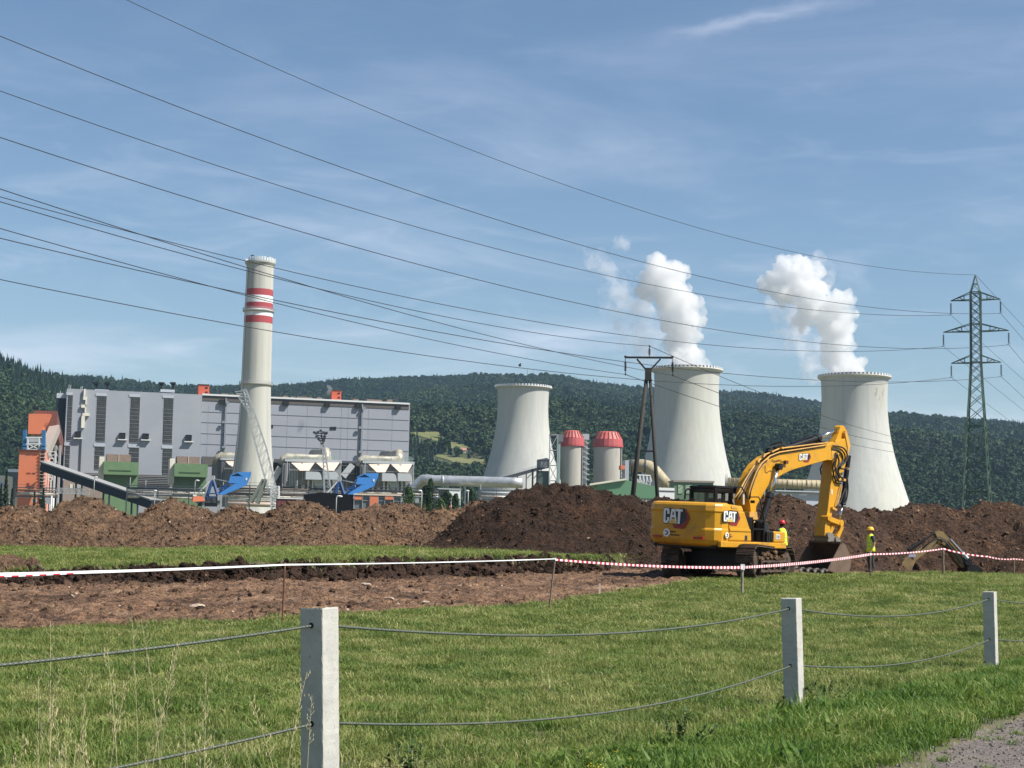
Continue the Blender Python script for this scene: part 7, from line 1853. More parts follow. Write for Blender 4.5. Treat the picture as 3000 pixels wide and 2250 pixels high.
for key, pyc, pyt, half in (('top', 857, 879, 3.85), ('mid', 949, 971, 5.05), ('low', 1041, 1063, 3.85)):
    mb = MB()
    for sgn in (-1, 1):
        tip = Vector((PC.x, PC.y, zpy(pyt)))+AX*sgn*half
        for j in (-1, 1):
            up_ = Vector((PC.x, PC.y, zpy(pyc)))+AX*sgn*.75+AY*j*.75; lo_ = Vector((PC.x, PC.y, zpy(pyt)))+AX*sgn*.75+AY*j*.75
            mb.bar(up_, tip, .11); mb.bar(lo_, tip, .13)
            for f in (.35, .68): mb.bar(up_.lerp(tip, f), lo_.lerp(tip, f*.9), .06); 
            mb.bar(lo_.lerp(tip, .3), up_.lerp(tip, .6), .06)
        for f in (.3, .6): mb.bar((Vector((PC.x, PC.y, zpy(pyt)))+AX*sgn*.75-AY*.75).lerp(tip, f), (Vector((PC.x, PC.y, zpy(pyt)))+AX*sgn*.75+AY*.75).lerp(tip, f), .06)
        ATT[key, sgn] = tip
    arm = mb.make('cross_arm', pm_, pyl)
    for sgn in (-1, 1):
        tip = ATT[key, sgn]; mb = MB(); L = 2.25
        mb.tube([tip-Vector((0, 0, .25)), tip-Vector((0, 0, L))], .03, 6)
        for i in range(12): z_ = tip.z-.45-i*.135; mb.tube([(tip.x, tip.y, z_), (tip.x, tip.y, z_-.07)], [.15, .11], 10)
        mb.bar(tip-Vector((.3, 0, L)), tip-Vector((-.3, 0, L-.15)), .05)
        mb.make('insulator', insul, arm); ATT[key, sgn] = tip-Vector((0, 0, L+.05))
LD = (-.592, -.806); G1 = 'conductors on the lattice pylon, left span'
# the measured sightings of each conductor left of the pylon
wire(pk, LD, [(2848, 804), (2170, 704), (1492, 481), (900, 234), (620, 112), (355, 0)], 330, 'earth wire on the very top of the lattice pylon, highest line in the sky', G1, .028)
wire(ATT['top', 1], LD, [(2600, 914), (1780, 736), (1500, 650), (700, 385), (0, 108)], 330, 'second highest line, from the right end of the top cross arm', G1)
wire(ATT['top', -1], LD, [(2600, 933), (1780, 806), (1500, 736), (700, 503), (0, 272)], 330, 'third line down at the left edge, from the left end of the top cross arm', G1)
wire(ATT['mid', 1], LD, [(2600, 1027), (1780, 903), (1193, 760), (600, 592), (0, 411)], 330, 'fourth line down at the left edge, from the right end of the middle arm', G1)
wire(ATT['mid', -1], LD, [(2600, 1036), (1780, 974), (1200, 868), (715, 760), (0, 583)], 330, 'line touching the chimney rim, from the left end of the middle arm', G1)
wire(ATT['low', 1], LD, [(2700, 1124), (1780, 1051), (1480, 1004), (715, 859), (0, 702)], 330, 'line crossing the top red chimney band, from the right of the lowest arm', G1)
wire(ATT['low', -1], LD, [(2700, 1124), (1780, 1105), (1480, 1070), (715, 953), (0, 823)], 330, 'lowest line at the left edge, from the left end of the lowest arm', G1)
G2 = 'conductors on the lattice pylon, right span'
RDv = (.43, .90)
for a, sm, lab in ((pk, [(3000, 958)], 'earth wire dropping right from the pylon peak'), (ATT['top', 1], [(3000, 997)], 'upper line leaving the right side of the pylon'), (ATT['mid', 1], [(3000, 1063)], 'middle line leaving the right side of the pylon'),
                   (ATT['low', 1], [(3000, 1165)], 'lowest line leaving the right side of the pylon'), (ATT['top', -1], [(2900, 1023), (3000, 1115)], 'line passing behind the mast from the left end of the top arm'),
                   (ATT['mid', -1], [(2900, 1125), (3000, 1203)], 'line passing behind the mast from the left end of the middle arm'), (ATT['low', -1], [(2900, 1190), (2978, 1247)], 'line passing behind the mast from the left end of the lowest arm')):
    wire(a, RDv, sm, 200, lab, G2, .03, 1)

# ---------------------------------------------------------------- timber A pole
PD = 95.0; tar = mat('tarred_timber', (.024, .022, .019), .8, col2=(.05, .06, .04), ns=1.5, nd=6, stretch=(1, 1, .2), lo=.5, hi=.8); blks = mat('black_pole_steel', (.012, .013, .016), .6)
def P_(px, py, dy=0): q = W(px, py, PD+dy); return q
foot = W(1888, 1480, PD); foot.z = gz1(foot.x, PD)-.2
t = thing('power_pole', 'dark A shaped timber power pole with a cross arm, before the middle cooling tower', 'power pole', foot)
def ext(a, b_): 
    d = b_-a; f = (foot.z-.5-a.z)/d.z; return a+d*f
mb = MB(); a = P_(1893, 1115); b_ = P_(1856, 1437); mb.tube([a, ext(a, b_)], [.11, .165], 14); mb.make('leg', tar, t, True)
mb = MB(); a = P_(1905, 1115); b_ = P_(1925, 1437); mb.tube([a, ext(a, b_)], [.09, .13], 14); mb.make('leg', tar, t, True)
mb = MB(); mb.box(P_(1899, 1097), (.36, .3, .75)); mb.box(P_(1899, 1113), (.42, .34, .08)); mb.make('head_block', tar, t)
mb = MB(); mb.bar(P_(1862, 1322), P_(1920, 1322), .16, .10); mb.make('tie_bar', blks, t)
mb = MB(); mb.bar(P_(1831, 1047), P_(1971, 1048), .13, .11); mb.bar(P_(1866, 1052), P_(1893, 1084), .09); mb.bar(P_(1935, 1052), P_(1905, 1084), .09); mb.bar(P_(1893, 1084), P_(1905, 1084), .12); mb.box(P_(1832, 1045), (.12, .2, .1)); mb.box(P_(1970, 1046), (.12, .2, .1)); ca = mb.make('cross_arm', blks, t)
def ins(px, y0, y1):
    mb = MB(); a, b_ = P_(px, y0), P_(px+.3, y1); mb.tube([a, b_], .022, 6); n = 7; c0, c1 = a.lerp(b_, .22), a.lerp(b_, .80)
    for i in range(n): z0 = c0.lerp(c1, i/n); z1 = c0.lerp(c1, (i+.6)/n); mb.tube([z0, z1], [.08, .055], 12)
    mb.box(b_, (.09, .08, .1)); mb.make('insulator', insul, ca); return b_
iL = ins(1832, 1051, 1097); iR = ins(1970.5, 1052, 1100); iT = ins(1902.5, 1046, 1014)
G3 = 'conductors on the timber pole'
LD2 = (-.432, -.902); RD2 = (.354, .935)
wire(iT, LD2, [(1780, 1000), (1640, 984), (1480, 963), (715, 792), (0, 590)], 60, 'line from the top insulator of the timber pole to the left', G3, .014)
wire(iR, LD2, [(1780, 1063), (1640, 1033), (1480, 995), (715, 785), (0, 551)], 60, 'line from the right insulator of the timber pole to the left', G3, .014)
wire(iL, LD2, [(1780, 1088), (1640, 1067), (1480, 1038), (715, 868), (0, 667)], 60, 'line from the left insulator of the timber pole to the left', G3, .014)
wire(iT, RD2, [(2000, 1060), (2100, 1103), (2400, 1212), (2604, 1277)], 150, 'line from the top insulator of the timber pole to the right', G3, .02)
wire(iR, RD2, [(2100, 1150), (2240, 1205), (2400, 1246), (2607, 1299)], 150, 'line from the right insulator of the timber pole to the right', G3, .02)
wire(iL, RD2, [(1900, 1118), (2100, 1195), (2400, 1275), (2617, 1325)], 150, 'line from the left insulator of the timber pole to the right', G3, .02)
mb = MB(); b_ = W(1523, 1074, 140); mb.sphere(b_+Vector((0, 0, .12)), .12, 8, 6, (1, .7, 1)); mb.sphere(b_+Vector((.05, 0, .25)), .06, 8, 6); o = mb.make('bird', blks); tag(o, 'tiny dark bird perched on the lowest power line', 'bird')

# ---------------------------------------------------------------- street lamps and white posts in the works
def lamp(px, y0, y1, D, arm, label):
    a = W(px, y0, D); z0 = W(px, y1, D).z-2; mb = MB(); mb.tube([(a.x, D, z0), (a.x, D, a.z-.6), (a.x+arm*.2, D, a.z), (a.x+arm, D, a.z+.1)], .13, 8); t = thing('street_lamp', label, 'street lamp', (a.x, D, z0), 'street lamps in the works'); mb.make('pole', steel_w, t, True)
    mb = MB(); mb.sphere((a.x+arm, D, a.z-.1), .5, 10, 6, (1.1, .7, .5)); mb.make('lamp_head', steel_w, t, True)
lamp(572, 1407, 1432, 540, .9, 'street lamp left of the blue A frame loader')
lamp(277, 1397, 1441, 560, .6, 'street lamp standing before the left green sheet house')
lamp(986, 1453, 1492, 420, 1.0, 'street lamp in front of the black hall')
lamp(1236, 1437, 1480, 430, -.5, 'street lamp at the right end of the orange screens')
lamp(1372, 1437, 1465, 460, -.2, 'slender lamp post left of the dark heap')
lamp(454, 1437, 1475, 480, .1, 'short lamp post near the lower end of the conveyor gallery')
for px, y0, lab in ((152, 1452, 'left one of two white posts between the first heaps'), (157, 1460, 'right one of two white posts between the first heaps')):
    a = W(px, y0, 300); mb = MB(); mb.tube([(a.x, 300, a.z), (a.x, 300, 2.5)], .11, 8); o = mb.make('white_post', steel_w, None, True); tag(o, lab, 'post')
# ================================================================ grass, weeds, seeding stalks
def grass_mat(name, a, b, c, d=None, trans=.35):
    m = bpy.data.materials.new(name); m.use_nodes = True; t = m.node_tree; p = t.nodes['Principled BSDF']
    p.inputs['Roughness'].default_value = .55; p.inputs['Specular IOR Level'].default_value = .35
    g = t.nodes.new('ShaderNodeNewGeometry'); oi = t.nodes.new('ShaderNodeObjectInfo')
    f = noise(g.outputs['Position'], .8, 6, .72, tree=t); f = rng(f, .36, .64, tree=t)
    f2 = noise(g.outputs['Position'], 22, 1, .5, tree=t)
    f = mth('ADD', mth('MULTIPLY', f, .44, tree=t), mth('ADD', mth('MULTIPLY', oi.outputs['Random'], .34, tree=t), mth('MULTIPLY', mth('SUBTRACT', f2, .35, tree=t), .9, tree=t), tree=t), True, tree=t)
    r_ = t.nodes.new('ShaderNodeValToRGB'); e = r_.color_ramp.elements; e[0].position = 0; e[0].color = (*a, 1); e[1].position = 1.22; e[1].color = (*(d or c), 1)
    q = e.new(.42); q.color = (*b, 1); q = e.new(.75); q.color = (*c, 1)
    t.links.new(f, r_.inputs[0]); t.links.new(r_.outputs[0], p.inputs['Base Color'])
    tr = t.nodes.new('ShaderNodeBsdfTranslucent'); t.links.new(r_.outputs[0], tr.inputs[0]); ms = t.nodes.new('ShaderNodeMixShader'); ms.inputs[0].default_value = trans
    t.links.new(p.outputs[0], ms.inputs[1]); t.links.new(tr.outputs[0], ms.inputs[2]); t.links.new(ms.outputs[0], t.nodes['Material Output'].inputs[0]); return m
mown = grass_mat('mown_grass', (.042, .085, .014), (.145, .205, .04), (.29, .305, .09), (.58, .50, .26))
lush = grass_mat('lush_grass', (.03, .08, .012), (.10, .185, .024), (.20, .27, .055), (.46, .42, .18))
def tuft(seed, n, rad, hgt, wd, lean=.55):
    rs = random.Random(seed); mb = MB()
    for i in range(n):
        a = rs.random()*6.28; q = rad*rs.random()**.6; x, y = q*math.cos(a), q*math.sin(a); h = hgt*rs.uniform(.45, 1.15); w_ = wd*rs.uniform(.7, 1.3)
        d = rs.random()*6.28; le = lean*rs.uniform(.2, 1.4)*h; dx, dy = le*math.cos(d), le*math.sin(d); f = d+rs.uniform(.8, 2.3); sx, sy = w_*math.cos(f)/2, w_*math.sin(f)/2
        P = [(x-sx, y-sy, -.01), (x+sx, y+sy, -.01), (x+dx*.35-sx*.9, y+dy*.35-sy*.9, h*.55), (x+dx*.35+sx*.9, y+dy*.35+sy*.9, h*.55), (x+dx, y+dy, h*(1-.25*le/h))]
        mb.add(P, [(0, 1, 3, 2), (2, 3, 4)])
    return mb
gp = [(pm('mown_%d' % i, tuft(i, 34, .12, .105, .0066, 1.0), mown), mown) for i in range(5)]
lp = [(pm('lush_%d' % i, tuft(i+30, 38, .12, .15, .0078, .95), lush), lush) for i in range(4)]
bp_ = [(pm('broad_%d' % i, tuft(i+60, 20, .07, .12, .022, .9), lush), lush) for i in range(2)]
def field_pts(y0, y1, dens, seed, cond, ql=-.345, qh=.345):
    r2 = np.random.RandomState(seed); n = int(dens*(qh-ql)*(y1*y1-y0*y0)/2); y = np.sqrt(r2.uniform(y0*y0, y1*y1, n)); x = r2.uniform(ql, qh, n)*(y+1.0)
    k_ = cond(x, y); x, y = x[k_], y[k_]; return x, y, r2
def put(name, batches, protos):
    P = np.concatenate([b[0] for b in batches]); rot = np.concatenate([b[1] for b in batches]); sc_ = np.concatenate([b[2] for b in batches]); ix = np.concatenate([b[3] for b in batches])
    return scatter(name, P, rot, sc_, ix, protos)
def batch(x, y, r2, s0, s1, kinds, sink=.0, hm=None):
    n = len(x); z = nz(x, y)-sink; rot = np.stack([r2.uniform(-.12, .12, n), r2.uniform(-.12, .12, n), r2.uniform(0, 6.28, n)], -1); s_ = r2.uniform(s0, s1, n)
    patch = 1+.55*fbm(x*1.1, y*1.1, 4, 91); hs = s_*patch*r2.uniform(.75, 1.3, n)*(1 if hm is None else hm)
    return np.stack([x, y, z], -1), rot, np.stack([s_, s_, hs], -1), r2.choice(kinds, n)
isf = lambda x, y: (region(x, y) == 0)
verge = lambda x, y: (x-2.6)*RN.x+(y-12)*RN.y > -1.9          # the unmown strip between posts and road
B = []
x, y, r2 = field_pts(7.5, 17, 78, 1, lambda x, y: isf(x, y) & ~verge(x, y)); B.append(batch(x, y, r2, .8, 1.15, range(5)))
x, y, r2 = field_pts(17, 30, 42, 2, lambda x, y: isf(x, y) & ~verge(x, y)); B.append(batch(x, y, r2, 1.1, 1.5, range(5), hm=.85))
x, y, r2 = field_pts(30, 46, 20, 3, lambda x, y: isf(x, y)); B.append(batch(x, y, r2, 1.7, 2.3, range(5), hm=.55))
x, y, r2 = field_pts(46, 74, 10, 4, lambda x, y: isf(x, y) & (x > 0)); B.append(batch(x, y, r2, 2.5, 3.2, range(5), hm=.40))
x, y, r2 = field_pts(42, 90, 11, 5, lambda x, y: (region(x, y) == 2) & (x < 7) & (y < 76)); B.append(batch(x, y, r2, 2.4, 3.2, range(5), hm=.5))
put('field_grass', B, gp)
B = []
x, y, r2 = field_pts(7.0, 26, 110, 6, lambda x, y: isf(x, y) & verge(x, y) & (road_d(x, y) < -.12)); k_ = r2.rand(len(x)) < np.where(road_d(x, y) < -.6, 1, .55); B.append(batch(x[k_], y[k_], r2, .8, 1.2, [0, 1, 2, 3, 0, 1, 2, 3, 4, 5]))
x, y, r2 = field_pts(26, 42, 26, 7, lambda x, y: isf(x, y) & verge(x, y)); B.append(batch(x, y, r2, 1.4, 2.0, range(4), hm=.7))
x, y, r2 = field_pts(7, 26, 22, 8, lambda x, y: isf(x, y) & ~verge(x, y) & (fbm(x*1.3, y*1.3, 4, 55) > .12)); B.append(batch(x, y, r2, .7, 1.2, range(6), hm=.8))
x, y, r2 = field_pts(9, 21, 26, 18, lambda x, y: isf(x, y) & verge(x, y) & (road_d(x, y) < -.4) & (fbm(x*1.6, y*1.6, 3, 57) > .1)); B.append(batch(x, y, r2, 1.0, 1.7, [4, 5, 0, 4], hm=1.2))
x, y, r2 = field_pts(9, 16, 9, 9, lambda x, y: (region(x, y) == 3) & (road_d(x, y) < .55)); B.append(batch(x, y, r2, .3, .7, range(4)))
put('verge_grass', B, lp+bp_)
# gravel
r2 = np.random.RandomState(12); n = 15000; y = r2.uniform(9.5, 20, n); x = r2.uniform(1.8, 7.4, n); k_ = road_d(x, y) > -.1+.3*r2.rand(n)-.25; x, y = x[k_], y[k_]; n = len(x)
chip = mat('grey_chippings', (.21, .18, .16), .9, col2=(.125, .11, .10), ns=30); chp = [(pm('chip_%d' % i, clod_mb(i+80, .6), chip), chip) for i in range(3)]
s_ = .005+.017*r2.rand(n)**2.2; scatter('road_chippings', np.stack([x, y, nz(x, y)+.002], -1), r2.uniform(0, 6.28, (n, 3)), np.stack([s_, s_*r2.uniform(.6, 1.2, n), s_], -1), r2.randint(0, 3, n), chp)
# dry flowering stems in front of the left cables
straw = mat('dry_seed_heads', (.50, .43, .25), .8, col2=(.38, .34, .17), ns=20); stemm = mat('grass_stem', (.24, .25, .10), .8)
def stalk(seed, h=.62, heads=17):
    rs = random.Random(seed); mb = MB(); P = []; bx, by = rs.uniform(-.16, .16), rs.uniform(-.1, .1)
    for i in range(9): f = i/8; P.append(Vector((bx*f**1.8, by*f**1.8, h*f-(bx*bx)*.8*f*f)))
    mb.tube(P, [.0016*(1-.5*i/8) for i in range(9)], 4)
    for i in range(heads):
        f = .62+.38*i/heads; k_ = int(f*8); p = P[min(k_, 7)].lerp(P[min(k_+1, 8)], f*8-k_); a = rs.random()*6.28; l_ = .035*(1.25-f)*rs.uniform(.5, 1.3)+.006
        q = p+Vector((math.cos(a)*l_, math.sin(a)*l_, l_*.7)); s_ = .0040*rs.uniform(.7, 1.3)
        mb.bar(p, q, .0010); mb.add([q+Vector((0, 0, -s_*1.7)), q+Vector((s_*.5, 0, 0)), q+Vector((0, s_*.5, 0)), q+Vector((-s_*.5, -s_*.3, 0)), q+Vector((0, 0, s_*2.2))], [(0, 2, 1), (0, 3, 2), (0, 1, 3), (4, 1, 2), (4, 2, 3), (4, 3, 1)])
    return mb
skp = [(pm('stalk_%d' % i, stalk(i), straw), straw) for i in range(6)]
sp2 = []
for px, py, D, hh in ((168, 1835, 8.2, 1.0), (430, 1812, 8.0, 1.15), (500, 1822, 8.4, 1.1), (375, 1920, 7.6, .9), (440, 1900, 7.9, 1.0), (470, 1930, 8.2, .9), (95, 1970, 7.6, 1.0), (130, 2000, 7.4, 1.0), (150, 2050, 7.3, 1.0), (230, 1990, 7.5, .9), (310, 2000, 7.6, .95), (612, 1990, 7.6, 1.0), (625, 2060, 7.3, .8),
                      (30, 2150, 7.0, .9), (60, 2180, 6.9, .8), (190, 2120, 7.1, .9), (210, 2070, 7.3, 1.0), (275, 2150, 7.1, .8), (400, 2070, 7.4, .9), (835, 1980, 8.6, .9), (850, 2040, 8.3, .9), (905, 2050, 9.4, .75), (620, 2150, 7.2, .7), (560, 2140, 7.3, .6), (90, 2230, 6.9, .8), (350, 2190, 7.0, .8),
                      (1305, 2110, 10.5, .35), (1812, 2100, 12.5, .4), (1440, 2050, 11.3, .3), (1690, 2200, 11, .45), (2700, 2060, 16, .4), (2760, 2080, 15.4, .45), (2850, 2100, 15, .4), (2400, 2010, 15.6, .35)):
    p = W(px, py, D); g = nz1(p.x, max(D, 5.7)); L = max(.12, p.z-g); sp2.append((p.x, p.y, g, L/.60, px))
rot = [(0, 0, (q[4]*7) % 6.28) for q in sp2]; scatter('seeding_grass', [q[:3] for q in sp2], rot, [(min(q[3], 1.2), min(q[3], 1.2), q[3]) for q in sp2], [i % 6 for i in range(len(sp2))], skp)
r2 = np.random.RandomState(5); n = 45; x = r2.uniform(-2.6, -.9, n); y = r2.uniform(7.2, 9.3, n); k_ = x/y > -.33; x, y = x[k_], y[k_]; n = len(x); s_ = r2.uniform(.35, .8, n)
scatter('seeding_grass', np.stack([x, y, nz(x, y)], -1), np.stack([0*x, 0*x, r2.uniform(0, 6.28, n)], -1), np.stack([s_, s_, s_], -1), r2.randint(0, 6, n), skp)
# dark bushy weeds
weed_m = leaf_mat('dark_weed_leaves', (.02, .045, .012), (.045, .09, .02), (.09, .14, .035), 2.0, .2, .2, 14)
def weed(px, py, D, r_, h, label, seed):
    p = W(px, py, D); g = nz1(p.x, D); rs = random.Random(seed); t = thing('weed', label, 'weed', (p.x, D, g), 'dark weeds in the grass')
    mb = MB(); st = MB()
    for s_ in range(9):
        a = rs.random()*6.28; q = r_*rs.random(); top = Vector((p.x+q*math.cos(a), D+q*math.sin(a), g+h*rs.uniform(.6, 1))); base = Vector((p.x+q*.3*math.cos(a), D+q*.3*math.sin(a), g))
        st.tube([base, base.lerp(top, .5)+Vector((rs.uniform(-.02, .02), 0, 0)), top], .003, 4)
        for i in range(34):
            f = rs.uniform(.15, 1); c = base.lerp(top, f); d = Vector((rs.gauss(0, 1), rs.gauss(0, 1), rs.gauss(.3, .6))).normalized(); l_ = .038*rs.uniform(.6, 1.5); n_ = d.cross(Vector((0, 0, 1))).normalized()*l_*.28
            mb.add([c, c+d*l_*.5+n_, c+d*l_*1.1, c+d*l_*.5-n_], [(0, 1, 2, 3)])
    st.make('stem', stemm, t); mb.make('leaves', weed_m, t)
weed(1190, 2230, 10.3, .17, .36, 'darkest bushy weed at the bottom edge right of the nearest concrete post', 1)
weed(1990, 2110, 13.4, .34, .34, 'wide dark weed clump below the lower cable, left of the middle post', 2)
weed(2420, 2000, 17.5, .4, .3, 'dark weed clump just right of the middle post', 3)
weed(1410, 2225, 10.2, .08, .12, 'small leafy weed at the bottom edge near the picture middle', 4)
# yellow vetch flowers
fl = mat('yellow_petals', (.75, .60, .05), .6); mb = MB(); rs = random.Random(4)
for i in range(7): 
    a = rs.random()*6.28; c = Vector((.02*math.cos(a), .02*math.sin(a), .13+rs.uniform(-.015, .02))); mb.sphere(c, .0075, 6, 4, (1, 1, .6))
mb.bar((0, 0, 0), (0, 0, .12), .003); fp = [(pm('vetch', mb, fl), fl)]
F = [(2215, 1743), (1745, 2225), (1725, 2230), (1800, 2210), (1835, 2215), (1850, 2200), (1730, 2180), (1805, 2180), (1980, 2130), (1990, 2135), (2285, 2125), (2370, 2082), (2812, 2060), (2790, 2100), (2880, 2020), (2960, 2040), (2885, 1990), (2890, 2050), (2840, 2075), (2930, 1960), (2650, 2080), (1840, 2235), (1760, 2240)]
pts = []
for px, py in F[1:]:
    for D in np.arange(9, 30, .05):
        p = W(px, py, D)
        if p.z <= nz1(p.x, p.y)+.13: pts.append((p.x, p.y, p.z-.13)); break
n = len(pts); s_ = np.random.RandomState(1).uniform(.55, .9, n); scatter('yellow_flowers', pts, [(0, 0, i) for i in range(n)], np.stack([s_, s_, s_], -1), [0]*n, fp)

# ---------------------------------------------------------------- trees and bushes in the works
bark = mat('bark', (.06, .045, .03), .9)
tree_m = leaf_mat('works_tree_leaves', (.012, .032, .010), (.025, .06, .015), (.06, .10, .03), .05, 0, .0, .5)
spr_m = leaf_mat('spruce_boughs', (.006, .016, .008), (.012, .03, .013), (.025, .045, .02), .05, 0, .0, .5)
def tree(px, ytop, ybase, D, wpx, kind, label, grp='trees inside the works'):
    a = W(px, ytop, D); z0 = W(px, ybase, D).z-2; sc = D/FPX; h = a.z-z0; r_ = wpx*sc/2; rs = random.Random(px)
    t = thing('spruce_tree' if kind == 's' else 'tree', label, 'tree', (a.x, D, z0), grp)
    tk = MB(); tk.tube([(a.x, D, z0), (a.x+.1, D, z0+h*.5), (a.x, D, a.z-h*.05)], [.25, .16, .04], 8)
    for i in range(6): b_ = rs.random()*6.28; z_ = z0+h*(.3+.1*i); tk.tube([(a.x, D, z_), (a.x+r_*.6*math.cos(b_), D+r_*.6*math.sin(b_), z_+h*.08)], [.07, .02], 5)
    tk.make('trunk', bark, t)
    mb = MB()
    n = 1500 if kind != 's' else 1700
    for i in range(n):
        f = rs.random(); b_ = rs.random()*6.28
        if kind == 's': f = f**1.3; rr = r_*(1-f)*(.55+.45*((f*11) % 1))*rs.uniform(.35, 1.05); z_ = z0+h*(.06+.94*f)-rr*.25
        elif kind == 'p': rr = r_*math.sin(math.pi*(f*.92+.06))**.6*rs.uniform(.3, 1); z_ = z0+h*(.08+.92*f)
        else: rr = r_*(math.sin(math.pi*(f*.85+.12))**.5)*rs.random()**.4*(1+.3*math.sin(b_*3+f*5)); z_ = z0+h*(.1+.9*f)
        c = Vector((a.x+rr*math.cos(b_), D+rr*math.sin(b_), z_)); d = Vector((math.cos(b_)+rs.gauss(0, .5), math.sin(b_)+rs.gauss(0, .5), rs.gauss(.2, .6))).normalized()
        u = d.orthogonal().normalized(); v = d.cross(u); s_ = rs.uniform(.14, .38)*(1.0 if kind != 's' else .9)
        mb.add([c-u*s_, c-v*s_*.5, c+u*s_, c+v*s_*.6], [(0, 1, 2, 3)])
    mb.make('crown', spr_m if kind == 's' else tree_m, t)
tree(20, 1378, 1510, 420, 44, 's', 'dark spruce at the left edge before the cream house', 'dark spruces at the left edge')
tree(4, 1418, 1510, 400, 40, 's', 'shorter dark spruce cut off by the left edge', 'dark spruces at the left edge')
tree(36, 1432, 1510, 410, 26, 's', 'small dark spruce just left of the orange tower', 'dark spruces at the left edge')
tree(128, 1432, 1510, 420, 34, 's', 'dark spruce in front of the foot of the orange tower', 'dark spruces at the left edge')
tree(102, 1440, 1510, 415, 20, 's', 'thin young spruce in front of the orange tower', 'dark spruces at the left edge')
tree(180, 1476, 1520, 420, 60, 'b', 'low green bush in the dip between the first two heaps')
tree(1262, 1402, 1490, 450, 26, 'p', 'narrow poplar like tree rising over the silver duct')
tree(1246, 1425, 1490, 450, 24, 'b', 'dark bush hugging the narrow tree by the silver duct')
tree(1198, 1427, 1490, 440, 40, 'b', 'round bush at the foot of the rising silver duct')
tree(1310, 1441, 1490, 450, 46, 'b', 'bush left of the small white pump building')
tree(1382, 1432, 1480, 480, 30, 'b', 'round bush right of the small white pump building')
tree(1336, 1447, 1500, 430, 22, 'b', 'pale green bush in front of the pump building')
tree(1290, 1460, 1500, 430, 30, 'b', 'low bush over the orange shed')
# ================================================================ steam and haze
def vol_mat(name, dens, col=(1, 1, 1), aniso=.0, nscale=None, lo=.4, hi=.6, detail=4):
    m = bpy.data.materials.new(name); m.use_nodes = True; t = m.node_tree; t.nodes.remove(t.nodes['Principled BSDF'])
    v = t.nodes.new('ShaderNodeVolumePrincipled'); v.inputs['Color'].default_value = (*col, 1); v.inputs['Density'].default_value = dens; v.inputs['Anisotropy'].default_value = aniso
    t.links.new(v.outputs[0], t.nodes['Material Output'].inputs['Volume'])
    if nscale:
        g = t.nodes.new('ShaderNodeNewGeometry'); f = rng(noise(g.outputs['Position'], nscale, detail, .6, tree=t), lo, hi, 0, dens, tree=t); t.links.new(f, v.inputs['Density'])
    return m
def plume(name, blobs, D, m, parent, seed, vox=1.0, amp=(6.5, 3.6)):
    """blobs (px, py, r px, depth offset m) are joined into one billowing body"""
    sc = D/FPX; b = bmesh.new(); rs = random.Random(seed)
    for px, py, r_, dy in blobs:
        r_ = r_*1.13
        c = W(px, py, D+dy); q = bmesh.ops.create_icosphere(b, subdivisions=3, radius=r_*sc, matrix=Matrix.Translation(c))
        for k_ in range(16):
            d = Vector((rs.gauss(0, 1), rs.gauss(0, 1), rs.gauss(0, 1))).normalized()
            bmesh.ops.create_icosphere(b, subdivisions=2, radius=r_*sc*rs.uniform(.22, .55), matrix=Matrix.Translation(c+d*r_*sc*rs.uniform(.7, 1.15)))
    c0 = W(blobs[0][0], blobs[0][1], D); o0 = world_of(parent) if parent else c0
    bmesh.ops.translate(b, verts=b.verts, vec=-o0)
    me = bpy.data.meshes.new(name); b.to_mesh(me); b.free(); me.materials.append(m)
    o = bpy.data.objects.new(name, me); COL.objects.link(o)
    if parent: o.parent = parent
    else: o.location = o0
    rm = o.modifiers.new('join', 'REMESH'); rm.mode = 'VOXEL'; rm.voxel_size = vox
    for sz, st in ((9.0, amp[0]), (3.2, amp[1])):
        tx = bpy.data.textures.new(name, 'CLOUDS'); tx.noise_scale = sz; tx.noise_depth = 3
        dm = o.modifiers.new('billow', 'DISPLACE'); dm.texture = tx; dm.strength = st; dm.texture_coords = 'GLOBAL'; dm.mid_level = .5
    return o
steam = vol_mat('dense_steam', .24, (1, 1, 1), .35, .14, .26, .60, 6)
wisp = vol_mat('thin_steam', .095, (.93, .95, 1), .2, .085, .44, .70, 6)
wisp2 = vol_mat('faint_steam', .085, (.95, .96, 1), .2, .11, .42, .68, 6)
c = ct2[1]; zt = ct2[3]
t = thing('steam_plume', 'white steam plume leaning left out of the middle cooling tower', 'steam', (c.x, c.y, zt-3), 'steam plumes of the cooling towers')
plume('billow', [(2010, 1092, 46, 0), (2040, 1068, 28, 0), (2015, 1040, 34, 0), (2010, 1010, 34, 0), (2000, 975, 38, 3), (2030, 935, 30, -4), (1985, 930, 38, 4), (1995, 890, 40, 0), (1965, 850, 46, 0), (1925, 815, 46, 4), (1960, 810, 42, 0), (1905, 840, 34, 5), (1925, 780, 26, 0), (1985, 860, 30, -5), (1955, 905, 30, 0), (1985, 1000, 30, 5)], 950, steam, t, 3)
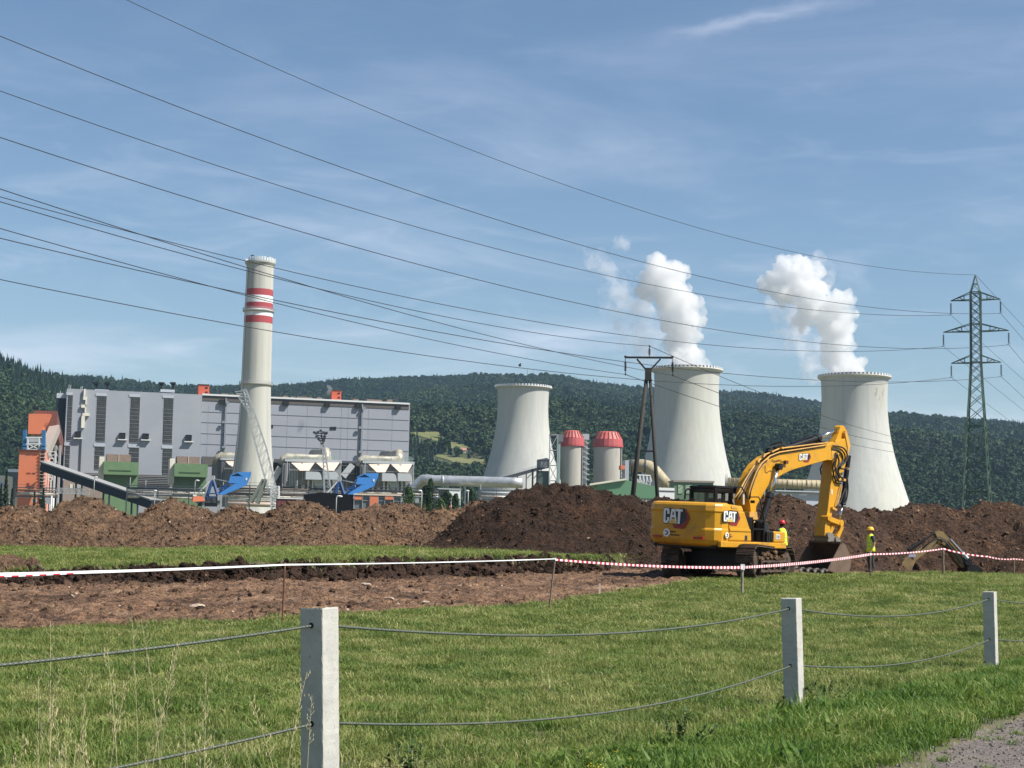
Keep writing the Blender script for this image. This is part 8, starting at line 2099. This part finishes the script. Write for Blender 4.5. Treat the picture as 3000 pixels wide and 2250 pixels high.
plume('thin_veil', [(1960, 1060, 48, 10), (1940, 1010, 50, 12), (1905, 960, 55, 12), (1860, 910, 55, 14), (1820, 860, 48, 14), (1780, 815, 38, 14), (1850, 990, 40, 12), (1750, 770, 30, 14), (1720, 740, 24, 14), (1800, 870, 44, 14), (1840, 950, 44, 14), (1880, 1040, 34, 12)], 960, wisp, t, 5, 2.2)
plume('torn_puff', [(1822, 716, 24, 10), (1832, 700, 17, 10), (1805, 735, 16, 10)], 960, wisp2, t, 6, 1.5)
c = ct3[1]; zt = ct3[3]
t = thing('steam_plume', 'white steam plume with a spreading grey topped head above the right hand cooling tower', 'steam', (c.x, c.y, zt-3), 'steam plumes of the cooling towers')
plume('billow', [(2475, 1118, 44, 0), (2500, 1080, 28, 0), (2465, 1085, 32, 0), (2470, 1040, 30, 0), (2445, 1060, 28, 4), (2465, 1000, 34, -2), (2435, 1010, 30, 5), (2470, 950, 34, -4), (2430, 960, 34, 4), (2455, 900, 34, -4), (2465, 880, 24, -8), (2420, 920, 36, 4), (2385, 890, 40, 6), (2370, 850, 44, 6), (2330, 850, 40, 8), (2300, 840, 34, 8), (2270, 820, 32, 8), (2300, 790, 34, 8), (2350, 800, 40, 8), (2330, 775, 24, 8), (2240, 835, 22, 8), (2350, 940, 26, 10)], 985, steam, t, 13)
plume('thin_veil', [(2400, 780, 34, 10), (2420, 810, 30, 10), (2395, 830, 30, 12), (2290, 900, 40, 14), (2320, 950, 44, 14), (2370, 1010, 46, 14), (2400, 1060, 44, 14), (2430, 1090, 34, 12), (2380, 1085, 34, 14)], 1000, wisp2, t, 15, 2.2)
t = thing('steam_puff', 'small puff of steam beside the right orange lift house on the roof', 'steam', BP.p(966, 1160, 10))
plume('puff', [(962, 1152, 4.5, 0), (966, 1145, 5, 0), (968, 1138, 5.5, 0), (963, 1133, 4.5, 0), (958, 1130, 3, 0)], 880, vol_mat('puff_steam', .12, (1, 1, 1), .2), t, 21, .5, (.6, .3))

hz = vol_mat('air_haze', 4.4e-5, (.50, .74, 1.0), .2)
zlo, zhi = float(GZ.min())-1, float(HZ.max())+32
mb = MB(); mb.b2(-5900, 5900, -450, 7450, zlo, zhi); o = mb.make('haze', hz); tag(o, kind='stuff')
o.display_type = 'WIRE'
